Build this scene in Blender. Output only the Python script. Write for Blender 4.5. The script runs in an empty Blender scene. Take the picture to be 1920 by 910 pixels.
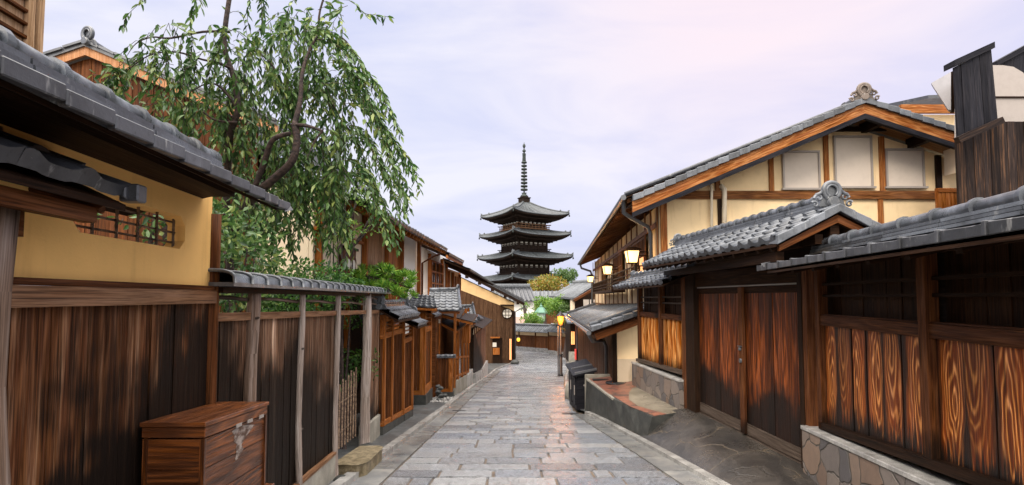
import bpy, math, random
from mathutils import Vector, noise as mnoise
random.seed(7)
S = bpy.context.scene
COL = S.collection
# ------------------------------------------------------------------ camera
F = 1000.0; CX = 960.0; CY = 506.0; PITCH = math.radians(3.0)
cam_d = bpy.data.cameras.new("camera"); cam = bpy.data.objects.new("camera", cam_d); COL.objects.link(cam)
cam_d.sensor_width = 36; cam_d.lens = 36 * F / 1920.0
cam_d.shift_y = 51 / 1920.0; cam_d.clip_start = 0.05; cam_d.clip_end = 6000
cam.location = (0, 0, 0); cam.rotation_euler = (math.radians(90) + PITCH, 0, 0)
S.camera = cam
S.render.resolution_x = 1024; S.render.resolution_y = 485
S.view_settings.view_transform = 'Standard'; S.view_settings.look = 'None'
S.view_settings.exposure = 0.0; S.view_settings.gamma = 1.0
# ------------------------------------------------------------------ world
SUN_EL = math.radians(38); SUN_AZ = math.radians(215)   # compass-like, clockwise from +Y
w = bpy.data.worlds.new("World"); S.world = w; w.use_nodes = True
nt = w.node_tree; nt.nodes.clear()
def nn(t, kind, **kw):
    n = t.nodes.new(kind)
    for k, v in kw.items(): setattr(n, k, v)
    return n
out = nn(nt, 'ShaderNodeOutputWorld')
sky = nn(nt, 'ShaderNodeTexSky'); sky.sky_type = 'NISHITA'; sky.sun_disc = False
sky.sun_elevation = SUN_EL; sky.sun_rotation = SUN_AZ; sky.air_density = 1.5; sky.dust_density = 2
b1 = nn(nt, 'ShaderNodeBackground'); b1.inputs[1].default_value = 0.1
nt.links.new(sky.outputs[0], b1.inputs[0])
tc = nn(nt, 'ShaderNodeTexCoord')
sep = nn(nt, 'ShaderNodeSeparateXYZ'); nt.links.new(tc.outputs['Generated'], sep.inputs[0])
# cloud layer: low-contrast streaky noise on the direction
mp = nn(nt, 'ShaderNodeMapping'); mp.inputs['Scale'].default_value = (1.2, 1.6, 4.5); mp.inputs['Rotation'].default_value = (0.1, 0.35, 0.2)
nt.links.new(tc.outputs['Generated'], mp.inputs[0])
n1 = nn(nt, 'ShaderNodeTexNoise'); n1.inputs['Scale'].default_value = 1.6; n1.inputs['Detail'].default_value = 6; n1.inputs['Roughness'].default_value = 0.55; n1.inputs['Distortion'].default_value = 0.5
nt.links.new(mp.outputs[0], n1.inputs['Vector'])
r1 = nn(nt, 'ShaderNodeValToRGB')
r1.color_ramp.elements[0].position = 0.38; r1.color_ramp.elements[0].color = (0.475, 0.505, 0.70, 1)
r1.color_ramp.elements[1].position = 0.62; r1.color_ramp.elements[1].color = (0.66, 0.655, 0.745, 1)
nt.links.new(n1.outputs[0], r1.inputs[0])
# dawn pink towards the right and up
def wmath(op, a, b=None, c=None, clamp=False):
    m = nn(nt, 'ShaderNodeMath', operation=op); m.use_clamp = clamp
    for i, v in enumerate((a, b, c)):
        if v is None: continue
        if isinstance(v, (int, float)): m.inputs[i].default_value = v
        else: nt.links.new(v, m.inputs[i])
    return m.outputs[0]
vd = nn(nt, 'ShaderNodeVectorMath', operation='DOT_PRODUCT')
nt.links.new(tc.outputs['Generated'], vd.inputs[0]); vd.inputs[1].default_value = Vector((0.42, 0.8, 0.56)).normalized()
pk = wmath('POWER', wmath('MAXIMUM', vd.outputs['Value'], 0.0), 16.0)
pkn = wmath('MULTIPLY', pk, wmath('MULTIPLY_ADD', n1.outputs[0], 0.9, 0.35), None, True)
mx = nn(nt, 'ShaderNodeMix', data_type='RGBA'); nt.links.new(pkn, mx.inputs[0])
nt.links.new(r1.outputs[0], mx.inputs[6]); mx.inputs[7].default_value = (0.78, 0.64, 0.68, 1)
b2 = nn(nt, 'ShaderNodeBackground')
# the cloud deck overhead and behind is warm white; only the low sky ahead is lavender
hi = nn(nt, 'ShaderNodeMapRange', interpolation_type='SMOOTHSTEP'); nt.links.new(wmath('MAXIMUM', sep.outputs['Z'], wmath('MULTIPLY', sep.outputs['Y'], -1.0)), hi.inputs[0]); hi.inputs[1].default_value = 0.52; hi.inputs[2].default_value = 0.70
mw = nn(nt, 'ShaderNodeMix', data_type='RGBA'); nt.links.new(hi.outputs[0], mw.inputs[0]); nt.links.new(mx.outputs[2], mw.inputs[6]); mw.inputs[7].default_value = (0.86, 0.81, 0.76, 1)
nt.links.new(mw.outputs[2], b2.inputs[0])
# overcast sky: brighter towards the zenith (well above the frame) and behind the viewer
el = wmath('SMOOTH_MAX', wmath('MULTIPLY', wmath('SUBTRACT', sep.outputs['Z'], 0.54), 8.0), 0.0, 0.15)
bk = wmath('MULTIPLY', wmath('MAXIMUM', wmath('MULTIPLY', sep.outputs['Y'], -1.0), 0.0), 1.1)
st = wmath('ADD', wmath('ADD', el, bk), 0.69)
nt.links.new(st, b2.inputs[1])
ms = nn(nt, 'ShaderNodeMixShader'); ms.inputs[0].default_value = 0.93
nt.links.new(b1.outputs[0], ms.inputs[1]); nt.links.new(b2.outputs[0], ms.inputs[2])
nt.links.new(ms.outputs[0], out.inputs[0])
# ------------------------------------------------------------------ sun
sd = bpy.data.lights.new("sun", 'SUN'); sd.energy = 1.5; sd.angle = math.radians(22); sd.color = (1.0, 0.88, 0.74)
so = bpy.data.objects.new("sun", sd); COL.objects.link(so)
sdir = Vector((math.sin(SUN_AZ) * math.cos(SUN_EL), math.cos(SUN_AZ) * math.cos(SUN_EL), math.sin(SUN_EL)))
so.rotation_euler = sdir.to_track_quat('Z', 'Y').to_euler()
S.view_settings.exposure = 1.0

# ================================================================== materials
class NT:
    def __init__(s, name):
        s.m = bpy.data.materials.new(name); s.m.use_nodes = True
        s.t = s.m.node_tree; s.bsdf = s.t.nodes['Principled BSDF']
    def n(s, kind, **kw): return nn(s.t, kind, **kw)
    def link(s, a, b): s.t.links.new(a, b)
    def val(s, sock, v):
        if isinstance(v, (int, float)): sock.default_value = v
        elif isinstance(v, tuple): sock.default_value = v if len(v) == 4 or sock.type == 'VECTOR' else (*v, 1)
        else: s.link(v, sock)
    def math(s, op, a, b=None, c=None, clamp=False):
        m = s.n('ShaderNodeMath', operation=op); m.use_clamp = clamp
        for i, v in enumerate((a, b, c)):
            if v is not None: s.val(m.inputs[i], v)
        return m.outputs[0]
    def mix(s, f, a, b, mode='MIX'):
        m = s.n('ShaderNodeMix', data_type='RGBA', blend_type=mode)
        s.val(m.inputs[0], f); s.val(m.inputs[6], a); s.val(m.inputs[7], b); return m.outputs[2]
    def noise(s, vec, scale, detail=3, rough=0.55, dist=0.0, w=None):
        m = s.n('ShaderNodeTexNoise'); 
        if w is not None:
            m.noise_dimensions = '4D'; s.val(m.inputs['W'], w)
        m.inputs['Scale'].default_value = scale; m.inputs['Detail'].default_value = detail
        m.inputs['Roughness'].default_value = rough; m.inputs['Distortion'].default_value = dist
        if vec is not None: s.link(vec, m.inputs['Vector'])
        return m.outputs[0]
    def map(s, vec, scale, loc=(0, 0, 0)):
        m = s.n('ShaderNodeMapping'); m.inputs['Scale'].default_value = scale; m.inputs['Location'].default_value = loc
        s.link(vec, m.inputs[0]); return m.outputs[0]
    def smooth(s, x, a, b):
        m = s.n('ShaderNodeMapRange', interpolation_type='SMOOTHSTEP')
        s.val(m.inputs[0], x); m.inputs[1].default_value = a; m.inputs[2].default_value = b; return m.outputs[0]
    def bump(s, h, dist=0.01, strength=0.6):
        b = s.n('ShaderNodeBump'); b.inputs['Strength'].default_value = strength; b.inputs['Distance'].default_value = dist
        s.link(h, b.inputs['Height']); s.link(b.outputs[0], s.bsdf.inputs['Normal'])
    def out(s, col=None, rough=None, metal=None, spec=None):
        if col is not None: s.val(s.bsdf.inputs['Base Color'], col)
        if rough is not None: s.val(s.bsdf.inputs['Roughness'], rough)
        if metal is not None: s.val(s.bsdf.inputs['Metallic'], metal)
        if spec is not None: s.val(s.bsdf.inputs['Specular IOR Level'], spec)
        return s.m
def obj_co(t): return t.n('ShaderNodeTexCoord').outputs['Object']
def island(t): return t.n('ShaderNodeNewGeometry').outputs['Random Per Island']

def wood(name, dark, mid, light, ring=26.0, ringmix=0.6, stain=None, var=0.35, rough=0.55, pale=None, spec=0.06, scale=1.0, blotk=2.2, cath=None, edge=0.0):
    """stain=(height, softness, amount): dark rot/soot climbing from a board's foot; pale: sun-bleached streaks"""
    t = NT(name)
    uv = t.n('ShaderNodeUVMap').outputs[0]; rnd = island(t)
    w = t.math('MULTIPLY', rnd, 57.0)
    big = t.noise(t.map(uv, (0.8 * scale, 10 * scale, 1)), 1.0, 1.5, 0.45, 0.25, w)
    rs = t.math('SINE', t.math('MULTIPLY', big, ring * 6.28))
    rs = t.math('POWER', t.math('MULTIPLY_ADD', rs, 0.5, 0.5), 1.6)
    if cath:
        # flat-sawn boards: nested ovals around a centre of their own, dark scorched edges
        su0 = t.n('ShaderNodeSeparateXYZ'); t.link(uv, su0.inputs[0])
        lat = t.math('DIVIDE', t.math('SUBTRACT', su0.outputs[1], 1.27), cath)
        r2_ = t.math('FRACT', t.math('MULTIPLY', rnd, 17.3)); r3_ = t.math('FRACT', t.math('MULTIPLY', rnd, 43.7))
        cx_ = t.math('MULTIPLY_ADD', r2_, 0.36, 0.32)
        dv = t.math('SUBTRACT', lat, cx_); du = t.math('MULTIPLY', t.math('SUBTRACT', su0.outputs[0], t.math('MULTIPLY_ADD', r3_, 1.3, -0.15)), 0.62)
        wob = t.noise(t.map(uv, (1.6, 7, 1)), 1.0, 2, 0.5, 0.3, w)
        rr = t.math('SQRT', t.math('ADD', t.math('MULTIPLY', dv, dv), t.math('MULTIPLY', du, du)))
        rr = t.math('ADD', rr, t.math('MULTIPLY', t.math('SUBTRACT', wob, 0.5), 0.55))
        rs2 = t.math('POWER', t.math('MULTIPLY_ADD', t.math('SINE', t.math('MULTIPLY', rr, ring * 6.28)), 0.5, 0.5), 2.4)
        core = t.math('SUBTRACT', 1.0, t.smooth(rr, 0.10, 0.62))
        rs = t.math('MULTIPLY', rs2, t.math('MULTIPLY_ADD', core, 0.9, 0.25), None, True)
        eg = t.math('ABSOLUTE', t.math('MULTIPLY_ADD', lat, 2.0, -1.0))
        egd = t.smooth(t.math('ADD', eg, t.math('MULTIPLY', t.math('SUBTRACT', wob, 0.5), 1.3)), 0.62, 1.02)
    fib = t.noise(t.map(uv, (3.5, 170, 1)), 1.0, 3, 0.6, 0.0, w)
    med = t.noise(t.map(uv, (1.5, 26, 1)), 1.0, 5, 0.65, 0.3, w)
    col = t.mix(t.math('MULTIPLY', rs, ringmix), mid, light)
    col = t.mix(t.smooth(fib, 0.38, 0.66), col, t.mix(0.55, col, dark))
    stk = t.noise(t.map(uv, (2.2, 85, 1)), 1.0, 3, 0.6, 0.3, w)
    col = t.mix(t.math('MULTIPLY', t.smooth(med, 0.46, 0.75), 0.8), col, dark)
    col = t.mix(t.math('MULTIPLY', t.smooth(stk, 0.55, 0.68), 0.8), col, dark)
    col = t.mix(t.math('MULTIPLY', t.smooth(stk, 0.46, 0.34), 0.35), col, light)
    if pale: 
        pn = t.noise(t.map(uv, (0.7, 20, 1)), 1.0, 5, 0.7, 0.2, t.math('ADD', w, 13.0))
        col = t.mix(t.math('MULTIPLY', t.smooth(pn, 0.52, 0.72), 0.8), col, pale)
    v = t.math('MULTIPLY_ADD', rnd, 2 * var, 1 - var)
    hs = t.n('ShaderNodeHueSaturation'); t.val(hs.inputs['Value'], v); t.val(hs.inputs['Color'], col)
    t.val(hs.inputs['Saturation'], t.math('MULTIPLY_ADD', med, 0.5, 0.8)); col = hs.outputs[0]
    if cath:
        col = t.mix(t.math('MULTIPLY', t.math('MULTIPLY', t.math('SUBTRACT', 1.0, rs2), t.math('MULTIPLY_ADD', core, 0.5, 0.5)), 0.5), col, dark)
        col = t.mix(t.math('MULTIPLY', egd, 0.95), col, (0.012, 0.007, 0.005))
    if stain:
        h, soft, amt = stain[:3]; grad = stain[3] if len(stain) > 3 else 0.0
        su = t.n('ShaderNodeSeparateXYZ'); t.link(uv, su.inputs[0])
        jag = t.noise(t.map(uv, (1.0, 55, 1)), 1.0, 6, 0.75, 0.0, w)
        o = obj_co(t); blot = t.noise(o, 1.3, 3, 0.6)
        lvl = t.math('ADD', su.outputs[0], t.math('MULTIPLY', t.math('SUBTRACT', jag, 0.5), 1.2))
        lvl = t.math('ADD', lvl, t.math('MULTIPLY', t.math('SUBTRACT', blot, 0.5), -blotk))
        if grad:
            so_ = t.n('ShaderNodeSeparateXYZ'); t.link(o, so_.inputs[0]); lvl = t.math('ADD', lvl, t.math('MULTIPLY', so_.outputs[1], -grad))
        k = t.math('SUBTRACT', 1.0, t.smooth(lvl, h - soft, h + soft))
        col = t.mix(t.math('MULTIPLY', k, amt), col, (0.008, 0.006, 0.005))
    t.bump(t.math('ADD', t.math('MULTIPLY', rs, 0.35), fib), 0.004, 0.7)
    rg = t.math('MULTIPLY_ADD', fib, 0.3, rough - 0.15)
    return t.out(col, rg, None, spec)

def tile_mat(name, base=(0.092, 0.102, 0.118), rough=0.25):
    t = NT(name); o = obj_co(t); rnd = island(t)
    n = t.noise(o, 5, 5, 0.65); f = t.noise(o, 70, 2)
    v = t.math('MULTIPLY_ADD', rnd, 1.0, 0.5)
    li = t.noise(o, 26, 5, 0.75)
    hs = t.n('ShaderNodeHueSaturation'); t.val(hs.inputs['Value'], v); t.val(hs.inputs['Color'], t.mix(t.smooth(n, 0.38, 0.72), base, tuple(c * 0.42 for c in base)))
    st = t.noise(t.map(o, (14, 14, 3)), 1, 4, 0.7)
    col = t.mix(t.math('MULTIPLY', t.smooth(st, 0.60, 0.74), 0.5), hs.outputs[0], (0.36, 0.36, 0.35))
    col = t.mix(t.math('MULTIPLY', t.smooth(li, 0.56, 0.70), 0.75), col, tuple(c * 0.25 for c in base))
    col = t.mix(t.math('MULTIPLY', t.smooth(li, 0.36, 0.26), 0.6), col, (0.30, 0.30, 0.27))
    t.bump(t.math('ADD', n, t.math('ADD', t.math('MULTIPLY', li, 0.6), t.math('MULTIPLY', f, 0.15))), 0.004, 0.4)
    return t.out(col, t.math('ADD', t.math('MULTIPLY', li, 0.25), t.math('MULTIPLY_ADD', n, 0.35, rough - 0.24)), 0.0, 0.55)

def plaster(name, base, dirt=(0.30, 0.2, 0.1), amt=0.35):
    t = NT(name); o = obj_co(t)
    n = t.noise(o, 1.6, 5, 0.6); f = t.noise(o, 55, 4, 0.7)
    dr = t.noise(t.map(o, (7, 7, 0.9)), 1, 4, 0.6)
    col = t.mix(t.math('MULTIPLY', t.smooth(n, 0.42, 0.72), amt), base, tuple(c * 0.72 for c in base))
    col = t.mix(t.math('MULTIPLY', t.smooth(dr, 0.55, 0.80), amt), col, dirt)
    t.bump(t.math('ADD', f, t.math('MULTIPLY', n, 1.5)), 0.004, 0.5)
    return t.out(col, 0.85, None, 0.25)

def stone(name, c1, c2, scale=6.0, rough=0.7, bump=0.01, wet=0.0, speck=0.5):
    t = NT(name); o = obj_co(t); rnd = island(t)
    n = t.noise(o, scale, 6, 0.65); f = t.noise(o, 130, 3, 0.7); b = t.noise(o, 0.8, 3)
    col = t.mix(t.smooth(n, 0.35, 0.68), c1, c2)
    col = t.mix(t.math('MULTIPLY', t.smooth(f, 0.45, 0.65), speck), col, tuple(c * 0.5 for c in c1))
    v = t.math('MULTIPLY_ADD', rnd, 0.5, 0.75)
    hs = t.n('ShaderNodeHueSaturation'); t.val(hs.inputs['Value'], v); t.val(hs.inputs['Color'], col)
    t.bump(t.math('ADD', n, t.math('MULTIPLY', f, 0.5)), bump, 0.6)
    return t.out(hs.outputs[0], t.math('MULTIPLY_ADD', t.smooth(b, 0.35, 0.65), -wet, rough), None, 0.5)

def flagstone(name):
    t = NT(name); o = obj_co(t)
    wo = t.n('ShaderNodeVectorMath', operation='ADD')
    dn = t.n('ShaderNodeTexNoise'); dn.inputs['Scale'].default_value = 3.0; t.link(o, dn.inputs['Vector'])
    sc = t.n('ShaderNodeVectorMath', operation='SCALE'); t.link(dn.outputs[1], sc.inputs[0]); sc.inputs['Scale'].default_value = 0.22
    t.link(o, wo.inputs[0]); t.link(sc.outputs[0], wo.inputs[1])
    v = t.n('ShaderNodeTexVoronoi', feature='DISTANCE_TO_EDGE'); v.inputs['Scale'].default_value = 3.5; t.link(wo.outputs[0], v.inputs['Vector'])
    v2 = t.n('ShaderNodeTexVoronoi', feature='F1'); v2.inputs['Scale'].default_value = 3.5; t.link(wo.outputs[0], v2.inputs['Vector'])
    sp = t.n('ShaderNodeSeparateColor'); t.link(v2.outputs['Color'], sp.inputs[0])
    n = t.noise(o, 9, 6, 0.7)
    c = t.mix(sp.outputs[0], (0.075, 0.075, 0.085), (0.27, 0.22, 0.185))
    c = t.mix(t.math('MULTIPLY', t.smooth(sp.outputs[1], 0.55, 0.9), 0.6), c, (0.26, 0.15, 0.085))
    c = t.mix(t.math('MULTIPLY', n, 0.7), c, (0.07, 0.06, 0.055))
    mor = t.smooth(v.outputs['Distance'], 0.010, 0.034)
    c = t.mix(mor, (0.075, 0.066, 0.055), c)
    t.bump(t.math('ADD', mor, t.math('MULTIPLY', n, 0.6)), 0.018, 0.8)
    return t.out(c, 0.62, None, 0.5)

def paving(name):
    t = NT(name); o = obj_co(t); rnd = island(t)
    n = t.noise(o, 2.2, 5, 0.6); pit = t.noise(t.map(o, (1, 1.3, 1)), 30, 5, 0.75, 0.8); f = t.noise(o, 160, 2)
    ch = t.n('ShaderNodeTexVoronoi', feature='F1'); ch.inputs['Scale'].default_value = 34; t.link(o, ch.inputs['Vector'])
    c = t.mix(rnd, (0.20, 0.225, 0.27), (0.41, 0.415, 0.42))
    r2 = t.math('FRACT', t.math('MULTIPLY', rnd, 37.0))
    c = t.mix(t.math('MULTIPLY', t.smooth(r2, 0.55, 1.0), 0.75), c, (0.13, 0.14, 0.165))
    c = t.mix(t.math('MULTIPLY', t.smooth(n, 0.4, 0.7), 0.35), c, (0.17, 0.14, 0.11))
    k = t.smooth(pit, 0.50, 0.60)
    c = t.mix(t.math('MULTIPLY', k, 0.8), c, (0.035, 0.034, 0.036))
    h = t.math('SUBTRACT', t.math('MULTIPLY', f, 0.2), t.math('MULTIPLY', k, 1.0))
    h = t.math('ADD', h, t.math('MULTIPLY', ch.outputs['Distance'], 0.6))
    t.bump(h, 0.009, 0.8)
    rg = t.math('MULTIPLY_ADD', k, 0.22, t.math('MULTIPLY_ADD', n, 0.35, 0.04))
    return t.out(c, rg, None, 0.62)

def leaf_mat(name, cols, trans=0.35, rough=0.45):
    t = NT(name); rnd = island(t)
    r = t.n('ShaderNodeValToRGB'); e = r.color_ramp.elements
    e[0].position = 0; e[0].color = (*cols[0], 1); e[1].position = 1; e[1].color = (*cols[-1], 1)
    for i, c in enumerate(cols[1:-1]):
        q = e.new((i + 1) / (len(cols) - 1)); q.color = (*c, 1)
    t.link(rnd, r.inputs[0])
    t.out(r.outputs[0], rough, None, 0.5)
    tr = t.n('ShaderNodeBsdfTranslucent'); t.link(r.outputs[0], tr.inputs[0])
    m = t.n('ShaderNodeMixShader'); m.inputs[0].default_value = trans
    o = t.t.nodes['Material Output']; t.link(t.bsdf.outputs[0], m.inputs[1]); t.link(tr.outputs[0], m.inputs[2]); t.link(m.outputs[0], o.inputs[0])
    return t.m
def plain(name, col, rough=0.5, metal=0.0, nz=0.3):
    t = NT(name); o = obj_co(t); n = t.noise(o, 7, 5, 0.65)
    c = t.mix(t.math('MULTIPLY', t.smooth(n, 0.4, 0.75), nz), col, tuple(c * 0.45 for c in col))
    t.bump(n, 0.003, 0.3)
    return t.out(c, t.math('MULTIPLY_ADD', n, 0.25, rough - 0.1), metal)
def glow(name, col, strength):
    t = NT(name); o = obj_co(t); n = t.noise(o, 9, 3)
    t.out(col, 0.5); t.val(t.bsdf.inputs['Emission Color'], t.mix(t.math('MULTIPLY', n, 0.5), col, tuple(c * 0.7 for c in col))); t.bsdf.inputs['Emission Strength'].default_value = strength
    return t.m
def bark(name, c1, c2):
    t = NT(name); o = obj_co(t)
    n = t.noise(t.map(o, (14, 14, 26)), 1, 5, 0.7); v = t.noise(o, 4, 3)
    t.bump(n, 0.02, 0.9)
    return t.out(t.mix(t.smooth(n, 0.35, 0.65), c1, c2), 0.8)
def brickmat(name):
    t = NT(name); o = obj_co(t)
    b = t.n('ShaderNodeTexBrick'); t.link(o, b.inputs[0]); b.inputs['Scale'].default_value = 2.3
    b.inputs['Color1'].default_value = (0.27, 0.10, 0.06, 1); b.inputs['Color2'].default_value = (0.17, 0.06, 0.042, 1); b.inputs['Mortar'].default_value = (0.11, 0.07, 0.05, 1)
    b.inputs['Mortar Size'].default_value = 0.014
    n = t.noise(o, 3, 6, 0.7)
    c = t.mix(t.smooth(n, 0.5, 0.62), b.outputs[0], (0.07, 0.045, 0.035))
    t.bump(t.math('ADD', n, b.outputs[1]), 0.006, 0.5)
    return t.out(c, t.math('MULTIPLY_ADD', n, 0.5, 0.15), None, 0.6)

M = {}
M['plank'] = wood('weathered_planks', (0.006, 0.004, 0.003), (0.125, 0.047, 0.022), (0.30, 0.135, 0.065), 6, 0.7, (1.42, 0.20, 0.97, .50), 0.5, 0.5, pale=(0.55, 0.33, 0.20), blotk=2.2)
M['plank2'] = wood('fence_planks', (0.009, 0.006, 0.004), (0.115, 0.056, 0.033), (0.29, 0.17, 0.11), 7, 0.6, (1.08, 0.20, 0.96, -.26), 0.5, 0.5, pale=(0.62, 0.45, 0.33), blotk=1.4)
M['rust'] = wood('charred_orange_boards', (0.022, 0.009, 0.005), (0.30, 0.062, 0.014), (0.80, 0.35, 0.13), 9.0, 0.9, (0.12, 0.06, 0.97), 0.38, 0.42, blotk=.5, cath=.26, spec=.3)
M['rust2'] = wood('amber_slats', (0.035, 0.012, 0.005), (0.42, 0.13, 0.03), (0.90, 0.46, 0.18), 6, 0.85, (0.10, 0.10, 0.9), 0.35, 0.45, blotk=.4)
M['gate'] = wood('gate_boards', (0.008, 0.004, 0.003), (0.065, 0.018, 0.008), (0.28, 0.080, 0.026), 6, 0.7, (0.48, 0.20, 0.95), 0.75, 0.4, blotk=1.6, spec=.25)
M['dark'] = wood('dark_timber', (0.004, 0.003, 0.003), (0.018, 0.010, 0.006), (0.034, 0.017, 0.010), 5, 0.5, None, 0.35, 0.5)
M['brown'] = wood('brown_timber', (0.014, 0.007, 0.004), (0.095, 0.034, 0.014), (0.18, 0.070, 0.028), 5, 0.6, None, 0.35, 0.5)
M['rail'] = wood('aged_rail', (0.05, 0.028, 0.018), (0.20, 0.10, 0.055), (0.34, 0.20, 0.12), 4, 0.6, None, 0.25, 0.55)
M['orange'] = wood('orange_cedar', (0.07, 0.022, 0.008), (0.28, 0.095, 0.030), (0.50, 0.21, 0.075), 6, 0.6, None, 0.25, 0.5)
M['barge'] = wood('barge_board', (0.05, 0.018, 0.008), (0.25, 0.085, 0.030), (0.48, 0.23, 0.095), 8, 0.8, None, 0.2, 0.5)
M['black'] = wood('black_siding', (0.003, 0.003, 0.004), (0.014, 0.014, 0.018), (0.030, 0.028, 0.032), 5, 0.6, None, 0.4, 0.5)
M['black2'] = wood('sooty_siding', (0.004, 0.003, 0.003), (0.018, 0.013, 0.012), (0.042, 0.028, 0.022), 5, 0.6, None, 0.55, 0.5, pale=(0.16, 0.085, 0.045))
M['shed'] = wood('warehouse_boards', (0.022, 0.013, 0.009), (0.095, 0.050, 0.028), (0.16, 0.09, 0.05), 5, 0.6, (0.1, 0.3, 0.5), 0.25, 0.6)
M['batten'] = wood('batten_boards', (0.025, 0.012, 0.008), (0.085, 0.040, 0.024), (0.15, 0.075, 0.042), 5, 0.5, (0.3, 0.3, 0.7), 0.3, 0.55)
M['bin'] = wood('box_wood', (0.014, 0.006, 0.004), (0.060, 0.021, 0.009), (0.22, 0.075, 0.026), 9, 0.7, None, 0.55, 0.3, spec=.35)
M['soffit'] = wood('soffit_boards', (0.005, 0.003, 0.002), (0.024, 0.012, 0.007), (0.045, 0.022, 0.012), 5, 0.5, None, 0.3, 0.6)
M['tan'] = wood('tan_board', (0.2, 0.09, 0.045), (0.48, 0.25, 0.135), (0.62, 0.36, 0.21), 4, 0.5, None, 0.15, 0.55)
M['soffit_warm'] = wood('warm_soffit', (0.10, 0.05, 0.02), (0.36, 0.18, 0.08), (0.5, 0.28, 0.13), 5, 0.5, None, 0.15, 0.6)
M['louvre'] = wood('louvre_wood', (0.16, 0.09, 0.05), (0.50, 0.33, 0.20), (0.62, 0.44, 0.29), 5, 0.5, None, 0.15, 0.6)
M['log'] = wood('peeled_log', (0.045, 0.03, 0.022), (0.20, 0.135, 0.10), (0.36, 0.29, 0.25), 4, 0.5, (0.45, 0.3, 0.75), 0.2, 0.6)
M['log_grey'] = wood('silver_log', (0.09, 0.07, 0.055), (0.36, 0.29, 0.25), (0.58, 0.52, 0.48), 4, 0.5, (0.1, 0.3, 0.75), 0.2, 0.6)
M['tile'] = tile_mat('kawara_tile')
M['tile_dark'] = tile_mat('kawara_tile_dark', (0.048, 0.051, 0.058), 0.34)
M['tile_far'] = tile_mat('kawara_tile_old', (0.12, 0.13, 0.14), 0.6)
M['ochre'] = plaster('ochre_plaster', (0.86, 0.51, 0.165), (0.45, 0.22, 0.06), 0.4)
M['cream'] = plaster('cream_plaster', (0.78, 0.60, 0.36), (0.45, 0.30, 0.16), 0.5)
M['cream2'] = plaster('pale_plaster', (0.82, 0.68, 0.50), (0.5, 0.38, 0.25), 0.35)
M['white'] = plaster('white_plaster', (0.80, 0.78, 0.74), (0.4, 0.35, 0.3), 0.25)
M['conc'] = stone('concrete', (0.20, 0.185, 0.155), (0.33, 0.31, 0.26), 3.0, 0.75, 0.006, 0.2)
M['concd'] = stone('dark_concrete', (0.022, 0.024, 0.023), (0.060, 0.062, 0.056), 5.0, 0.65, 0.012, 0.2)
M['kerb'] = stone('kerb_stone', (0.22, 0.215, 0.205), (0.40, 0.39, 0.37), 5.0, 0.5, 0.006, 0.25)
M['border'] = stone('border_stone', (0.135, 0.14, 0.145), (0.24, 0.235, 0.22), 4.0, 0.45, 0.005, 0.25)
M['mossy'] = stone('step_stone', (0.09, 0.068, 0.032), (0.25, 0.20, 0.12), 14.0, 0.6, 0.02, 0.2)
M['asph'] = stone('gravel_asphalt', (0.045, 0.050, 0.052), (0.105, 0.11, 0.11), 8.0, 0.55, 0.012, 0.2, 0.7)
M['ground'] = stone('packed_ground', (0.055, 0.043, 0.03), (0.12, 0.095, 0.07), 4.0, 0.6, 0.01, 0.2)
M['joint'] = stone('joint_grit', (0.055, 0.038, 0.024), (0.13, 0.09, 0.055), 9.0, 0.6, 0.01, 0.2)
def ramp_mat(name):
    t = NT(name); o = obj_co(t)
    a = t.noise(t.map(o, (1.0, 0.45, 1)), 3.0, 8, 0.72, 0.8); b = t.noise(o, 0.7, 3); f = t.noise(o, 120, 3, 0.7); g = t.noise(o, 17, 5, 0.7)
    c = t.mix(t.smooth(a, 0.40, 0.66), (0.020, 0.018, 0.016), (0.060, 0.052, 0.044)); c = t.mix(t.math('MULTIPLY', t.smooth(g, 0.5, 0.7), 0.6), c, (0.022, 0.02, 0.018))
    c = t.mix(t.math('MULTIPLY', t.smooth(f, 0.5, 0.62), 0.35), c, (0.11, 0.10, 0.09))
    wv = t.n('ShaderNodeVectorMath', operation='ADD'); d = t.n('ShaderNodeTexNoise'); d.inputs['Scale'].default_value = 2.2; d.inputs['Detail'].default_value = 5; t.link(o, d.inputs['Vector']); s_ = t.n('ShaderNodeVectorMath', operation='SCALE'); s_.inputs['Scale'].default_value = 0.5; t.link(d.outputs[1], s_.inputs[0]); t.link(o, wv.inputs[0]); t.link(s_.outputs[0], wv.inputs[1])
    v = t.n('ShaderNodeTexVoronoi', feature='DISTANCE_TO_EDGE'); v.inputs['Scale'].default_value = 0.8; t.link(wv.outputs[0], v.inputs['Vector'])
    k = t.math('SUBTRACT', 1.0, t.smooth(v.outputs['Distance'], 0.0, 0.011)); c = t.mix(t.math('MULTIPLY', k, t.smooth(b, 0.42, 0.55)), c, (0.13, 0.10, 0.065))
    t.bump(t.math('ADD', t.math('MULTIPLY', k, -0.6), t.math('ADD', a, t.math('MULTIPLY', f, 0.3))), 0.010, 0.6)
    return t.out(c, t.math('MULTIPLY_ADD', t.smooth(b, 0.35, 0.65), -0.2, t.math('MULTIPLY_ADD', g, 0.3, 0.28)), None, 0.5)
M['ramp'] = ramp_mat('wet_ramp')
M['ledge'] = stone('ledge_concrete', (0.15, 0.13, 0.095), (0.27, 0.235, 0.18), 2.0, 0.45, 0.006, 0.2, 0.3)
M['flag'] = flagstone('irregular_stone'); M['pave'] = paving('granite_pavers'); M['brick'] = brickmat('worn_brick')
M['metal_g'] = plain('grey_metal', (0.33, 0.32, 0.33), 0.45, 0.2, 0.2)
M['metal_p'] = plain('pale_metal', (0.31, 0.275, 0.25), 0.45, 0.1, 0.15)
M['shutter'] = plain('shutter_metal', (0.56, 0.49, 0.42), 0.55, 0.0, 0.12)
M['pvc'] = plain('cream_pipe', (0.68, 0.60, 0.47), 0.4, 0, 0.15)
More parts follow.
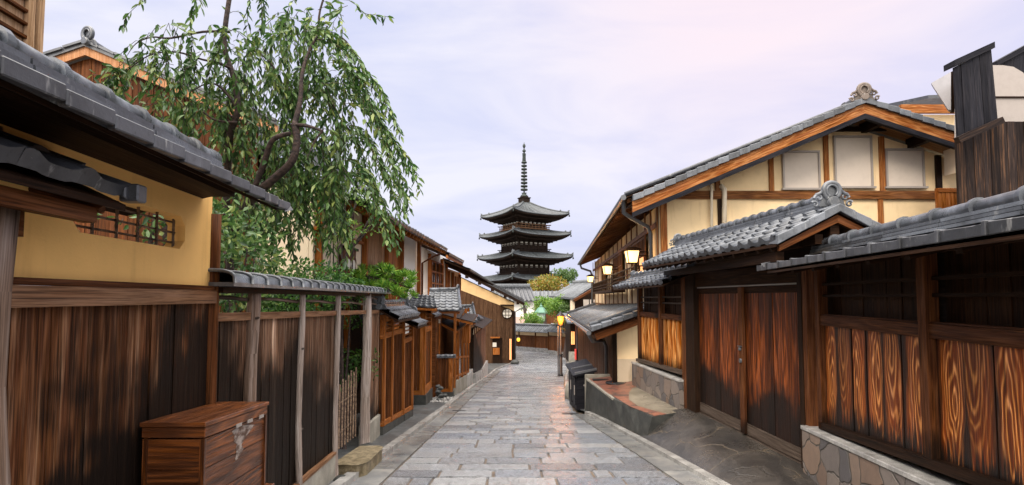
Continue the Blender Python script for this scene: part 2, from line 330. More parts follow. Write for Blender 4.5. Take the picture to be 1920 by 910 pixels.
M['pipe'] = plain('dark_pipe', (0.10, 0.105, 0.115), 0.4, 0.3, 0.3)
M['iron'] = plain('black_iron', (0.02, 0.02, 0.022), 0.45, 0.3, 0.3)
M['verdi'] = plain('verdigris', (0.11, 0.23, 0.17), 0.5, 0.1, 0.3)
M['glass_g'] = plain('milky_glass', (0.50, 0.62, 0.56), 0.25, 0, 0.15)
M['red'] = plain('red_paint', (0.5, 0.03, 0.02), 0.5)
M['window'] = plain('dark_glass', (0.03, 0.032, 0.036), 0.12, 0, 0.2)
M['paper'] = plain('paper_pane', (0.62, 0.58, 0.50), 0.8, 0, 0.15)
M['bamboo'] = bark('bamboo', (0.07, 0.04, 0.025), (0.22, 0.145, 0.09))
M['bark'] = bark('bark', (0.012, 0.007, 0.006), (0.065, 0.038, 0.030))
M['lamp'] = glow('lantern_paper', (1.0, 0.64, 0.27), 1.25)
M['lampb'] = glow('street_lamp_glass', (1.0, 0.15, 0.012), 2.4)
M['lit'] = glow('lit_sign', (1.0, 0.40, 0.16), 0.28)
M['litwin'] = glow('lit_window', (1.0, 0.42, 0.14), 0.6)
M['leaf'] = leaf_mat('willow_leaf', [(0.020, 0.058, 0.014), (0.042, 0.108, 0.024), (0.080, 0.165, 0.038), (0.14, 0.24, 0.07), (0.28, 0.34, 0.09)], 0.35, 0.34)
M['shrub'] = leaf_mat('shrub_leaf', [(0.02, 0.07, 0.015), (0.06, 0.17, 0.03), (0.16, 0.32, 0.05)], 0.35)
M['bright'] = leaf_mat('maple_leaf_green', [(0.06, 0.15, 0.02), (0.14, 0.28, 0.04), (0.26, 0.38, 0.07)], 0.45)
M['pine'] = leaf_mat('pine_needle', [(0.05, 0.18, 0.02), (0.16, 0.36, 0.03), (0.34, 0.50, 0.07)], 0.3)
M['autumn'] = leaf_mat('autumn_leaf', [(0.10, 0.14, 0.02), (0.24, 0.24, 0.03), (0.36, 0.17, 0.03), (0.15, 0.21, 0.03)], 0.4)
M['fargreen'] = leaf_mat('far_leaf', [(0.05, 0.11, 0.03), (0.12, 0.20, 0.05)], 0.35)
M['pag'] = wood('pagoda_timber', (0.006, 0.005, 0.005), (0.022, 0.015, 0.012), (0.04, 0.026, 0.019), 5, 0.4, None, 0.2, 0.7)
M['pagrail'] = wood('pagoda_railing', (0.06, 0.035, 0.022), (0.17, 0.095, 0.055), (0.24, 0.14, 0.09), 5, 0.4, None, 0.2, 0.7)
M['paghi'] = plaster('pagoda_plaster', (0.36, 0.35, 0.32))
M['bronze'] = plain('bronze', (0.035, 0.045, 0.042), 0.5, 0.5)

# ================================================================== geometry helpers
cp, sp_ = math.cos(PITCH), math.sin(PITCH)
def ray(px, py):
    x = (px - CX) / F; y = (CY - py) / F
    return Vector((x, cp - sp_ * y, sp_ + cp * y))
def P(px, py, Y):
    d = ray(px, py); return d * (Y / d.y)
def lerp(a, b, t): return a + (b - a) * t
def vl(a, b, t): return Vector(a).lerp(Vector(b), t)
def table(tb):
    def f(x):
        if x <= tb[0][0]: return tb[0][1]
        for (x0, y0), (x1, y1) in zip(tb, tb[1:]):
            if x <= x1: return lerp(y0, y1, (x - x0) / (x1 - x0))
        return tb[-1][1]
    return f
G = table([(-30, 1.5), (0, -1.5), (28, -4.3), (33, -4.75), (38, -5.1), (45, -5.4), (52, -5.62), (60, -5.8), (80, -6.3), (130, -7.5), (400, -9)])
ROOT = {}
class MB:
    def __init__(s): s.v = []; s.f = []; s.uv = []; s.sm = []
    def face(s, pts, uvs=None, sm=False):
        i = len(s.v); s.v += [tuple(p) for p in pts]; s.f.append(tuple(range(i, i + len(pts))))
        s.uv.append(uvs or [(0, 0)] * len(pts)); s.sm.append(sm)
    def hexa(s, c, grain=None):
        """c[i*4+j*2+k]; axes A(i) B(j) C(k); faces share vertices so it is one island"""
        c = [Vector(p) for p in c]
        L = [(c[4] - c[0]).length, (c[2] - c[0]).length, (c[1] - c[0]).length]
        g = grain if grain is not None else L.index(max(L))
        b = len(s.v); s.v += [tuple(p) for p in c]
        for ids, ax in (((0, 1, 3, 2), 0), ((4, 6, 7, 5), 0), ((0, 4, 5, 1), 1), ((2, 3, 7, 6), 1), ((0, 2, 6, 4), 2), ((1, 5, 7, 3), 2)):
            oth = [a for a in (0, 1, 2) if a != ax]
            if g in oth: U = g; V = oth[0] if oth[1] == g else oth[1]
            else: U, V = oth
            uvs = []
            for q in ids:
                bit = ((q >> 2) & 1, (q >> 1) & 1, q & 1)
                uvs.append((bit[U] * L[U], bit[V] * L[V] + ax * 0.37 + (0.9 if bit[ax] else 0)))
            s.f.append(tuple(b + q for q in ids)); s.uv.append(uvs); s.sm.append(False)
        return s
    def box(s, x0, x1, y0, y1, z0, z1, grain=None):
        return s.hexa([(x, y, z) for x in (x0, x1) for y in (y0, y1) for z in (z0, z1)], grain)
    def beam(s, p0, p1, wd, ht, up=(0, 0, 1)):
        p0, p1 = Vector(p0), Vector(p1); d = (p1 - p0); L = d.length
        if L < 1e-6: return s
        d /= L; up = Vector(up)
        if abs(d.dot(up)) > 0.97: up = Vector((0, 1, 0))
        r = d.cross(up).normalized(); u = r.cross(d).normalized()
        return s.hexa([p + r * (a * wd / 2) + u * (b * ht / 2) for p in (p0, p1) for a in (-1, 1) for b in (-1, 1)], 0)
    def tube(s, pts, rad, seg=8, cap=True, jit=0.0):
        pts = [Vector(p) for p in pts]; n = len(pts)
        if isinstance(rad, (int, float)): rad = [rad] * n
        b = len(s.v); t0 = (pts[1] - pts[0]).normalized()
        r = t0.cross(Vector((0, 0, 1)))
        if r.length < 0.1: r = t0.cross(Vector((0, 1, 0)))
        r.normalize(); dist = 0.0; ds = []
        for i in range(n):
            t = ((pts[min(i + 1, n - 1)] - pts[max(i - 1, 0)])).normalized()
            r = (r - t * r.dot(t)).normalized(); u = t.cross(r)
            if i: dist += (pts[i] - pts[i - 1]).length
            ds.append(dist)
            for k in range(seg):
                a = 2 * math.pi * k / seg; rr = rad[i]
                if jit: rr *= 1 + jit * mnoise.noise(Vector((math.cos(a) * 1.5, math.sin(a) * 1.5, dist * 4 + pts[0].x * 7)))
                s.v.append(tuple(pts[i] + (r * math.cos(a) + u * math.sin(a)) * rr))
        for i in range(n - 1):
            for k in range(seg):
                k2 = (k + 1) % seg
                s.f.append((b + i * seg + k, b + i * seg + k2, b + (i + 1) * seg + k2, b + (i + 1) * seg + k))
                c0 = 2 * math.pi * rad[i] * k / seg; c1 = 2 * math.pi * rad[i] * (k + 1) / seg
                s.uv.append([(ds[i], c0), (ds[i], c1), (ds[i + 1], c1), (ds[i + 1], c0)]); s.sm.append(True)
        if cap:
            for i, o in ((0, 0), (n - 1, (n - 1) * seg)):
                s.f.append(tuple(b + o + k for k in range(seg))); s.uv.append([(0, 0.01 * k) for k in range(seg)]); s.sm.append(False)
        return s
    def lathe(s, c, prof, seg=12, sm=True):
        c = Vector(c); b = len(s.v)
        for (r, z) in prof:
            for k in range(seg):
                a = 2 * math.pi * k / seg; s.v.append((c.x + r * math.cos(a), c.y + r * math.sin(a), c.z + z))
        for i in range(len(prof) - 1):
            for k in range(seg):
                k2 = (k + 1) % seg
                s.f.append((b + i * seg + k, b + i * seg + k2, b + (i + 1) * seg + k2, b + (i + 1) * seg + k)); s.uv.append([(0, 0)] * 4); s.sm.append(sm)
        return s
    def prism(s, poly, off):
        """poly: list of 3D points (one face), off: extrusion vector"""
        poly = [Vector(p) for p in poly]; off = Vector(off); n = len(poly); b = len(s.v)
        s.v += [tuple(p) for p in poly] + [tuple(p + off) for p in poly]
        zmin = min(p.z for p in poly); 
        def uvp(p): return (p.z - zmin, p.x + p.y)
        s.f.append(tuple(range(b, b + n))); s.uv.append([uvp(p) for p in poly]); s.sm.append(False)
        s.f.append(tuple(range(b + 2 * n - 1, b + n - 1, -1))); s.uv.append([uvp(p) for p in reversed(poly)]); s.sm.append(False)
        for i in range(n):
            j = (i + 1) % n
            s.f.append((b + i, b + j, b + n + j, b + n + i)); s.uv.append([(0, 0), ((poly[j] - poly[i]).length, 0), ((poly[j] - poly[i]).length, off.length), (0, off.length)]); s.sm.append(False)
        return s
    def build(s, name, mat, parent=None, bevel=0.0, kind=None, **tags):
        base = ROOT.get(parent.name, Vector()) if parent is not None else None
        if base is None:
            base = Vector(s.base) if hasattr(s, 'base') else Vector()
        me = bpy.data.meshes.new(name)
        me.from_pydata([(a - base.x, b - base.y, c - base.z) for a, b, c in s.v], [], s.f)
        uvl = me.uv_layers.new(name='UVMap'); flat = [x for f in s.uv for q in f for x in q]
        uvl.data.foreach_set('uv', flat)
        me.polygons.foreach_set('use_smooth', s.sm)
        me.materials.append(M[mat] if isinstance(mat, str) else mat); me.update()
        o = bpy.data.objects.new(name, me); COL.objects.link(o)
        if parent is not None: o.parent = parent
        else: o.location = base
        ROOT[o.name] = base
        if bevel:
            bm_ = o.modifiers.new('bevel', 'BEVEL'); bm_.width = bevel; bm_.segments = 1; bm_.limit_method = 'ANGLE'
        if kind: o['kind'] = kind
        for k, v in tags.items(): o[k] = v
        return o
def thing(name, loc, label, cat, group=None):
    o = bpy.data.objects.new(name, None); COL.objects.link(o); o.location = Vector(loc); o.empty_display_size = 0.2
    ROOT[o.name] = Vector(loc); o['label'] = label; o['category'] = cat
    if group: o['group'] = group
    return o
def struct(name, mb, mat, **k): return mb.build(name, mat, None, kind='structure', **k)

class W:
    """a vertical wall line X = a + b*Y ; side=+1 street lies to +X, -1 street lies to -X"""
    def __init__(s, a, b, side, k=1.0): s.a, s.b, s.side, s.k = a, b, side, k
    def Y(s, px, py=558):
        d = ray(px, py); q = d.x / d.y; return s.a / (q - s.b)
    def z(s, px, py): return P(px, py, s.Y(px, py)).z
    def p(s, y, n, z): return Vector((s.a + s.b * y + s.side * n * s.k, y, z * s.k))
    def hex(s, mb, y0, y1, n0, n1, z0, z1, grain=None):
        za = z0 if isinstance(z0, tuple) else (z0, z0); zb = z1 if isinstance(z1, tuple) else (z1, z1)
        return mb.hexa([s.p(y, n, (za if k == 0 else zb)[i]) for i, y in enumerate((y0, y1)) for n in (n0, n1) for k in (0, 1)], grain)
    def boards(s, mb, y0, y1, z0, z1, wd, n=0.0, th=0.02, gap=0.004, jit=0.006):
        cnt = max(1, round(abs(y1 - y0) / wd)); ys = [lerp(y0, y1, i / cnt) for i in range(cnt + 1)]
        for i in range(1, cnt): ys[i] += random.uniform(-.1, .1) * wd
        f0 = z0 if callable(z0) else (lambda y: z0); f1 = z1 if callable(z1) else (lambda y: z1)
        for a, b in zip(ys, ys[1:]):
            q = n + random.uniform(-jit, jit)
            s.hex(mb, a + gap, b - gap, q - th, q, (f0(a), f0(b)), (f1(a), f1(b)), 2)
        return mb
def fboards(mb, x0, x1, y, z0, z1, wd, th=0.02, gap=0.004):
    """boards on a wall facing the viewer (plane of constant Y)"""
    cnt = max(1, round(abs(x1 - x0) / wd)); f0 = z0 if callable(z0) else (lambda x: z0); f1 = z1 if callable(z1) else (lambda x: z1)
    for i in range(cnt):
        a = lerp(x0, x1, i / cnt) + gap; b = lerp(x0, x1, (i + 1) / cnt) - gap; q = y + random.uniform(-.006, .006)
        mb.hexa([(x, yy, z) for x, zz in ((a, (f0(a), f1(a))), (b, (f0(b), f1(b)))) for yy in (q, q + th) for z in zz], 2)
    return mb

def tiles(mb, e0, e1, r0, r1, tw=0.27, cl=0.24, amp=0.028, lip=0.045, seg=7):
    """S-profile pantiles between eave e0-e1 and ridge r0-r1; every tile an island"""
    e0, e1, r0, r1 = map(Vector, (e0, e1, r0, r1))
    L = max((e1 - e0).length, (r1 - r0).length); H = ((r0 - e0).length + (r1 - e1).length) / 2
    nu = max(1, round(L / tw)); nv = max(1, round(H / cl))
    nrm = (e1 - e0).cross(r0 - e0).normalized()
    if nrm.z < 0: nrm = -nrm
    def pt(u, v): return vl(vl(e0, e1, u), vl(r0, r1, u), v)
    def hgt(t): return amp * (math.cos(2 * math.pi * (t - 0.12)) + 0.35 * math.cos(4 * math.pi * (t - 0.12)))
    for j in range(nv):
        for i in range(nu):
            b = len(mb.v); lift = lip * 0.55 + random.uniform(-.003, .003); sh = random.uniform(-.004, .004)
            for k in range(seg + 1):
                t = k / seg; u = (i + t) / nu; h = hgt(t)
                p_lo = pt(u, j / nv) + nrm * (h + lift); p_hi = pt(u, (j + 1.08) / nv) + nrm * (h + 0.004)
                p_lo = p_lo + Vector((0, 0, sh))
                p_dn = pt(u, j / nv) + nrm * ((h + lift - lip) if j else min(h + lift - lip, -0.02)) 
                mb.v += [tuple(p_dn), tuple(p_lo), tuple(p_hi)]
            for k in range(seg):
                q = b + 3 * k
                for (a, c, sm) in ((0, 1, False), (1, 2, True)):
                    mb.f.append((q + a, q + 3 + a, q + 3 + c, q + c)); mb.uv.append([(0, 0)] * 4); mb.sm.append(sm)
    return mb
def flat_tiles(mb, e0, e1, r0, r1, tw=0.3, rad=0.05, lip=0.04, courses=6):
    """far roofs: rows of barrel tiles running up the slope"""
    e0, e1, r0, r1 = map(Vector, (e0, e1, r0, r1)); nu = max(2, round((e1 - e0).length / tw))
    mb.hexa([e0, e0 + Vector((0, 0, lip)), r0, r0 + Vector((0, 0, lip)), e1, e1 + Vector((0, 0, lip)), r1, r1 + Vector((0, 0, lip))])
    for i in range(nu + 1):
        u = i / nu; a = vl(e0, e1, u) + Vector((0, 0, lip)); b = vl(r0, r1, u) + Vector((0, 0, lip)); pts = [a.lerp(b, k / courses) for k in range(courses + 1)]
        mb.tube(pts, rad, 6)
    return mb
def ridge(mb, p0, p1, r=0.055, band=0.5, layers=2, wd=0.20, lh=0.03, bands=True):
    p0, p1 = Vector(p0), Vector(p1); d = p1 - p0; L = d.length; n = max(1, round(L / band))
    for k in range(layers):
        ww = wd - 0.02 * k
        m = max(1, round(L / 0.7))
        for i in range(m):
            mb.beam(p0 + d * (i / m) + Vector((0, 0, -r * 0.5 - lh * (layers - k - 0.5) + 0.0)), p0 + d * ((i + 0.985) / m) + Vector((0, 0, -r * 0.5 - lh * (layers - k - 0.5))), ww, lh * 0.8)
    for i in range(n):
        a = p0 + d * (i / n); b = p0 + d * ((i + 1) / n - 0.003)
        mb.tube([a, a.lerp(b, .5), b], [r * 1.02, r, r * .97], 14)
        if bands:
            mb.tube([a - d / L * 0.002, a + d / L * 0.03], [r * 1.28, r * 1.28], 14); mb.tube([a + d / L * 0.03, a + d / L * 0.05], [r * 1.12, r * 1.12], 14)
    mb.tube([p1 - d / L * 0.03, p1 + d / L * 0.02], [r * 1.2] * 2, 14)
    return mb
def oni(mb, c, fwd, s, disc=True, curls=True):
    """demon-face ridge end: ring crest, scrolls and the round end tile"""
    c = Vector(c); f = Vector(fwd).normalized(); r = f.cross(Vector((0, 0, 1))).normalized(); z = Vector((0, 0, 1))
    def q(x, y, d=0): return c + r * (x * s) + z * (y * s) + f * (d * s)
    ring = [q(.36 * math.cos(a), .55 + .40 * math.sin(a), .06) for a in [math.radians(x) for x in range(-60, 241, 15)]]
    mb.tube(ring, [.13 * s] * len(ring), 8); 
    ring = [q(.25 * math.cos(a), .55 + .28 * math.sin(a), .14) for a in [math.radians(x) for x in range(-60, 241, 20)]]
    mb.tube(ring, [.06 * s] * len(ring), 6)
    pl = [q(.30 * math.cos(a), .52 + .34 * math.sin(a), -.06) for a in [math.radians(x) for x in range(0, 360, 30)]]
    mb.prism(pl, f * (.10 * s))
    pl = [q(-.62, -.20, -.08), q(.62, -.20, -.08), q(.50, .12, -.08), q(.30, .32, -.08), q(-.30, .32, -.08), q(-.50, .12, -.08)]
    mb.prism(pl, f * (.16 * s))
    if curls:
        for sg in (-1, 1):
            for (cx, cy, R, tr, ph) in ((.60, .22, .19, .075, 0), (.78, -.10, .17, .07, .6)):
                pts = []; rr = []
                for k in range(15):
                    a = ph + k * .5; rad = R * (1 - k / 17)
                    pts.append(q(sg * (cx + rad * math.cos(a)), cy + rad * math.sin(a), .05 + .006 * k)); rr.append(tr * s * (1 - .5 * k / 15))
                mb.tube(pts, rr, 7)
            pts = [q(sg * .40, .55, .08), q(sg * .55, .42, .1), q(sg * .70, .40, .06), q(sg * .82, .28, .02)]
            mb.tube(pts, [.10 * s, .09 * s, .07 * s, .03 * s], 7)
    if disc:
        mb.tube([q(0, .02, -.1), q(0, .02, .30)], [.235 * s] * 2, 18); mb.tube([q(0, .02, .30), q(0, .02, .325)], [.235 * s, .20 * s], 18)
    return mb
def soffit(mb, e0, e1, r0, r1, th=0.02, drop=0.05):
    v = [Vector(p) for p in (e0, r0, e1, r1)]; o = []
    for p in v: o += [p - Vector((0, 0, drop + th)), p - Vector((0, 0, drop))]
    # order A: e0->e1 (i) ; B: e->r (j); C: k
    return mb.hexa([o[0], o[1], o[2], o[3], o[4], o[5], o[6], o[7]], 0)
def rafters(mb, e0, e1, r0, r1, n, wd=0.05, ht=0.06, drop=0.10, inset=0.04):
    e0, e1, r0, r1 = map(Vector, (e0, e1, r0, r1))
    for i in range(n):
        u = (i + .5) / n; a = vl(e0, e1, u); b = vl(r0, r1, u)
        mb.beam(a.lerp(b, inset) - Vector((0, 0, drop)), b - Vector((0, 0, drop)), wd, ht)
    return mb
def leaf(mb, p, d, nrm, L, wd):
    """folded pointed blade"""
    side = d.cross(nrm)
    if side.length < 1e-4: side = d.cross(Vector((0.3, 0.2, 1)))
    side.normalize(); n = side.cross(d).normalized()
    b = len(mb.v); m1 = p + d * (L * .4) + n * (-.06 * L); m2 = p + d * (L * .75) + n * (-.03 * L)
    mb.v += [tuple(p), tuple(p + d * (L * .35) + side * (wd * .5) + n * (.04 * L)), tuple(m1), tuple(p + d * (L * .35) - side * (wd * .5) + n * (.04 * L)), tuple(p + d * (L * .72) + side * (wd * .34)), tuple(p + d * (L * .72) - side * (wd * .34)), tuple(p + d * L - n * (.12 * L))]
    for f in ((0, 1, 2), (0, 2, 3), (1, 4, 6, 2), (2, 6, 5, 3)):
        mb.f.append(tuple(b + q for q in f)); mb.uv.append([(0, 0)] * len(f)); mb.sm.append(True)
def rv(): 
    while True:
        v = Vector((random.uniform(-1, 1), random.uniform(-1, 1), random.uniform(-1, 1)))
        if .05 < v.length < 1: return v
def bush(mb, c, r, n, L, wd, shell=0.5):
    c = Vector(c)
    for _ in range(n):
        v = rv(); v = v.normalized() * (v.length ** shell); p = c + Vector((v.x * r[0], v.y * r[1], v.z * r[2]))
        d = (v.normalized() * .7 + rv() * .8 + Vector((0, 0, -.1))).normalized(); leaf(mb, p, d, rv(), L * random.uniform(.6, 1.2), wd * random.uniform(.7, 1.2))
def clumps(mb, c, r, nc, per, cr, L, wd):
    """a crown made of many uneven leaf clumps with gaps between"""
    c = Vector(c)
    for _ in range(nc):
        v = rv(); v = v.normalized() * (v.length ** .6); q = c + Vector((v.x * r[0], v.y * r[1], v.z * r[2])); k = random.uniform(.5, 1.3)
        bush(mb, q, (cr * k, cr * k, cr * .6 * k), int(per * k * k), L, wd, .6)
def tuft(mb, c, n, L):
    c = Vector(c); up = (rv() * .5 + Vector((0, 0, .8))).normalized()
    for _ in range(n):
        d = (up * .7 + rv()).normalized(); leaf(mb, c, d, rv(), L * random.uniform(.7, 1.1), L * .07)

LW = W(-1.60, -0.08, 1)      # left yellow wall and log fence
R1 = W(3.71, -0.072, -1)     # right gate and small fence
R2 = W(2.456, 0.143, -1)     # near right fence
BB = W(2.53, 0.082, -1)      # big cream house, street side
UP = W(-3.3, 0.036, 1, 1.1); UP2 = W(-3.95, 0.036, 1, 1.3)       # upper storeys on the left

exec_parts = []
# ================================================================== GROUND, ROAD
LK = table([(-3, -1.75), (5.95, -1.84), (14, -1.70), (23.4, -1.62), (31, -1.42), (38, -1.10), (41, -.55), (44, 0.12), (56, .5), (57, -9), (75, -9)])
RK = table([(-3, 2.4), (5.95, 2.28), (8.0, 2.17), (12.8, 1.85), (13.6, 1.62), (24, 2.36), (32, 3.15), (40, 4.2), (51, 5.1), (59, 2.9), (62, .6), (66, -3), (75, -9)])
def sheet(mb, fx0, fx1, ys, fz, nx=1):
    for a, b in zip(ys, ys[1:]):
        for k in range(nx):
            t0, t1 = k / nx, (k + 1) / nx
            pts = [(lerp(fx0(a), fx1(a), t0), a), (lerp(fx0(a), fx1(a), t1), a), (lerp(fx0(b), fx1(b), t1), b), (lerp(fx0(b), fx1(b), t0), b)]
            mb.face([(x, y, fz(x, y)) for x, y in pts], [(x, y) for x, y in pts])
    return mb
ys = [-30, -10, -3] + list(range(0, 80, 2)) + [90, 110, 130, 200, 400]
m = MB(); sheet(m, lambda y: -300, lambda y: 300, ys, lambda x, y: G(y) - .06); 
m.face([(-3000, 400, -9.06), (3000, 400, -9.06), (3000, 5000, -9.06), (-3000, 5000, -9.06)]); struct('ground', m, 'ground')
# mortar bed under the pavers
m = MB(); sheet(m, LK, RK, [-3, 0, 2, 4, 5.95, 8, 10, 12.8, 13.6, 16, 20, 24, 28, 31, 33, 38, 41, 44, 51, 56, 57, 59, 62, 66], lambda x, y: G(y) - .020); struct('road_bed', m, 'joint')
m = MB(); y = 0.4; BW = .34
while y < 65:
    d = random.choice((.34, .36, .39, .38, .42)) if y < 45 else .55; x = LK(y + d / 2) + (BW if y < 38 else 0); xe = RK(y + d / 2) - (BW if y < 13 else .06)
    while x < xe - .05:
        L = random.uniform(.45, .92) if random.random() > .12 else random.uniform(.22, .36)
        if xe - x - L < .25: L = xe - x
        g = .013; gy_ = .006; b = len(m.v); zt = random.uniform(-.003, .004); tl = random.uniform(-.004, .004); tl2 = random.uniform(-.004, .004)
        j = [random.uniform(-.007, .007) for _ in range(4)]
        cs = [(x + g + j[0], y + gy_ + j[1] * .6), (x + L - g + j[2], y + gy_ - j[0] * .6), (x + L - g + j[3], y + d - gy_ + j[2] * .6), (x + g + j[1], y + d - gy_ - j[3] * .6)]
        for (xx, yy) in cs: m.v.append((xx, yy, G(yy) - .022))
        mx_, my_ = x + L / 2, y + d / 2
        for (xx, yy) in cs:
            ax = xx + (.007 if xx < mx_ else -.007); ay = yy + (.007 if yy < my_ else -.007)
            m.v.append((ax, ay, G(yy) + zt + tl * (1 if xx < mx_ else -1) + tl2 * (1 if yy < my_ else -1)))
        m.f.append((b + 4, b + 5, b + 6, b + 7)); m.uv.append([(0, 0)] * 4); m.sm.append(False)
        for k in range(4):
            k2 = (k + 1) % 4; m.f.append((b + k, b + k2, b + 4 + k2, b + 4 + k)); m.uv.append([(0, 0)] * 4); m.sm.append(False)
        x += L
    y += d
struct('road', m, 'pave')
def strip(name, fx, w0, w1, y0, y1, step, z0, z1, mat, gap=.006):
    mb = MB(); y = y0
    while y < y1:
        d = min(step * random.uniform(.85, 1.15), y1 - y + .01)
        if d < .05: break
        mb.hexa([(fx(yy) + ww, yy, G(yy) + zz) for yy in (y + gap, y + d - gap) for ww in (w0, w1) for zz in (z0, z1)], 0); y += d
    return struct(name, mb, mat)
strip('road_border', LK, 0.0, BW - .012, 0.4, 38, .95, -.03, .004, 'border')
strip('road_border', lambda y: RK(y), -BW + .012, 0.0, 0.4, 13.0, .95, -.03, .004, 'border')
strip('kerb', LK, -.13, 0.0, -1, 44, 1.1, -.08, .075, 'kerb')
strip('kerb', RK, 0.0, .12, -1, 13.1, 1.1, -.08, .055, 'kerb')
strip('kerb', RK, 0.0, .12, 15.9, 51, 1.1, -.08, .06, 'kerb')
m = MB(); sheet(m, lambda y: -6.0, lambda y: LK(y) - .125, [-3, 0, 3, 6, 10, 14, 18, 23.4, 28, 31, 38, 43.5], lambda x, y: G(y) + .03); struct('pavement', m, 'asph')
m = MB(); sheet(m, lambda y: RK(y) + .11, lambda y: 7.0, [13.0, 13.6, 16, 20, 24, 28, 32, 40, 50], lambda x, y: G(y) + .03); struct('pavement', m, 'asph')
# drain grates in the road
m = MB()
for (px, py, w_, d_) in ((862, 764, .34, .12), (1068, 768, .40, .14)):
    yy = 13.7 if px < 900 else 13.1; x = (px - 960) / 1000 * yy
    m.box(x - w_ / 2, x + w_ / 2, yy - d_ / 2, yy + d_ / 2, G(yy) - .01, G(yy) + .012)
m.build('drain_cover', 'iron', None, label='narrow dark drain slots set into the stone paving near the kerbs', category='drain cover')
def disc_cover(name, x, y, z, r, label, slope=.1):
    mb = MB(); mb.base = (x, y, z); mb.lathe((x, y, z), [(0.001, .004), (r * .55, .004), (r * .56, .007), (r * .62, .007), (r * .63, .004), (r * .9, .004), (r * .91, .009), (r, .009), (r, -.01)], 28)
    o = mb.build(name, 'iron' if slope == 0 else 'border', None, label=label, category='manhole cover'); o.rotation_euler = (-math.atan(slope), 0, 0); return o
disc_cover('manhole_cover', -.60, 11.7, G(11.7) - .001, .30, 'round flush stone-grey manhole cover in the wet paving left of centre')
# ---- ramp in front of the gate
def wallx(y):  # gate line / near fence line
    return (R1.a + R1.b * y) if y > 5.9 else (R2.a + R2.b * y)
m = MB(); ny, nx = 44, 16; gy = [lerp(-1.0, 9.9, i / ny) for i in range(ny + 1)]
def sm01(t): t = max(0, min(1, t)); return t * t * (3 - 2 * t)
def ramp_z(t, y):
    tgt = max(G(y) + .06, -1.88 - .02 * sm01((5.9 - y)))
    k = math.sin(t * math.pi / 2) ** .9; ed = 1.0
    return G(y) + .03 + (tgt - G(y) - .03) * k * ed + .02 * mnoise.noise(Vector((t * 2, y * .7, 0)))
for i in range(ny):
    for k in range(nx):
        q = []
        for (ii, kk) in ((i, k), (i, k + 1), (i + 1, k + 1), (i + 1, k)):
            t = kk / nx; y = gy[ii]; ymax = lerp(9.95, 9.12, t); y = min(y, ymax) if gy[ii] < 9.89 else ymax
            x = lerp(RK(y) + .11, wallx(y) + .05, t); q.append((x, y, ramp_z(t, y)))
        m.face(q, None, True)
# end skirt
for k in range(nx):
    q = []
    for kk in (k, k + 1):
        t = kk / nx; y = lerp(9.95, 9.12, t); x = lerp(RK(y) + .11, wallx(y) + .05, t); q.append(Vector((x, y, ramp_z(t, y))))
    m.face([q[0], q[1], q[1] - Vector((0, 0, .6)), q[0] - Vector((0, 0, .6))])
struct('ramp', m, 'ramp')

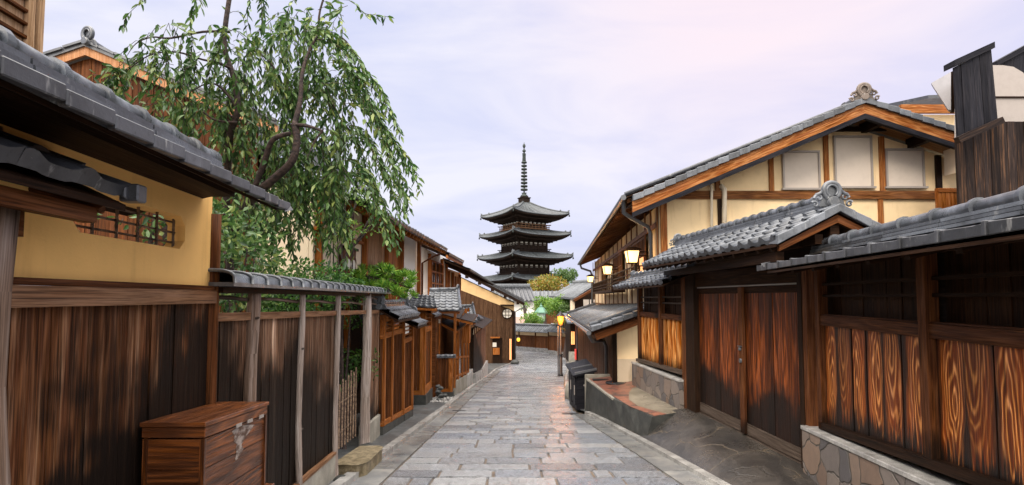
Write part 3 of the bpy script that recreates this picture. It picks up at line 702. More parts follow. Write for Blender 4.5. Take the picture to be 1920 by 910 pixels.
# ================================================================== LEFT: ochre wall house
def left_house():
    zE, zR = .557, .84
    t = thing('roofed_wall_ochre', LW.p(2.2, 0, G(2.2)), 'ochre plaster wall over dark weathered planks under a grey tiled coping roof', 'wall')
    y0, y1 = -1.0, LW.Y(393)
    z_rb = LW.z(385, 569); z_rt = LW.z(385, 545)
    m = MB(); LW.boards(m, y0, y1, lambda y: G(y) - .02, z_rb + .01, .205, .0, .03); m.build('plank_panel', 'plank', t)
    m = MB(); LW.hex(m, y0, y1, -.02, .045, z_rb, z_rt); m.build('rail', 'rail', t)
    m = MB(); LW.hex(m, y0, y1, -.02, .030, z_rt + .002, z_rt + .028); m.build('rail', 'brown', t)
    # plaster with chamfered opening
    a, b = 2.13, 2.985; zb, zt = .268, .452; c = .05; n0, n1 = -.10, 0.0; zlo, zhi = z_rt + .03, .66
    m = MB(); LW.hex(m, y0, a, n0, n1, zlo, zhi); LW.hex(m, b, y1, n0, n1, zlo, zhi); LW.hex(m, a, b, n0, n1, zlo, zb); LW.hex(m, a, b, n0, n1, zt, zhi)
    for (yy, zz, sy, sz) in ((a, zb, 1, 1), (a, zt, 1, -1), (b, zb, -1, 1), (b, zt, -1, -1)):
        m.prism([LW.p(yy, n1 - .001, zz), LW.p(yy + sy * c, n1 - .001, zz), LW.p(yy, n1 - .001, zz + sz * c)], (-.098, 0, 0))
    m.build('plaster_wall', 'ochre', t)
    m = MB()
    for k in range(6):
        yy = lerp(a + .03, b - .03, k / 5); m.tube([LW.p(yy, -.05, zb - .01), LW.p(yy, -.05, zt + .01)], .007, 7)
    for k in range(3):
        z = lerp(zb + .035, zt - .035, k / 2); m.tube([LW.p(a, -.06, z), LW.p(b, -.06, z + .004)], .006, 6)
    m.build('bamboo_lattice', 'bamboo', t)
    m = MB(); pts = [LW.p(y1 + .03, .0, z) for z in (G(3.3), -1, -.4, 0.0, .3, .52)]
    m.tube(pts, .040, 12, jit=.12); m.build('corner_post', 'brown', t)
    m = MB(); LW.hex(m, -1, 3.15, -.11, .20, .60, .652); m.build('eave_light_stop', 'soffit', t)  # added dark closure, blocks sky light leaking in under the eave
    # roof
    e0, e1 = LW.p(-1, .478, zE - .012), LW.p(3.17, .478, zE - .012); r0, r1 = LW.p(-1, .13, .695), LW.p(3.17, .13, .695)
    m = MB(); tiles(m, e0, e1, r0, r1, .20, .40, .007, .03, 5); m.build('roof_tiles', 'tile_dark', t)
    # outer lip: long flat eave tiles with small overlaps, as the photo shows
    m = MB(); y = -1.0
    while y < 3.1:
        m.hexa([LW.p(yy, nn_, zz) for yy, dz in ((y, 0), (y + .20, .010)) for nn_ in (.475, .505) for zz in (zE - .036 + dz, zE + .012 + dz)]); y += .202
    m.prism([LW.p(3.16, .50, zE - .04), LW.p(3.23, .52, zE - .02), LW.p(3.23, .50, zE + .01), LW.p(3.16, .49, zE + .012)], (-.06, 0, 0.01)); m.build('eave_tile', 'tile_dark', t, bevel=.004)
    m = MB(); ridge(m, LW.p(-1, .10, .808), LW.p(3.06, .10, .808), .042, .235, 3, .17, .026); m.build('ridge_tiles', 'tile', t)
    eb0, eb1 = LW.p(-1, -.45, zE), LW.p(3.17, -.45, zE)
    m = MB(); tiles(m, eb0, eb1, LW.p(-1, .14, .695), LW.p(3.17, .14, .695), .30, .22, .012, .05, 5); m.build('roof_tiles', 'tile_dark', t)
    m = MB(); soffit(m, e0 + Vector((-.03, 0, .01)), e1 + Vector((-.03, 0, .01)), r0, r1, .015, .02); soffit(m, eb0, eb1, LW.p(-1, .14, .695), LW.p(3.17, .14, .695), .02, .05); m.build('soffit', 'soffit', t)
left_house()
def left_gate_roof():
    E = W(-1.30, -.08, 1); z = .42
    t = thing('gate_canopy', E.p(1.4, -.2, z - .3), 'small tiled canopy of grey wave tiles projecting from the ochre wall at the left edge', 'canopy roof')
    e0, e1 = E.p(-.4, 0, z - .02), E.p(2.0, 0, z - .02); r0, r1 = E.p(-.4, -.34, z + .14), E.p(2.0, -.34, z + .14)
    m = MB(); tiles(m, e0, e1, r0, r1, .235, .20, .013, .046, 10); m.build('roof_tiles', 'tile_dark', t)
    m = MB(); m.hexa([E.p(yy, n_, zz) for yy in (1.98, 2.03) for n_ in (-.34, .01) for zz in ((z - .05, z + .0) if n_ > -.1 else (z + .10, z + .15))]); m.hexa([E.p(yy, n_, zz) for yy in (2.0, 2.06) for n_ in (-.03, .045) for zz in (z - .055, z + .012)]); m.build('verge_tile', 'tile_dark', t, bevel=.006)
    m = MB(); soffit(m, e0, e1, r0, r1, .025, .05); m.build('soffit', 'soffit', t)
    for (py_, zz) in ((.06, z - .10), ):
        pass
    for yy in (1.45, 1.93):
        m = MB(); m.tube([E.p(yy, -.32, z - .02), E.p(yy, -.04, z - .100)], .016, 10); m.build('rafter', 'brown', t)
    m = MB(); E.hex(m, -.4, 1.92, -.10, -.05, z - .15, z - .095); E.hex(m, -.4, 1.75, -.26, -.17, z - .22, z - .13); m.build('beam', 'brown', t)
    m = MB(); 
    for k in range(3): E.hex(m, -.4, 1.9 - .1 * k, -.345, -.30, z + .10 + k * .035, z + .13 + k * .035)
    m.build('ridge_course', 'tile_dark', t)
    m = MB(); pts = [LW.p(1.67, .10 + .01 * math.sin(k * 2), lerp(G(1.8) - .1, z - .1, k / 7)) for k in range(8)]
    m.tube(pts, [.062, .058, .06, .057, .06, .055, .057, .056], 14, jit=.18)
    m.build('log_post', 'log', t)
left_gate_roof()
def storage_box():
    t = thing('storage_box', LW.p(2.9, .2, G(2.9)), 'wet brown wooden storage chest with a hinged lid standing against the plank wall', 'chest')
    y0, y1 = 2.60, 3.42; z1 = -.60; zb = z1 - .34
    sl = .07
    def bx(m, a, b, n0, n1, c, d): LW.hex(m, a, b, n0, n1, (c - sl * (a - y0), c - sl * (b - y0)), (d - sl * (a - y0), d - sl * (b - y0)))
    m = MB(); bx(m, y0, y1, .015, .335, z1 - .022, z1); m.build('lid', 'bin', t, bevel=.003)
    m = MB(); bx(m, y0 + .012, y1 - .012, .02, .328, z1 - .075, z1 - .024); m.build('lid_band', 'bin', t, bevel=.003)
    m = MB(); 
    for k in range(3):
        h0 = lerp(z1 - .52, z1 - .08, k / 3); h1 = lerp(z1 - .52, z1 - .08, (k + 1) / 3) - .004; bx(m, y0 + .02, y1 - .02, .03, .315, h0, h1)
    m.build('body', 'bin', t)
    for yy in (y0 + .012, y1 - .03): m = MB(); bx(m, yy, yy + .022, .302, .326, z1 - .52, z1 - .08); m.build('corner_batten', 'bin', t)
    m = MB(); bx(m, y0 + .008, y0 + .03, .03, .05, z1 - .52, z1 - .08); m.build('corner_batten', 'bin', t)
    m = MB(); bx(m, y0 - .03, y1 + .06, .01, .36, z1 - .60, z1 - .522); bx(m, y0 - .05, y1 + .07, .005, .375, G(2.9) - .05, z1 - .602); m.build('plinth', 'bin', t, bevel=.004)
    for k, yy in enumerate((2.95, 3.10, 3.27)):
        m = MB(); bx(m, yy, yy + .07, .33, .334, z1 - .085, z1 - .066); m.build('hinge', 'metal_p', t)
    pp = NT('peeling_patch'); o = obj_co(pp); pp.out(pp.mix(pp.smooth(pp.noise(pp.map(o, (60, 12, 30)), 1, 5, .7), .42, .6), (0.30, 0.25, 0.22), (0.07, 0.035, 0.02)), .6)
    m = MB(); base = [(2.93, -.10), (3.02, -.085), (3.14, -.10), (3.24, -.115), (3.15, -.15), (3.10, -.17), (3.06, -.20), (3.09, -.225), (3.03, -.26), (2.98, -.275), (3.0, -.235), (2.985, -.205), (3.0, -.18), (2.96, -.16), (2.97, -.13)]
    m.prism([LW.p(a, .3155, z1 - sl * (a - y0) + b) for a, b in base], (.0015, 0, 0)); m.build('peeling_patch', pp.m, t)
storage_box()

def log_fence():
    ys_ = [LW.Y(p) for p in (470, 562, 630, 686, 714)]
    t = thing('log_post_fence', LW.p(6, 0, G(6)), 'weathered plank fence on silvery log posts beneath a slim grey tile coping', 'fence')
    zr = lambda y: LW.z(480, 598) - .02 * (y - 4.0)
    ztop = .105
    m = MB()
    LW.boards(m, LW.Y(396), ys_[2], lambda y: G(y) + .12 + (.12 if y > 4.6 else -.2), lambda y: zr(y), .17, -.01, .025); m.build('plank_panel', 'plank2', t)
    m = MB(); LW.boards(m, ys_[3], ys_[4] - .05, lambda y: G(y) + .38, lambda y: zr(y), .2, -.01, .025); m.build('plank_panel', 'plank2', t)
    # rails
    seq = [LW.Y(396)] + ys_
    for a, b in zip(seq, seq[1:]):
        m = MB(); LW.hex(m, a + .03, b - .03, -.03, .02, (zr(a) - .005, zr(b) - .005), (zr(a) + .05, zr(b) + .05)); m.build('rail', 'rail', t)
    for a, b in zip(seq, seq[1:]):
        for dz in (.14, .235):
            m = MB(); m.tube([LW.p(a, -.02, zr(a) + dz + .01), LW.p(lerp(a, b, .5), -.018, zr(a) + dz + .004), LW.p(b, -.02, zr(b) + dz)], .014, 8, jit=.2); m.build('upper_pole', 'log', t)
    # footing
    a, b = 4.3, ys_[2]
    m = MB(); LW.hex(m, a, b, -.10, .035, (G(a) - .1, G(b) - .1), (G(a) + .24, G(b) + .30)); m.build('footing', 'conc', t, bevel=.006); m = MB(); a, b = ys_[3] + .1, ys_[4]; LW.hex(m, a, b, -.10, .035, (G(a) - .1, G(b) - .1), (G(a) + .36, G(b) + .40)); m.build('footing', 'conc', t, bevel=.006)
    m = MB(); a, b = 4.3, ys_[2]; LW.hex(m, a, b, -.05, .045, (G(a) + .242, G(b) + .302), (G(a) + .27, G(b) + .33)); m.build('sill', 'rail', t)
    # posts
    for i, (y, rad, mt) in enumerate(zip(ys_, (.047, .029, .033, .068, .030), ('log', 'log_grey', 'log_grey', 'log_grey', 'log_grey'))):
        n = 12; base = G(y) + (.0 if i in (3,) else -.05); pts = []; rr = []
        for k in range(n + 1):
            u = k / n; pts.append(LW.p(y + .012 * math.sin(u * 9 + i * 2), .02 + .012 * math.sin(u * 7 + i), lerp(base, ztop, u))); rr.append(rad * (1.12 - .18 * u) * (1 + .05 * math.sin(u * 23 + i)))
        m = MB(); m.tube(pts, rr, 14, jit=.10)
        for k in range(3):
            u = random.uniform(.15, .9); p = LW.p(y + random.uniform(-.3, .3) * rad, .02 + rad * .8, lerp(base, ztop, u)); m.tube([p - Vector((.01, 0, 0)), p + Vector((.014, -.003, .004))], [.012, .007], 7)
        m.build('log_post', mt, t)
    # coping roof
    y0, y1 = 3.27, ys_[4] + .2; zc = .145
    m = MB(); y = y0
    while y < y1:
        L = .27; c0 = [];
        seg = 9; b = len(m.v)
        for yy, k_ in ((y, 1.0), (y + L, .97)):
            for q in range(seg + 1):
                a_ = math.pi * q / seg; m.v.append(tuple(LW.p(yy, .02 + .135 * k_ * math.cos(a_), zc - .055 + .075 * k_ * abs(math.sin(a_)) ** .45)))
        for q in range(seg): m.f.append((b + q, b + q + 1, b + seg + 2 + q, b + seg + 1 + q)); m.uv.append([(0, 0)] * 4); m.sm.append(True)
        pts = [LW.p(y, .02 + .143 * math.cos(math.pi * q / 12), zc - .055 + .080 * max(0, math.sin(math.pi * q / 12)) ** .45) for q in range(13)]
        m.tube(pts, .012, 7); y += L
    LW.hex(m, y0, y1, -.12, .155, zc - .075, zc - .05); m.build('coping_tiles', 'tile', t)
    m = MB(); LW.hex(m, y0 + .05, y1 - .05, -.06, .07, zc - .115, zc - .078); m.build('coping_beam', 'soffit', t)
    # little lattice gate in the opening
    g = MB(); a, b = ys_[2] + .06, ys_[3] - .05
    for k in range(11):
        yy = lerp(a, b, k / 10); z0 = G(yy) + .22; z1 = G(6.8) + .93 + .03 * (k % 3) + .16 * k / 10; g.tube([LW.p(yy, -.12, z0), LW.p(yy + .01 * random.uniform(-1, 1), -.12, z1)], .012, 7, jit=.2)
    for zz in (.35, .75): g.tube([LW.p(a, -.14, G(a) + zz), LW.p(b, -.14, G(b) + zz + .12)], .01, 6)
    g.base = LW.p(7.2, -.12, G(7.2))
    g.build('bamboo_gate', 'bamboo', None, label='low brown bamboo picket gate filling the garden opening between two log posts', category='gate')
    # stepping stones
    m = MB(); c = LW.p(7.0, .26, G(7.0)); m.base = c; poly = [(-.24, -.50), (.06, -.54), (.13, -.36), (.10, .52), (.02, .62), (-.22, .60)]
    m.prism([c + Vector((x, y, .17 - .08 * y)) for x, y in poly], (0, 0, -.26))
    m.build('step_stone', 'mossy', None, bevel=.02, label='mossy ochre stone slab doorstep before the bamboo gate', category='stone')
    for (yy, n, s_, lab) in ((8.15, .08, .12, 'dark round boulder under the thick log post beside the doorstep'), (6.25, .14, .07, 'small dark cobble by the near corner of the doorstep')):
        m = MB(); c = LW.p(yy, n, G(yy) + .02); m.base = c; b = len(m.v)
        for i in range(7):
            for j in range(12):
                th = math.pi * i / 6; ph = 2 * math.pi * j / 12; r_ = s_ * (1 + .18 * mnoise.noise(Vector((th * 2, ph, yy)))); m.v.append((c.x + r_ * 1.5 * math.sin(th) * math.cos(ph), c.y + r_ * 1.4 * math.sin(th) * math.sin(ph), c.z + r_ * .9 * math.cos(th)))
        for i in range(6):
            for j in range(12): m.f.append((b + i * 12 + j, b + i * 12 + (j + 1) % 12, b + (i + 1) * 12 + (j + 1) % 12, b + (i + 1) * 12 + j)); m.uv.append([(0, 0)] * 4); m.sm.append(True)
        m.build('boulder', 'concd', None, label=lab, category='stone')
log_fence()

# ================================================================== LEFT background: lattice block, board house
def top_left_block():
    Q = W(-3.5, -.08, 1); t = thing('louvred_building', Q.p(3.5, 0, G(3.5)), 'pale brown louvred building corner rising at the top left behind the ochre wall', 'building')
    y1 = Q.Y(50); m = MB(); m.hexa([Q.p(y, n, z) for y in (.5, y1) for n in (-2.5, -.06) for z in (G(3), 4.6)]); m.build('wall', 'louvre', t)
    m = MB(); z = .9
    while z < 4.5: Q.hex(m, .5, y1, -.058, -.02, z, z + .022); z += .105
    m.build('louvre_slats', 'brown', t)
    for yy, w_ in ((y1 - .02, .05), (y1 - .09, .03), (3.70, .035), (3.2, .035), (2.6, .035)):
        m = MB(); Q.hex(m, yy, yy + w_, -.05, .012, .9, 4.6); m.build('stile', 'louvre', t)
    m = MB(); Q.hex(m, .4, y1 + .1, -2.6, .1, 4.6, 4.7); m.build('roof', 'tile_dark', t)
top_left_block()
def board_house():
    Y = 8.0; t = thing('board_house', (-5, Y, G(Y)), 'tall brown board-clad house with a grey gable behind the weeping tree', 'house')
    A = P(160, 84, Y); Lf = P(85, 110, Y); Rt = P(520, 232, Y)
    sl = (Rt.z - A.z) / (Rt.x - A.x); sll = (A.z - Lf.z) / (A.x - Lf.x)
    top = lambda x: (A.z + sl * (x - A.x) if x > A.x else A.z - sll * (A.x - x)) - .16
    m = MB(); fboards(m, Lf.x + .15, Rt.x - .35, Y + .10, G(Y) - .1, top, .16, .05); m.build('wall', 'brown', t)
    m = MB(); m.box(Lf.x + .2, Rt.x - .4, Y + .17, Y + 5, G(Y) - .1, top(Rt.x) - .1); m.build('body', 'dark', t)
    for a, b in ((Lf, A), (A, Rt)):
        m = MB(); m.prism([a - Vector((0, 0, .16)), b - Vector((0, 0, .16)), b - Vector((0, 0, .03)), a - Vector((0, 0, .03))], (0, .04, 0)); m.build('barge_board', 'tan', t)
        m = MB(); back = Vector((0, 5, 0)); nt_ = 8
        m.hexa([a + Vector((0, -.03, -.03)), a + Vector((0, -.03, .03)), b + Vector((0, -.03, -.03)), b + Vector((0, -.03, .03)), a + back - Vector((0, 0, .03)), a + back + Vector((0, 0, .03)), b + back - Vector((0, 0, .03)), b + back + Vector((0, 0, .03))])
        n = max(2, round((b - a).length / .27))
        for k in range(n):
            p, q = a.lerp(b, k / n), a.lerp(b, (k + .95) / n); m.beam(p + Vector((0, 0, .05)), q + Vector((0, 0, .04)), .12, .035)
        m.build('roof', 'tile', t)
    m = MB(); oni(m, A + Vector((.06, -.02, .02)), (-.2, -1, 0), .24, True, False); ridge(m, A + Vector((0, .1, .08)), A + Vector((0, 4.9, .08)), .06, .5, 1); m.build('ridge_tiles', 'tile', t)
board_house()
def cream_house():
    """house seen behind the tree, with upper storey along the street"""
    t = thing('cream_townhouse', UP.p(11, -1, G(11)), 'two-storey cream townhouse with dark scorched boards and orange shutters behind the pine', 'house')
    zE = 1.30; y0, y1 = 8.2, UP.Y(790); zb = -.9
    m = MB(); UP.hex(m, y0, y1, -.98, -.125, .1, zE + .25); m.build('body', 'cream2', t)
    m = MB(); UP.hex(m, y0, y1, -1.0, -.75, -4.2, .1); m.build('lower_wall', 'dark', t)
    y = lambda px: UP.Y(px, 470)
    def pane(a, b, mat, name, n=-.12, th=.06, z0=zb, z1=zE + .25, part=t):
        m = MB(); UP.hex(m, a, b, n, n + th, z0, z1); return m.build(name, mat, part)
    pane(y0, y(683), 'cream2', 'wall', z0=.1)
    m = MB(); UP.boards(m, y(690), y(725), zb, zE + .24, .22, -.04, .05); m.build('board_panel', M['scorch'], t)
    m = MB(); UP.boards(m, y(728), y(754), zb + .1, zE + .24, .14, -.05, .04); m.build('shutter', 'orange', t)
    pane(y(756), y(783), 'white', 'wall')
    for px, w_ in ((600, .08), (655, .06), (686, .11), (727, .08), (755, .05), (787, .14)):
        pane(y(px) - w_ / 2, y(px) + w_ / 2, 'orange', 'post', -.06, .09)
    for z in (.12, .36, .95): pane(y0, y(683), 'orange', 'rail', -.058, .05, z, z + .05)
    # lattice rail under the shutters
    m = MB(); a, b = y(727), y(755)
    for z in (-.0, .12, .26): 
        UP.hex(m, a, b, .04, .07, z + .10, z + .125)
    for k in range(7): yy = lerp(a, b, k / 6); UP.hex(m, yy - .012, yy + .012, .045, .065, -.25, .37)
    m.build('window_lattice', 'orange', t)
    sg = thing('carved_sign', UP.p(y(650), .1, .2), 'brown carved wooden sign with two round bosses on the cream wall behind the branches', 'sign')
    m = MB(); UP.hex(m, y(638), y(662), 0.0, .05, .30, .78); m.build('board', 'brown', sg)
    m = MB(); UP.hex(m, y(636), y(664), 0.0, .08, .78, .82); UP.hex(m, y(636), y(664), 0.0, .08, .26, .30); m.build('frame', 'dark', sg)
    m = MB()
    for k in (.3, .7): p = UP.p(lerp(y(638), y(662), k), .05, .54); m.tube([p, p + Vector((.03, 0, 0))], .09, 16)
    m.build('boss', 'paper', sg)
    e0, e1 = UP.p(y0, .70, zE), UP.p(y1, .70, zE); r0, r1 = UP.p(y0, -1.0, zE + .75), UP.p(y1, -1.0, zE + .75)
    m = MB(); tiles(m, e0, e1, r0, r1, .28, .26, .025, .06, 5); m.build('roof_tiles', 'tile_dark', t)
    m = MB(); tiles(m, UP.p(y0, -2.0, zE + .1), UP.p(y1, -2.0, zE + .1), r0, r1, .5, .5, .03, .06, 4); m.build('roof_tiles', 'tile_dark', t)
    m = MB(); soffit(m, e0, e1, r0, r1, .03, .04); m.build('soffit', 'soffit', t)
    m = MB(); rafters(m, e0, e1, r0, r1, 24, .05, .07, .11, .02); m.build('rafter', 'orange', t)
    m = MB(); ridge(m, r0 + Vector((0, 0, .1)), r1 + Vector((0, 0, .1)), .07, .5, 2); m.build('ridge_tiles', 'tile', t)
    m = MB(); p = UP.p(y1 + .05, .66, zE - .03); m.tube([p, UP.p(y1 + .03, .3, zE - .18), UP.p(y1, .02, zE - .35), UP.p(y1, .02, -1.4)], .032, 8); m.build('downpipe', 'brown', t)
    # second house
    t2 = thing('lattice_window_house', UP2.p(17, -1, G(17)), 'narrow white-walled house with an orange lattice window and small balcony', 'house')
    zE2 = 1.22; a0, a1 = UP2.Y(791), UP2.Y(838)
    m = MB(); UP2.hex(m, a0, a1, -.9, -.06, -.9, zE2 + .22); m.build('body', 'white', t2)
    m = MB(); UP2.hex(m, a0, a1, -2, -.5, -4.4, -.9); m.build('lower_wall', 'dark', t2)
    for px in (806, 829, 838):
        m = MB(); yy = UP2.Y(px); UP2.hex(m, yy - .06, yy + .06, -.055, .03, -1.0, zE2 + .1); m.build('post', 'orange', t2)
    a, b = UP2.Y(807), UP2.Y(829); m = MB(); UP2.hex(m, a, b, -.055, -.01, .10, 1.12); m.build('window', 'window', t2)
    m = MB()
    for k in range(4): yy = lerp(a, b, k / 3); UP2.hex(m, yy - .03, yy + .03, 0, .05, .10, 1.14)
    for z in (.10, .42, .78, 1.10): UP2.hex(m, a, b, .002, .045, z, z + .045)
    m.build('window_frame', 'orange', t2)
    m = MB(); a, b = UP2.Y(806), UP2.Y(836)
    for z in (-.22, .13, .0): UP2.hex(m, a, b, .30, .34, z, z + .04)
    for k in range(11): yy = lerp(a, b, k / 10); UP2.hex(m, yy - .02, yy + .02, .305, .335, -.22, .17)
    UP2.hex(m, a, b, .0, .36, -.28, -.24); m.build('balcony', 'orange', t2)
    e0, e1 = UP2.p(a0, .75, zE2), UP2.p(a1 - 1.5, .75, zE2); r0, r1 = UP2.p(a0, -1.8, zE2 + 1.1), UP2.p(a1 - 1.5, -1.8, zE2 + 1.1)
    m = MB(); tiles(m, e0, e1, r0, r1, .28, .26, .025, .06, 5); m.build('roof_tiles', 'tile_dark', t2)
    m = MB(); soffit(m, e0, e1, r0, r1, .03, .04); rafters(m, e0, e1, r0, r1, 10, .05, .07, .11, .02); m.build('soffit', 'soffit', t2)
    m = MB(); UP2.hex(m, a0, a1 - 1.5, .66, .72, zE2 - .12, zE2 - .03); m.build('fascia', 'orange', t2)
    # third, lower
    t3 = thing('far_shutter_house', UP2.p(21, -1, G(21)), 'low house with a pale shuttered window just before the dark gabled warehouse', 'house')
    b0, b1 = UP2.Y(839), UP2.Y(866); zE3 = .98
    m = MB(); UP2.hex(m, b0, b1, -2, -.06, -4.2, zE3 + .1); m.build('body', 'cream2', t3)
    m = MB(); UP2.hex(m, UP2.Y(850), UP2.Y(862), -.055, .0, -.1, .85); m.build('window', 'louvre', t3)
    m = MB()
    for px in (841, 849, 862): yy = UP2.Y(px); UP2.hex(m, yy - .08, yy + .08, -.05, .05, -1.4, zE3)
    for k in range(5): yy = lerp(UP2.Y(850), UP2.Y(862), k / 4); UP2.hex(m, yy - .03, yy + .03, .002, .03, -.1, .85)
    m.build('timber_frame', 'orange', t3)
    e0, e1 = UP2.p(b0 - 1, .9, zE3), UP2.p(b1 + 10, .9, zE3 - .2); r0, r1 = UP2.p(b0 - 1, -1.8, zE3 + 1.1), UP2.p(b1 + 10, -1.8, zE3 + .9)
    m = MB(); tiles(m, e0, e1, r0, r1, .35, .35, .025, .07, 4); m.build('roof_tiles', 'tile_dark', t3)
    m = MB(); soffit(m, e0, e1, r0, r1, .04, .04); rafters(m, e0, e1, r0, r1, 14, .07, .08, .13, .02); m.build('soffit', 'soffit', t3)
M['scorch'] = wood('scorched_boards', (0.012, 0.008, 0.006), (0.33, 0.18, 0.10), (0.50, 0.34, 0.22), 5, 0.5, (1.5, .35, .97), 0.2, 0.55)
cream_house()
# ================================================================== LEFT MIDDLE: the stack of small fences and porches
FX = W(-2.33, 0.0, 1)
def slat_fence(Y0, Y1, posts, zrail, zroof_e, label, zfoot=.18, roofw=.34, rz=.26, plane=None, disc=True):
    Q = plane or FX
    t = thing('batten_fence', Q.p((Y0 + Y1) / 2, 0, G((Y0 + Y1) / 2)), label, 'fence')
    g = lambda y: G(y) + zfoot
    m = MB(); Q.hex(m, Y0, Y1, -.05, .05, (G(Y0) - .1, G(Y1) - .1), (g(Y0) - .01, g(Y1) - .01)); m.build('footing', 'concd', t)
    m = MB(); Q.hex(m, Y0, Y1, -.04, .045, (g(Y0), g(Y1)), (g(Y0) + .09, g(Y1) + .09)); m.build('sill', 'orange', t)
    m = MB(); Q.boards(m, Y0, Y1, lambda y: g(y) + .09, zrail, .10, .0, .02, .004, .012); m.build('batten_panel', 'batten', t)
    m = MB()
    y = Y0
    while y < Y1: Q.hex(m, y, y + .022, .005, .022, (g(y) + .09,) * 2, zrail); y += .10
    m.build('batten_strips', 'brown', t)
    m = MB(); Q.hex(m, Y0, Y1, -.03, .035, zrail, zrail + .10); m.build('rail', 'orange', t)
    for k in range(3):
        z = zrail + .10 + (zroof_e - zrail - .12) * (k + .7) / 3.4; m = MB(); Q.hex(m, Y0, Y1, -.01, .012, z, z + .03); m.build('upper_slat', 'orange', t)
    for y in posts:
        m = MB(); Q.hex(m, y - .045, y + .045, -.045, .055, g(y), zroof_e + .05, 2); m.build('post', 'orange', t)
    zr = zroof_e + rz; e0, e1 = Q.p(Y0 - .15, roofw, zroof_e), Q.p(Y1 + .12, roofw, zroof_e); r0, r1 = Q.p(Y0 - .15, 0, zr - .06), Q.p(Y1 + .12, 0, zr - .06)
    m = MB(); tiles(m, e0, e1, r0, r1, .20, .17, .022, .055, 6); tiles(m, Q.p(Y0 - .15, -roofw, zroof_e), Q.p(Y1 + .12, -roofw, zroof_e), r0, r1, .20, .17, .022, .055, 6); m.build('roof_tiles', 'tile', t)
    m = MB(); ridge(m, r0 + Vector((0, 0, .07)), r1 + Vector((0, 0, .07)), .055, .22, 3, .16, .025, False); m.build('ridge_tiles', 'tile', t)
    m = MB(); 
    oni(m, r0 + Vector((0, 0, .0)), (0, -1, 0), .22, True, False); m.build('ridge_end', 'tile', t); m = MB(); oni(m, r1 + Vector((0, 0, .0)), (0, 1, 0), .22, True, False); m.build('ridge_end', 'tile', t)
    m = MB(); soffit(m, e0, e1, r0, r1, .03, .05); m.build('soffit', 'soffit', t)
slat_fence(9.55, 11.4, (9.66, 10.3, 11.38), -.74, -.36, 'orange-framed batten fence with a tiled cap next after the log post fence')
slat_fence(11.5, 12.45, (12.40,), -.98, -.58, 'shorter orange-framed batten fence stepping down under its own tiled cap', rz=.22)
def porch():
    t = thing('entrance_porch', (-2.6, 15.4, G(15.4)), 'dark board entrance porch with orange corner post and broad tiled hood', 'porch')
    x1 = -2.45; x0 = -3.0; Y = 15.0; Ye = 16.1; zf = G(15) + .30
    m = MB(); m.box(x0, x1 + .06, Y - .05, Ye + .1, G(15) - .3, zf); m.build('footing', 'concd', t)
    m = MB(); fboards(m, x0, x1 - .1, Y, zf + .12, -.55, .12, .03); m.build('board_panel', 'brown', t)
    m = MB(); m.box(x0, x1 - .1, Y - .02, Y + .03, zf, zf + .12); m.build('rail', 'orange', t)
    m = MB(); m.box(x1 - .12, x1 + .03, Y - .04, Y + .10, zf, -.42); m.build('post', 'orange', t)
    S2 = W(x1, 0, 1)
    m = MB(); S2.boards(m, Y + .1, Ye, zf + .22, -1.0, .11, 0, .03); m.build('board_panel', 'brown', t)
    m = MB(); S2.hex(m, Y + .1, Ye, -.03, .03, zf, zf + .20); S2.hex(m, Y + .1, Ye, -.03, .03, -.98, -.83); S2.hex(m, Ye - .05, Ye + .04, -.04, .04, zf, -.4); S2.hex(m, Y + .1, Ye, -.01, .02, -.72, -.69); S2.hex(m, Y + .1, Ye, -.01, .02, -.6, -.57); m.build('rail', 'orange', t)
    # broad hood: tile slope seen from up the street, with orange underside
    e0, e1 = Vector((-2.98, 14.3, -.20)), Vector((-2.02, 14.3, -.26)); r0, r1 = Vector((-2.9, 15.3, .10)), Vector((-2.25, 15.3, .06))
    m = MB(); tiles(m, e0, e1, r0, r1, .16, .2, .012, .04, 6); m.build('roof_tiles', 'tile', t)
    m = MB(); soffit(m, e0, e1, r0, r1, .05, .05); m.build('soffit', 'orange', t)
    m = MB(); m.box(-2.95, -2.2, 14.5, 14.6, -.42, -.31); m.box(-2.3, -2.2, 14.5, 15.8, -.42, -.30); m.build('hood_beam', 'brown', t)
    e0, e1 = S2.p(Y - .1, .30, -.52), S2.p(Ye + .15, .30, -.52); r0, r1 = S2.p(Y - .1, -.02, -.30), S2.p(Ye + .15, -.02, -.30)
    m = MB(); tiles(m, e0, e1, r0, r1, .2, .17, .02, .05, 6); ridge(m, r0 + Vector((0, 0, .08)), r1 + Vector((0, 0, .08)), .06, .25, 4, .18, .03, False); oni(m, r0, (0, -1, 0), .25, True, False)
    m.build('side_roof', 'tile', t)
porch()
def low_wall():
    Y = 17.5; t = thing('low_boundary_wall', (-2.3, Y, G(Y)), 'low dark board wall with a round grey tile coping and orange end post', 'wall')
    z1 = P(830, 671, Y).z; zf = P(830, 735, Y).z
    m = MB(); m.box(-2.75, -1.9, Y - .04, Y + .14, G(Y) - .2, zf + .0); m.build('footing', 'concd', t)
    m = MB(); fboards(m, -2.75, -2.05, Y, zf + .1, z1 - .02, .11, .03); m.build('board_panel', 'brown', t)
    m = MB(); m.box(-2.75, -2.05, Y - .02, Y + .05, zf, zf + .1); m.box(-2.06, -1.93, Y - .03, Y + .11, zf, z1 - .01); m.build('post', 'orange', t)
    m = MB(); ridge(m, (-2.8, Y + .04, z1 + .05), (-1.86, Y + .04, z1 + .05), .055, .32, 1, .2, .03); m.build('coping_tiles', 'tile', t)
low_wall()
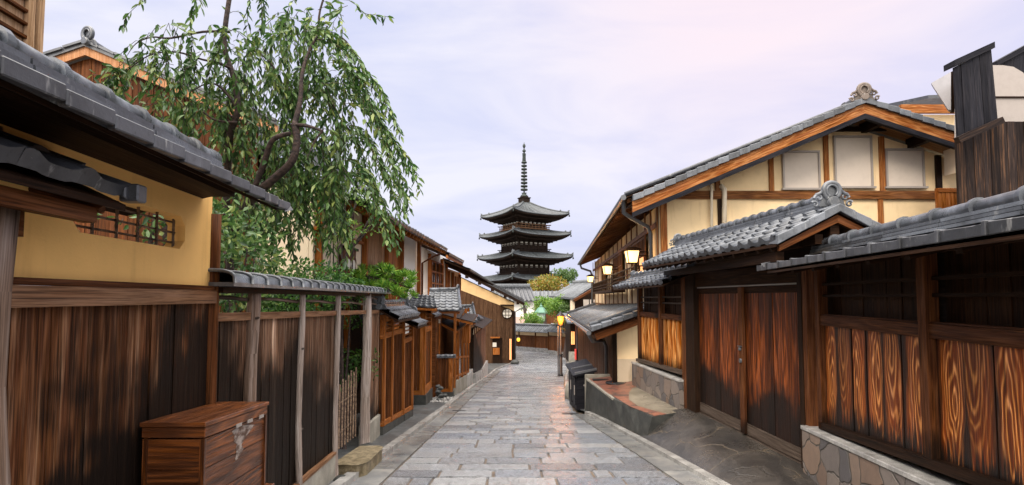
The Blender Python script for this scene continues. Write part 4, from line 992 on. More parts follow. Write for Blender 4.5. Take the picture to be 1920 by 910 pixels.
def boulder(mb, c, s, sx=1.3, sy=1.1, sz=.8, seed=0, n=7):
    c = Vector(c); b = len(mb.v); K = 12
    for i in range(n):
        for j in range(K):
            th = math.pi * i / (n - 1); ph = 2 * math.pi * j / K; d = Vector((math.sin(th) * math.cos(ph), math.sin(th) * math.sin(ph), math.cos(th)))
            r_ = s * (1 + .35 * mnoise.noise(d * 1.4 + Vector((seed, seed * 2, 0)))); mb.v.append((c.x + r_ * sx * d.x, c.y + r_ * sy * d.y, c.z + r_ * sz * d.z))
    for i in range(n - 1):
        for j in range(K): mb.f.append((b + i * K + j, b + i * K + (j + 1) % K, b + (i + 1) * K + (j + 1) % K, b + (i + 1) * K + j)); mb.uv.append([(0, 0)] * 4); mb.sm.append(True)
m = MB(); m.base = (-2.3, 16.4, G(16.4))
for k in range(9): boulder(m, (-2.25 + random.uniform(-.12, .12), 16.4 + .09 * k, G(16.5) + .05 + .10 * (k % 4)), .07, seed=k)
m.build('stone_pile', 'concd', None, label='small heap of dark round stones between porch and low wall', category='stones')
m = MB()
for k in range(260):
    y = random.uniform(15.6, 18.6); boulder(m, (random.uniform(-2.6, LK(y) - .16), y, G(y) + .03), random.uniform(.02, .045), seed=k, n=4)
m.build('gravel', 'kerb', None, kind='stuff')
def entry_house():
    t = thing('entrance_house', (-2.4, 20, G(20)), 'small cluttered house entrance with orange door frame, tiled hip and plank canopies', 'house')
    def roof(e0, e1, r0, r1, tw=.22):
        e0, e1, r0, r1 = map(Vector, (e0, e1, r0, r1)); m = MB(); tiles(m, e0, e1, r0, r1, tw, .22, .016, .04, 6); m.build('roof_tiles', 'tile', t)
        m = MB(); soffit(m, e0, e1, r0, r1, .05, .05); m.build('soffit', 'brown', t)
        m = MB(); ridge(m, r0 + Vector((0, 0, .07)), r1 + Vector((0, 0, .07)), .06, .3, 2, .2, .03, False); oni(m, r1 + Vector((0, 0, 0)), (1, -.3, 0), .22, True, False); m.build('ridge_tiles', 'tile', t)
        m = MB(); m.tube([e1 + Vector((.02, 0, .05)), r1 + Vector((.02, 0, .06))], .05, 8); m.build('verge_tile', 'tile', t)
    roof(P(797, 583, 16.9), P(862, 582, 16.9), P(806, 547, 18.4), P(858, 546, 18.4))
    roof(P(858, 606, 22), P(892, 604, 22), P(862, 577, 23.5), P(886, 576, 23.5), .2)
    Sd = W(-2.35, 0.0, 1); S3 = W(-2.2, 0.012, 1)
    m = MB(); m.box(-5, -2.45, 17.2, 23.3, G(23) - .2, -.45); m.build('body', 'brown', t)
    m = MB(); m.box(-5.2, -2.6, 18.6, 24, -.45, .0); m.build('upper_wall', 'cream2', t)
    m = MB(); fboards(m, -2.85, -2.40, 17.9, G(18) + .6, -.75, .12); m.build('board_panel', 'orange', t)
    m = MB(); m.box(-2.9, -2.4, 17.86, 17.89, -.85, -.72); m.build('sign_board', 'paper', t)
    # doorway facing the street
    m = MB(); S3.hex(m, 18.9, 23.2, -.06, 0, G(23) - .1, -.5); m.build('wall', 'brown', t)
    m = MB(); S3.hex(m, 19.3, 20.5, .0, .03, G(19.5) + .5, -.9); m.build('doorway', 'window', t)
    for y in (18.25, 19.2, 20.6, 22.0, 23.1): 
        m = MB(); S3.hex(m, y - .06, y + .06, 0, .08, G(y) + .28, -.45, 2); m.build('post', 'orange', t)
    m = MB(); S3.boards(m, 20.7, 21.9, lambda y: G(y) + .7, -.7, .18, .03, .03); S3.boards(m, 22.05, 23.1, lambda y: G(y) + .7, -.7, .18, .03, .03); m.build('board_panel', 'brown', t)
    m = MB(); 
    for z in (.60, 1.25): S3.hex(m, 18.3, 23.1, .0, .06, (G(18.3) + z, G(23.1) + z), (G(18.3) + z + .08, G(23.1) + z + .08))
    m.build('rail', 'orange', t)
    m = MB(); S3.hex(m, 18.2, 23.2, .0, .10, (G(18.2) - .1, G(23.2) - .1), (G(18.2) + .5, G(23.2) + .55)); m.build('footing', 'conc', t)
    # plank canopies
    for (a, b, c, d) in (((830, 592), (862, 600), (872, 582), (842, 576)), ((826, 606), (858, 622), (880, 606), (846, 598)), ((862, 600), (886, 606), (896, 592), (872, 590))):
        m = MB(); ps = [P(*a, 18.6), P(*b, 18.4), P(*c, 20.2), P(*d, 20.4)]; m.prism(ps, (0, 0, .05)); m.build('canopy', 'black2', t)
        m = MB(); m.beam(ps[0] - Vector((0, 0, .03)), ps[1] - Vector((0, 0, .03)), .06, .07); m.build('canopy_edge', 'orange', t)
    mb = thing('mailbox_shelf', S3.p(20.9, .2, -1.2), 'orange wooden box hung beside the doorway of the entrance house', 'box')
    m = MB(); S3.hex(m, 20.7, 21.2, .08, .30, -1.75, -1.05); m.build('body', 'orange', mb)
    m = MB(); S3.hex(m, 20.66, 21.24, .07, .34, -1.05, -1.01); m.build('lid', 'black2', mb)
entry_house()
def dark_fence():
    Q = W(-2.05, .012, 1); Y0, Y1 = 24.3, 33.0
    t = thing('old_board_fence', Q.p(28, 0, G(28)), 'greying dark board fence with peeled plaster strip just up the street from the warehouse', 'fence')
    z1 = P(905, 622, 27).z
    m = MB(); Q.hex(m, Y0, Y1, -.1, .0, (G(Y0), G(Y1)), z1 + .32); m.build('backing', 'dark', t)
    m = MB(); fboards(m, Q.p(Y0, 0, 0).x - .55, Q.p(Y0, 0, 0).x, Y0 - .02, G(Y0) + .35, z1 - .15, .14, .04); m.build('end_panel', 'dark', t)
    m = MB(); Q.boards(m, Y0, Y1, lambda y: G(y) + .55, z1, .26, .03, .03); m.build('board_panel', 'plank2', t)
    m = MB(); Q.hex(m, Y0, Y1, .0, .03, z1 + .03, z1 + .26); m.build('plaster_strip', 'cream2', t)
    m = MB(); y = Y0
    while y < Y1: Q.hex(m, y, y + .12, .032, .07, z1, z1 + .3); y += 1.35
    Q.hex(m, Y0, Y1, .032, .06, z1 - .02, z1 + .03); m.build('timber_frame', 'brown', t)
    m = MB(); Q.hex(m, Y0 - .05, Y1, -.1, .12, (G(Y0) - .1, G(Y1) - .1), (G(Y0) + .5, G(Y1) + .5)); m.build('footing', 'kerb', t)
    e0, e1 = Q.p(Y0 - .4, .45, z1 + .30), Q.p(Y1 + .1, .45, z1 + .30); r0, r1 = Q.p(Y0 - .4, -.35, z1 + .62), Q.p(Y1 + .1, -.35, z1 + .62)
    m = MB(); m.prism([e0, e1, r1, r0], (0, 0, .04)); m.build('roof', 'black2', t)
    m = MB(); 
    for k in range(10):
        c = Q.p(lerp(Y0, 29, k / 9), random.uniform(-.3, .1), z1 + .56 + random.uniform(0, .15)); m.tube([c, c + Vector((random.uniform(-.2, .2), random.uniform(.3, .6), random.uniform(-.1, .12)))], .10, 8)
    m.build('ridge_tiles', 'tile', t)
dark_fence()
# stone landings stepping down on the left
for (ya, yb, xw, z, lab) in ((17.9, 24.6, -.98, -3.2, 'nearer long stone landing raised above the left kerb'), (24.9, 33.2, -.9, -3.87, 'farther stone landing below the old board fence')):
    m = MB(); m.base = (-1.8, (ya + yb) / 2, z)
    m.hexa([(x, y, zz) for x, y in ((-2.5, ya), (-2.5, yb)) for _ in (0,) for zz in (0,)] and [(-2.4, ya, G(ya) - .2), (-2.4, ya, z), (LK(ya) - .3, ya, G(ya) - .2), (LK(ya) - .3, ya, z), (-2.4, yb, G(yb) - .2), (-2.4, yb, z), (LK(yb) - .16, yb, G(yb) - .2), (LK(yb) - .16, yb, z)], 0)
    m.build('stone_landing', 'kerb', None, bevel=.02, label=lab, category='step')
def warehouse():
    Y = 44.0; t = thing('gabled_warehouse', (-2, Y, G(Y)), 'big brown board-clad warehouse with cream gable band and round lattice window', 'building')
    pl = lambda px, py: P(px, py, Y)
    TL, TR = pl(866, 522), pl(963, 568); xr = pl(964, 620).x; xl = TL.x
    sl = (TR.z - TL.z) / (TR.x - TL.x); top = lambda x: TL.z + sl * (x - TL.x)
    BL = pl(866, 540); bot = lambda x: lerp(pl(866, 545).z, pl(963, 583).z, (x - xl) / (xr - xl))
    m = MB(); fboards(m, xl - 2.5, xr, Y - .05, G(Y) - .1, lambda x: bot(x) - .0, .36, .05, .012); m.build('wall', 'shed', t)
    m = MB(); m.prism([(xl - 2.5, Y + .06, G(Y) - .2), (xr, Y + .06, G(Y) - .2), (xr, Y + .06, top(xr)), (xl - 2.5, Y + .06, top(xl - 2.5))], (0, 11, 0)); m.build('body', 'shed', t)
    m = MB(); m.prism([(xl - 2.5, Y - .08, bot(xl - 2.5)), (xr, Y - .08, bot(xr)), (xr, Y - .08, top(xr)), (xl - 2.5, Y - .08, top(xl - 2.5))], (0, .13, 0)); m.build('gable_band', 'ochre2', t)
    m = MB(); m.box(xr - .14, xr + .06, Y - .12, Y + .1, G(Y) - .1, bot(xr)); m.build('corner_post', 'dark', t)
    A0, A1 = pl(864, 507), pl(983, 568)
    m = MB(); a = A0 + (A0 - A1) * .5
    m.hexa([a + Vector((0, -.6, 0)), a + Vector((0, -.6, .16)), a + Vector((0, 11, 0)), a + Vector((0, 11, .16)), A1 + Vector((0, -.6, 0)), A1 + Vector((0, -.6, .16)), A1 + Vector((0, 11, 0)), A1 + Vector((0, 11, .16))]); m.build('roof', 'tile_dark', t)
    m = MB(); n = 22
    for k in range(n): p, q = a.lerp(A1, k / n), a.lerp(A1, (k + .93) / n); m.beam(p + Vector((0, -.55, .24)), q + Vector((0, -.55, .21)), .3, .12)
    m.build('verge_tiles', 'tile_dark', t)
    m = MB(); m.beam(a + Vector((0, -.5, -.12)), A1 + Vector((0, -.5, -.12)), .12, .22)
    for k in range(5): p = A0.lerp(A1, .1 + k * .2); m.box(p.x - .12, p.x + .12, Y - .55, Y, p.z - .4, p.z - .15)
    m.build('barge_board', 'dark', t)
    c = pl(951, 588); r = .40
    m = MB(); m.tube([c + Vector((0, -.10, 0)), c + Vector((0, -.05, 0))], r, 28); w_ = m.build('round_window', 'paper', t)
    m = MB()
    for d in (-.13, .13): m.box(c.x + d - .02, c.x + d + .02, Y - .13, Y - .11, c.z - r * .95, c.z + r * .95); m.box(c.x - r * .95, c.x + r * .95, Y - .128, Y - .108, c.z + d - .02, c.z + d + .02)
    pts = [c + Vector((r * math.cos(q * .2618), -.11, r * math.sin(q * .2618))) for q in range(25)]; m.tube(pts, .035, 6); m.build('window_frame', 'dark', w_)
    m = MB(); p = pl(952, 573); m.box(p.x - .6, p.x + .5, Y - .5, Y - .05, p.z - .05, p.z + .08); m.build('window_hood', 'dark', t)
    # doorway and low window at the left
    a, b = pl(924, 664), pl(937, 648); m = MB(); m.box(a.x, b.x + .2, Y - .09, Y - .06, G(Y), pl(930, 634).z); d_ = m.build('doorway', 'dark', t)
    m = MB(); m.box(pl(921, 0).x, pl(938, 0).x, Y - .35, Y - .05, pl(930, 634).z, pl(930, 632).z + .02); m.build('door_hood', 'orange', t)
    m = MB(); q = pl(926, 647); m.box(q.x - .1, q.x + .22, Y - .12, Y - .095, q.z - .15, q.z + .2); m.build('pane', 'paper', d_)
    m = MB(); q = pl(930, 658); m.box(q.x - .25, q.x + .3, Y - .2, Y - .1, q.z - .3, q.z + .25); m.build('counter', 'orange', d_)
    sg = thing('lit_sign', pl(957, 655) + Vector((0, -.2, 0)), 'narrow vertical sign glowing orange on the warehouse corner', 'sign')
    q = pl(957, 655); m = MB(); m.box(q.x - .08, q.x + .09, Y - .20, Y - .12, q.z - .85, q.z + .85); m.build('face', 'lit', sg)
    m = MB(); m.box(q.x - .13, q.x - .085, Y - .2, Y - .11, q.z - .9, q.z + .9); m.box(q.x + .095, q.x + .13, Y - .2, Y - .11, q.z - .9, q.z + .9); m.build('frame', 'dark', sg)
    m = MB(); e = pl(982, 570); m.tube([e, e + Vector((0, 0, -.35)), pl(975, 580), pl(966, 585), pl(966, 676)], .05, 8); m.build('downpipe', 'pipe', t)
M['ochre2'] = plaster('gable_plaster', (0.60, 0.41, 0.20))
warehouse()
m = MB(); m.base = (.2, 43.2, G(43)); boulder(m, (1.0 - 1.3 + .2, 43.0, G(43) + .15), .28, seed=3); m.v = [(x + .35, y, z) for x, y, z in m.v]
m.build('corner_stone', 'concd', None, label='dark rounded corner stone at the foot of the warehouse', category='stone')

# ================================================================== RIGHT: gate, fences
def stone_base(name, Q, y0, y1, zt0, zt1, label, n=.13, end=True):
    t = thing(name, Q.p((y0 + y1) / 2, n, G((y0 + y1) / 2)), label, 'wall')
    m = MB(); Q.hex(m, y0, y1, -.16, n, (G(y0) - .1, G(y1) - .1), (zt0 - .045, zt1 - .045)); m.build('stone_face', 'flag', t)
    m = MB(); Q.hex(m, y0 + .001, y1 + .012, -.17, n + .012, (zt0 - .043, zt1 - .043), (zt0, zt1)); m.build('coping', 'kerb', t, bevel=.006)
def right_near():
    Q = R2; y0, y1 = -.6, Q.Y(1538)
    t = thing('charred_board_fence', Q.p(3.8, .05, G(3.8)), 'near right fence of glowing orange charred boards under a deep tiled coping roof', 'fence')
    zr = Q.z(1545, 592); zr2 = zr - .10
    zs = lambda y: lerp(-1.30, -1.08, (5.7 - y) / (5.7 - 3.18))
    m = MB(); p1 = Q.Y(1740); posts = [p1, p1 - 1.75, p1 - 3.5]
    bays = [(p1 + .05, y1 - .06), (posts[1] + .05, p1 - .05), (posts[2] + .05, posts[1] - .05)]
    for a, b in bays:
        m = MB(); Q.boards(m, a, b, lambda y: zs(y), zr2 - .005, .262, .0, .028, .007, .010); m.build('board_panel', 'rust', t)
        m = MB(); cnt = max(1, round((b - a) / .262))
        for i in range(cnt + 1):
            yy = lerp(a, b, i / cnt); Q.hex(m, yy - .028, yy + .028, -.05, -.018, zs(yy), zr2 - .01, 2)
        m.build('joint_battens', 'dark', t)
        m = MB(); Q.hex(m, a - .0, b + .0, -.04, .035, zr2, zr, 0); Q.hex(m, a, b, -.03, .022, zr + .002, zr + .016, 0); m.build('rail', 'brown2', t)
        for z in (.005, .125): 
            m = MB(); Q.hex(m, a, b, -.03, .004, z, z + .026, 0); m.build('slat', 'soffit', t)
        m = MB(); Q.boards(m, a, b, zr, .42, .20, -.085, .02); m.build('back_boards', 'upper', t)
    m = MB(); Q.hex(m, y0, y1 + .1, -.14, -.11, -1.5, .44); m.build('backing', 'dark', t)  # added dark sheet, stops slots of light between posts and boards
    m = MB(); Q.hex(m, y0, y1 + .02, -.06, .05, (zs(y0) - .075, zs(y1) - .075), (zs(y0) - .002, zs(y1) - .002), 0); m.build('sill', 'dark', t)
    for y in posts: m = MB(); Q.hex(m, y - .048, y + .048, -.05, .055, zs(y) - .0, .40, 2); m.build('post', 'brown2', t, bevel=.004)
    m = MB(); Q.hex(m, y1 - .06, y1 + .03, -.05, .05, zs(y1) - .06, .40, 2); m.build('post', 'brown2', t, bevel=.004)
    zE, zR = .340, .60; ya, yb = -.6, 5.52
    e0, e1 = Q.p(ya, .60, zE - .02), Q.p(yb, .60, zE - .02); r0, r1 = Q.p(ya, .04, .435), Q.p(yb, .04, .435)
    m = MB(); tiles(m, e0, e1, r0, r1, .34, .60, .007, .03, 5); tiles(m, Q.p(ya, -.5, zE), Q.p(yb, -.5, zE), r0, r1, .30, .22, .02, .06, 6); m.build('roof_tiles', 'tile', t)
    m = MB(); y = ya
    while y < yb: Q.hex(m, y, y + .03, .50, .614, zE - .052, zE + .020); Q.hex(m, y + .031, y + .338, .585, .604, (zE - .050,) * 2, (zE + .004, zE + .014)); y += .34
    y = yb; m.prism([Q.p(y, .58, zE - .05), Q.p(y + .10, .62, zE + .0), Q.p(y + .12, .62, zE + .02), Q.p(y + .05, .57, zE + .035), Q.p(y, .57, zE + .03)], (.05, 0, 0)); m.build('eave_tile', 'tile_dark', t, bevel=.004)
    m = MB(); ridge(m, Q.p(ya, .03, zR - .045), Q.p(5.6, .03, zR - .045), .052, .38, 3, .19, .028); m.build('ridge_tiles', 'tile', t)
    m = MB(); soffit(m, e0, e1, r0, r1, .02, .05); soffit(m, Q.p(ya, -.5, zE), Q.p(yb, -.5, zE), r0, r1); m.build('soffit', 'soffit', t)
    for k in range(14): m = MB(); yy = lerp(ya + .2, yb - .1, k / 13); m.beam(Q.p(yy, .55, zE - .09), Q.p(yy, -.05, zR - .20), .045, .05); m.build('rafter', 'soffit', t)
    m = MB(); Q.hex(m, ya, yb, .28, .34, zE - .06, zE + .0); m.build('purlin', 'soffit', t)
M['brown2'] = wood('post_timber', (0.012, 0.006, 0.004), (0.085, 0.032, 0.015), (0.18, 0.074, 0.032), 5, 0.6, (.22, .2, .9), 0.2, 0.5)
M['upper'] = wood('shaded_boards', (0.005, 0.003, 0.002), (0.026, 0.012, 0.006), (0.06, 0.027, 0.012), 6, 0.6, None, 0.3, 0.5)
right_near()
stone_base('stone_wall', R2, -.6, R2.Y(1520) + .02, -1.0, -1.395, 'irregular stone footing wall under the charred board fence at lower right')
def gate():
    Q = R1; t = thing('double_gate', Q.p(7.5, 0, -1.88), 'tall double wooden gate of reddish boards under its own ridged tile roof', 'gate')
    ya, yb = Q.Y(1520), Q.Y(1285); y0, y1 = Q.Y(1503), Q.Y(1307); ym = Q.Y(1392)
    zf = -1.87; zt = .16
    for (a, b) in ((y0, ym + .0), (ym + .07, y1)):
        m = MB(); Q.boards(m, a, b, zf + .16, zt - .10, .17, -.03, .035, .003, .004); d = m.build('door_leaf', 'gate', t)
        m = MB(); Q.hex(m, a, b, -.075, -.018, zf + .01, zf + .158, 0); m.build('bottom_rail', 'lowrail', d)
        m = MB(); Q.hex(m, a, b, -.07, -.022, zt - .098, zt - .01, 0); m.build('top_rail', 'upper', d)
    m = MB(); Q.hex(m, ym - .02, ym + .09, -.02, .022, zf + .02, zt - .01, 2); m.build('meeting_stile', 'brown2', t, bevel=.004)
    m = MB(); p = Q.p(ym + .035, .022, LWz(1394, 655, Q)); m.tube([p, p + Vector((-.03, 0, 0))], .022, 12); p2 = p + Vector((0, 0, -.16)); m.tube([p2, p2 + Vector((-.02, 0, 0))], .03, 12); m.box(p.x - .03, p.x, p.y - .045, p.y + .045, p.z + .03, p.z + .045); m.build('latch', 'pipe', t)
    for a, b, mt in ((ya - .02, y0 - .10, 'brown2'), (y0 - .085, y0 - .005, 'dark'), (y1 + .005, yb - .13, 'dark'), (yb - .12, yb + .04, 'brown2')):  # near inner jamb coloured dark to stand for the shaded gap between posts
        m = MB(); Q.hex(m, a, b, -.08, .06, zf - .25, .42, 2); m.build('jamb', mt, t, bevel=.005)
    m = MB(); Q.hex(m, ya, yb, -.16, -.13, zf, zt + .4); m.build('backing', 'dark', t)  # added behind the doors to shut out bright gaps of sky light
    m = MB(); Q.hex(m, y0, y1, -.06, .0, zt - .005, zt + .012, 0); m.build('track_rail', 'metal_p', t)
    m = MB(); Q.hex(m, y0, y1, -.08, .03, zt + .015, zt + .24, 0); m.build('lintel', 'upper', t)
    m = MB(); Q.hex(m, ya, yb, -.12, .0, zf - .3, zf - .005, 0); m.build('threshold', 'lowrail', t)
    # roof
    yn, yf = 5.30, 9.5; zE = .575; aE = 3.01; aR = 3.64
    E = W(aE, -.072, -1); Rr = W(aR, -.072, -1); B = W(4.27, -.072, -1); zR = .90
    e0, e1, r0, r1 = E.p(yn, 0, zE), E.p(yf, 0, zE), Rr.p(yn, 0, zR), Rr.p(yf, 0, zR); b0, b1 = B.p(yn, 0, zE), B.p(yf, 0, zE)
    m = MB(); tiles(m, e0, e1, r0, r1, .225, .19, .026, .055, 9); m.build('roof_tiles', 'tile', t)
    m = MB(); tiles(m, b0, b1, r0, r1, .225, .19, .026, .055, 7); m.build('roof_tiles', 'tile', t)
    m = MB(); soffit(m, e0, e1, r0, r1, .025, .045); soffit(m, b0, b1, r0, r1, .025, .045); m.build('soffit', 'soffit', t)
    m = MB(); rafters(m, e0, e1, r0, r1, 16, .04, .05, .10); m.build('rafter', 'soffit', t)
    # verge tiles at the near gable
    m = MB()
    for a, b in ((e0, r0), (b0, r0)):
        for k in range(4):
            p, q = a.lerp(b, k / 4), a.lerp(b, (k + 1.04) / 4); up = Vector((0, 0, 1))
            m.hexa([p + Vector((0, -.045, -.05)), p + Vector((0, -.045, .045)), p + Vector((0, .14, -.03)), p + Vector((0, .14, .05)), q + Vector((0, -.05, -.045)), q + Vector((0, -.05, .035)), q + Vector((0, .14, -.03)), q + Vector((0, .14, .04))])
    m.build('verge_tiles', 'tile', t, bevel=.006)
    m = MB()
    for a, b in ((e0, r0), (b0, r0)):
        a2 = a.lerp(b, .06); m.hexa([a2 + Vector((0, .0, -.13)), a2 + Vector((0, .0, -.052)), a2 + Vector((0, .04, -.13)), a2 + Vector((0, .04, -.052)), b + Vector((0, 0, -.15)), b + Vector((0, 0, -.052)), b + Vector((0, .04, -.15)), b + Vector((0, .04, -.052))], 0)
    m.build('barge_board', 'brown', t)
    m = MB(); c = Rr.p(yn + .05, 0, zR - .2); m.box(c.x - .045, c.x + .045, c.y, c.y + .2, c.z - .10, c.z + .06); c2 = E.p(yn + .12, -.12, zE - .16); 
    for q in (.10, .5, 1.1): p = E.p(yn + .10, 0, zE) + Vector((q, 0, -.16 if q != .5 else .02)); m.box(p.x - .04, p.x + .04, p.y, p.y + 4.0, p.z - .05, p.z + .05)
    m.build('purlin', 'soffit', t)
    m = MB(); m.prism([e0.lerp(r0, .2) + Vector((0, .35, -.1)), b0.lerp(r0, .2) + Vector((0, .35, -.1)), r0 + Vector((0, .35, -.1))], (0, .04, 0)); Q.hex(m, ya, yb, -.05, -.02, zt + .2, .60); m.build('gable_board', 'dark', t)
    m = MB(); ridge(m, r0 + Vector((0, .12, .12)), r1 + Vector((0, -.1, .12)), .050, .21, 3, .17, .03); m.build('ridge_tiles', 'tile', t)
    m = MB(); oni(m, r0 + Vector((0, .10, .07)), (-.12, -1, 0), .21); m.build('ridge_ornament', 'tile', t)
    m = MB(); oni(m, r1 + Vector((0, -.06, .06)), (.1, 1, 0), .17); m.build('ridge_ornament', 'tile', t)
def LWz(px, py, Q): return Q.z(px, py)
M['lowrail'] = wood('damp_grey_rail', (0.02, 0.015, 0.012), (0.08, 0.06, 0.048), (0.14, 0.11, 0.09), 4, 0.5, None, 0.2, 0.5)
gate()
def small_fence():
    Q = R1; y0, y1 = Q.Y(1286) + .06, Q.Y(1200)
    t = thing('slatted_fence', Q.p(10.5, 0, G(10.5)), 'amber slatted fence on a stone footing between the big gate and the cream lean-to', 'fence')
    zr = -.31; zs = lambda y: lerp(-1.27, -1.345, (y - 9.2) / 2.6); ym = Q.Y(1240)
    for a, b in ((y0, ym - .04), (ym + .04, y1 - .03)):
        m = MB(); Q.boards(m, a, b, zs, zr - .10, .30, -.04, .02); m.build('back_boards', 'brown', t)
        m = MB(); c = int((b - a) / .19)
        for i in range(c): yy = lerp(a, b, (i + .5) / c); Q.hex(m, yy - .055, yy + .055, -.035, .0, zs(yy), zr - .10, 2)
        m.build('slat_panel', 'rust2', t)
        m = MB(); Q.hex(m, a, b, -.04, .03, zr - .10, zr, 0); m.build('rail', 'brown2', t)
        for z in (-.12, -.005): m = MB(); Q.hex(m, a, b, -.03, .004, z, z + .03, 0); m.build('slat', 'lowrail', t)
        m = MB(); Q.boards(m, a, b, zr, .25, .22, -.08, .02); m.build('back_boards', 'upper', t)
    m = MB(); Q.hex(m, y0 - .2, y1, -.14, -.11, -1.5, .40); m.build('backing', 'dark', t)  # added dark sheet to keep light from showing through the fence
    for y in (ym, y1): m = MB(); Q.hex(m, y - .05, y + .05, -.05, .05, zs(y), .22, 2); m.build('post', 'brown2', t)
    m = MB(); Q.hex(m, y0, y1 + .1, -.06, .08, (zs(y0) - .07, zs(y1) - .07), (zs(y0) - .002, zs(y1) - .002), 0); m.build('sill', 'lowrail', t)
    yn, yf = 9.0, 12.2; zE = .26
    e0, e1 = Q.p(yn, .52, zE), Q.p(yf, .52, zE - .03); r0, r1 = Q.p(yn, .05, zE + .20), Q.p(yf, .05, zE + .17)
    m = MB(); tiles(m, e0, e1, r0, r1, .25, .2, .022, .06, 7); tiles(m, Q.p(yn, -.45, zE), Q.p(yf, -.45, zE), r0, r1, .25, .2, .022, .06, 7); m.build('roof_tiles', 'tile', t)
    m = MB(); ridge(m, r0 + Vector((0, 0, .09)), r1 + Vector((0, -.1, .09)), .05, .25, 2, .17, .03); oni(m, r1 + Vector((0, 0, .03)), (0, 1, 0), .15, True, False); m.build('ridge_tiles', 'tile', t)
    m = MB(); soffit(m, e0, e1, r0, r1, .02, .05); m.build('soffit', 'soffit', t)
small_fence()
stone_base('stone_wall', R1, R1.Y(1287) + .03, R1.Y(1194), -1.425, -1.44, 'short irregular stone footing wall below the amber slatted fence')
# planter-like terrace
def terrace():
    t = thing('brick_terrace', (2.4, 11.5, G(11.5)), 'raised dark concrete terrace edged and topped with worn red brick by the stone footing', 'terrace')
    zt = -2.05; tz = lambda x, y, d=0: Vector((x, y, zt + .10 * (x - 1.88) + d))
    T = [tz(*q) for q in ((1.88, 13.62), (2.05, 10.85), (2.14, 10.42), (2.36, 9.10), (3.04, 9.18), (2.86, 12.35), (3.1, 13.62))]
    Bt = [Vector((x, y, z)) for x, y, z in ((1.84, 13.62, G(13.6) - .05), (RK(10.85) + .13, 10.85, G(10.85) - .05), (RK(10.3) + .13, 10.3, G(10.3) - .05), (RK(9.1) + .14, 9.1, G(9.1) - .05), (3.04, 9.1, -2.6), (2.86, 12.35, -2.9), (3.1, 13.62, -3.1))]
    m = MB(); n = len(T); m.face(T)
    for i in range(n): j = (i + 1) % n; m.face([T[i], T[j], Bt[j], Bt[i]])
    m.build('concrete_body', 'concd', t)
    inner = [(2.62, 9.16), (2.33, 9.95), (2.30, 10.6), (2.45, 11.3), (2.62, 11.75), (2.88, 12.0)]
    # brick: quads between the outer rim and the inner line
    outer = [(2.40, 9.12), (2.19, 10.0), (2.12, 10.75), (2.05, 11.4), (2.00, 12.0), (1.97, 12.4)]
    m = MB()
    for i in range(5): m.face([tz(*outer[i], .006), tz(*outer[i + 1], .006), tz(*inner[i + 1], .006), tz(*inner[i], .006)])
    m.face([tz(1.97, 12.4, .006), tz(1.93, 13.58, .006), tz(3.08, 13.58, .006), tz(2.84, 12.35, .006), tz(2.88, 12.0, .006)]); m.build('brick_top', 'brick', t)
    m = MB(); m.face([tz(*q, .0055) for q in inner] + [tz(3.02, 9.2, .0055)]); m.build('concrete_top', 'ledge', t)
    m = MB(); m.box(1.86, 2.85, 13.62, 13.78, G(13.6) - .2, zt + .10); m.hexa([(x, y, z) for (x, y) in ((1.84, 13.62), (1.90, 13.62)) for _ in (0,) for z in (0,)] and [(1.86, 13.6, zt - .02), (1.86, 13.6, zt + .02), (1.92, 13.6, zt - .02), (1.92, 13.6, zt + .02), (2.03, 10.9, zt - .02), (2.03, 10.9, zt + .02), (2.09, 10.9, zt - .02), (2.09, 10.9, zt + .02)], 0)
    m.build('rim', 'conc', t)
terrace()
disc_cover('manhole_cover', 2.42, 12.55, -1.975, .24, 'round dark cover on the red brick terrace', 0.0)
m = MB(); m.base = (2.15, 13.2, -2.0); m.box(1.98, 2.5, 13.12, 13.3, -2.02, -1.995); m.build('drain_cover', 'iron', None, label='dark rectangular drain slot at the far end of the brick terrace', category='drain cover')
def bins():
    t = thing('waste_bin', (1.9, 14.6, G(14.6)), 'dark wooden slatted refuse box with sloping metal lid beside the terrace', 'bin')
    x0, x1, y0, y1 = 1.66, 2.12, 13.85, 15.6; zt = -1.92
    m = MB(); m.hexa([(x, y, z) for y in (y0, y1) for x in (x0, x1) for z in (G(y), zt - (0.08 if x == x0 else 0))]); m.build('body', 'black', t)
    S4 = W(x0, 0, -1)
    for a, b in ((y0 + .08, y0 + .8), (y0 + .95, y1 - .08)):
        m = MB(); S4.hex(m, a, b, .0, .03, (G(a) + .12,) * 2, zt - .16); d = m.build('door', 'black', t)
        m = MB(); S4.hex(m, a + .05, a + .09, .03, .05, zt - .6, zt - .35); m.build('handle', 'metal_p', d)
    m = MB(); p = Vector((x0 + .2, y0 - .003, -2.25)); m.tube([p, p + Vector((0, -.012, 0))], .025, 12); m.build('lock', 'metal_p', t)
    m = MB(); m.hexa([(x0 - .10, y0 - .10, zt - .11), (x0 - .10, y0 - .10, zt - .07), (x1 + .05, y0 - .10, zt + .02), (x1 + .05, y0 - .10, zt + .06), (x0 - .1, y1 + .1, zt - .05), (x0 - .1, y1 + .1, zt - .01), (x1 + .05, y1 + .1, zt + .10), (x1 + .05, y1 + .1, zt + .14)]); m.build('lid', 'black', t)
    m = MB()
    for (ya) in (y0 - .08, y0 + .75): m.beam((x0 - .05, ya, zt - .02), (x1 + .05, ya, zt + .10), .05, .05)
    m.build('lid_rib', 'pipe', t)
bins()
m = MB(); m.base = (1.8, 17.2, G(17.2)); boulder(m, (1.86, 17.2, G(17.2) + .22), .26, .7, 1.1, 1.3, seed=9); m.build('boulder', 'conc', None, label='upright rounded grey stone standing just behind the dark refuse box', category='stone')
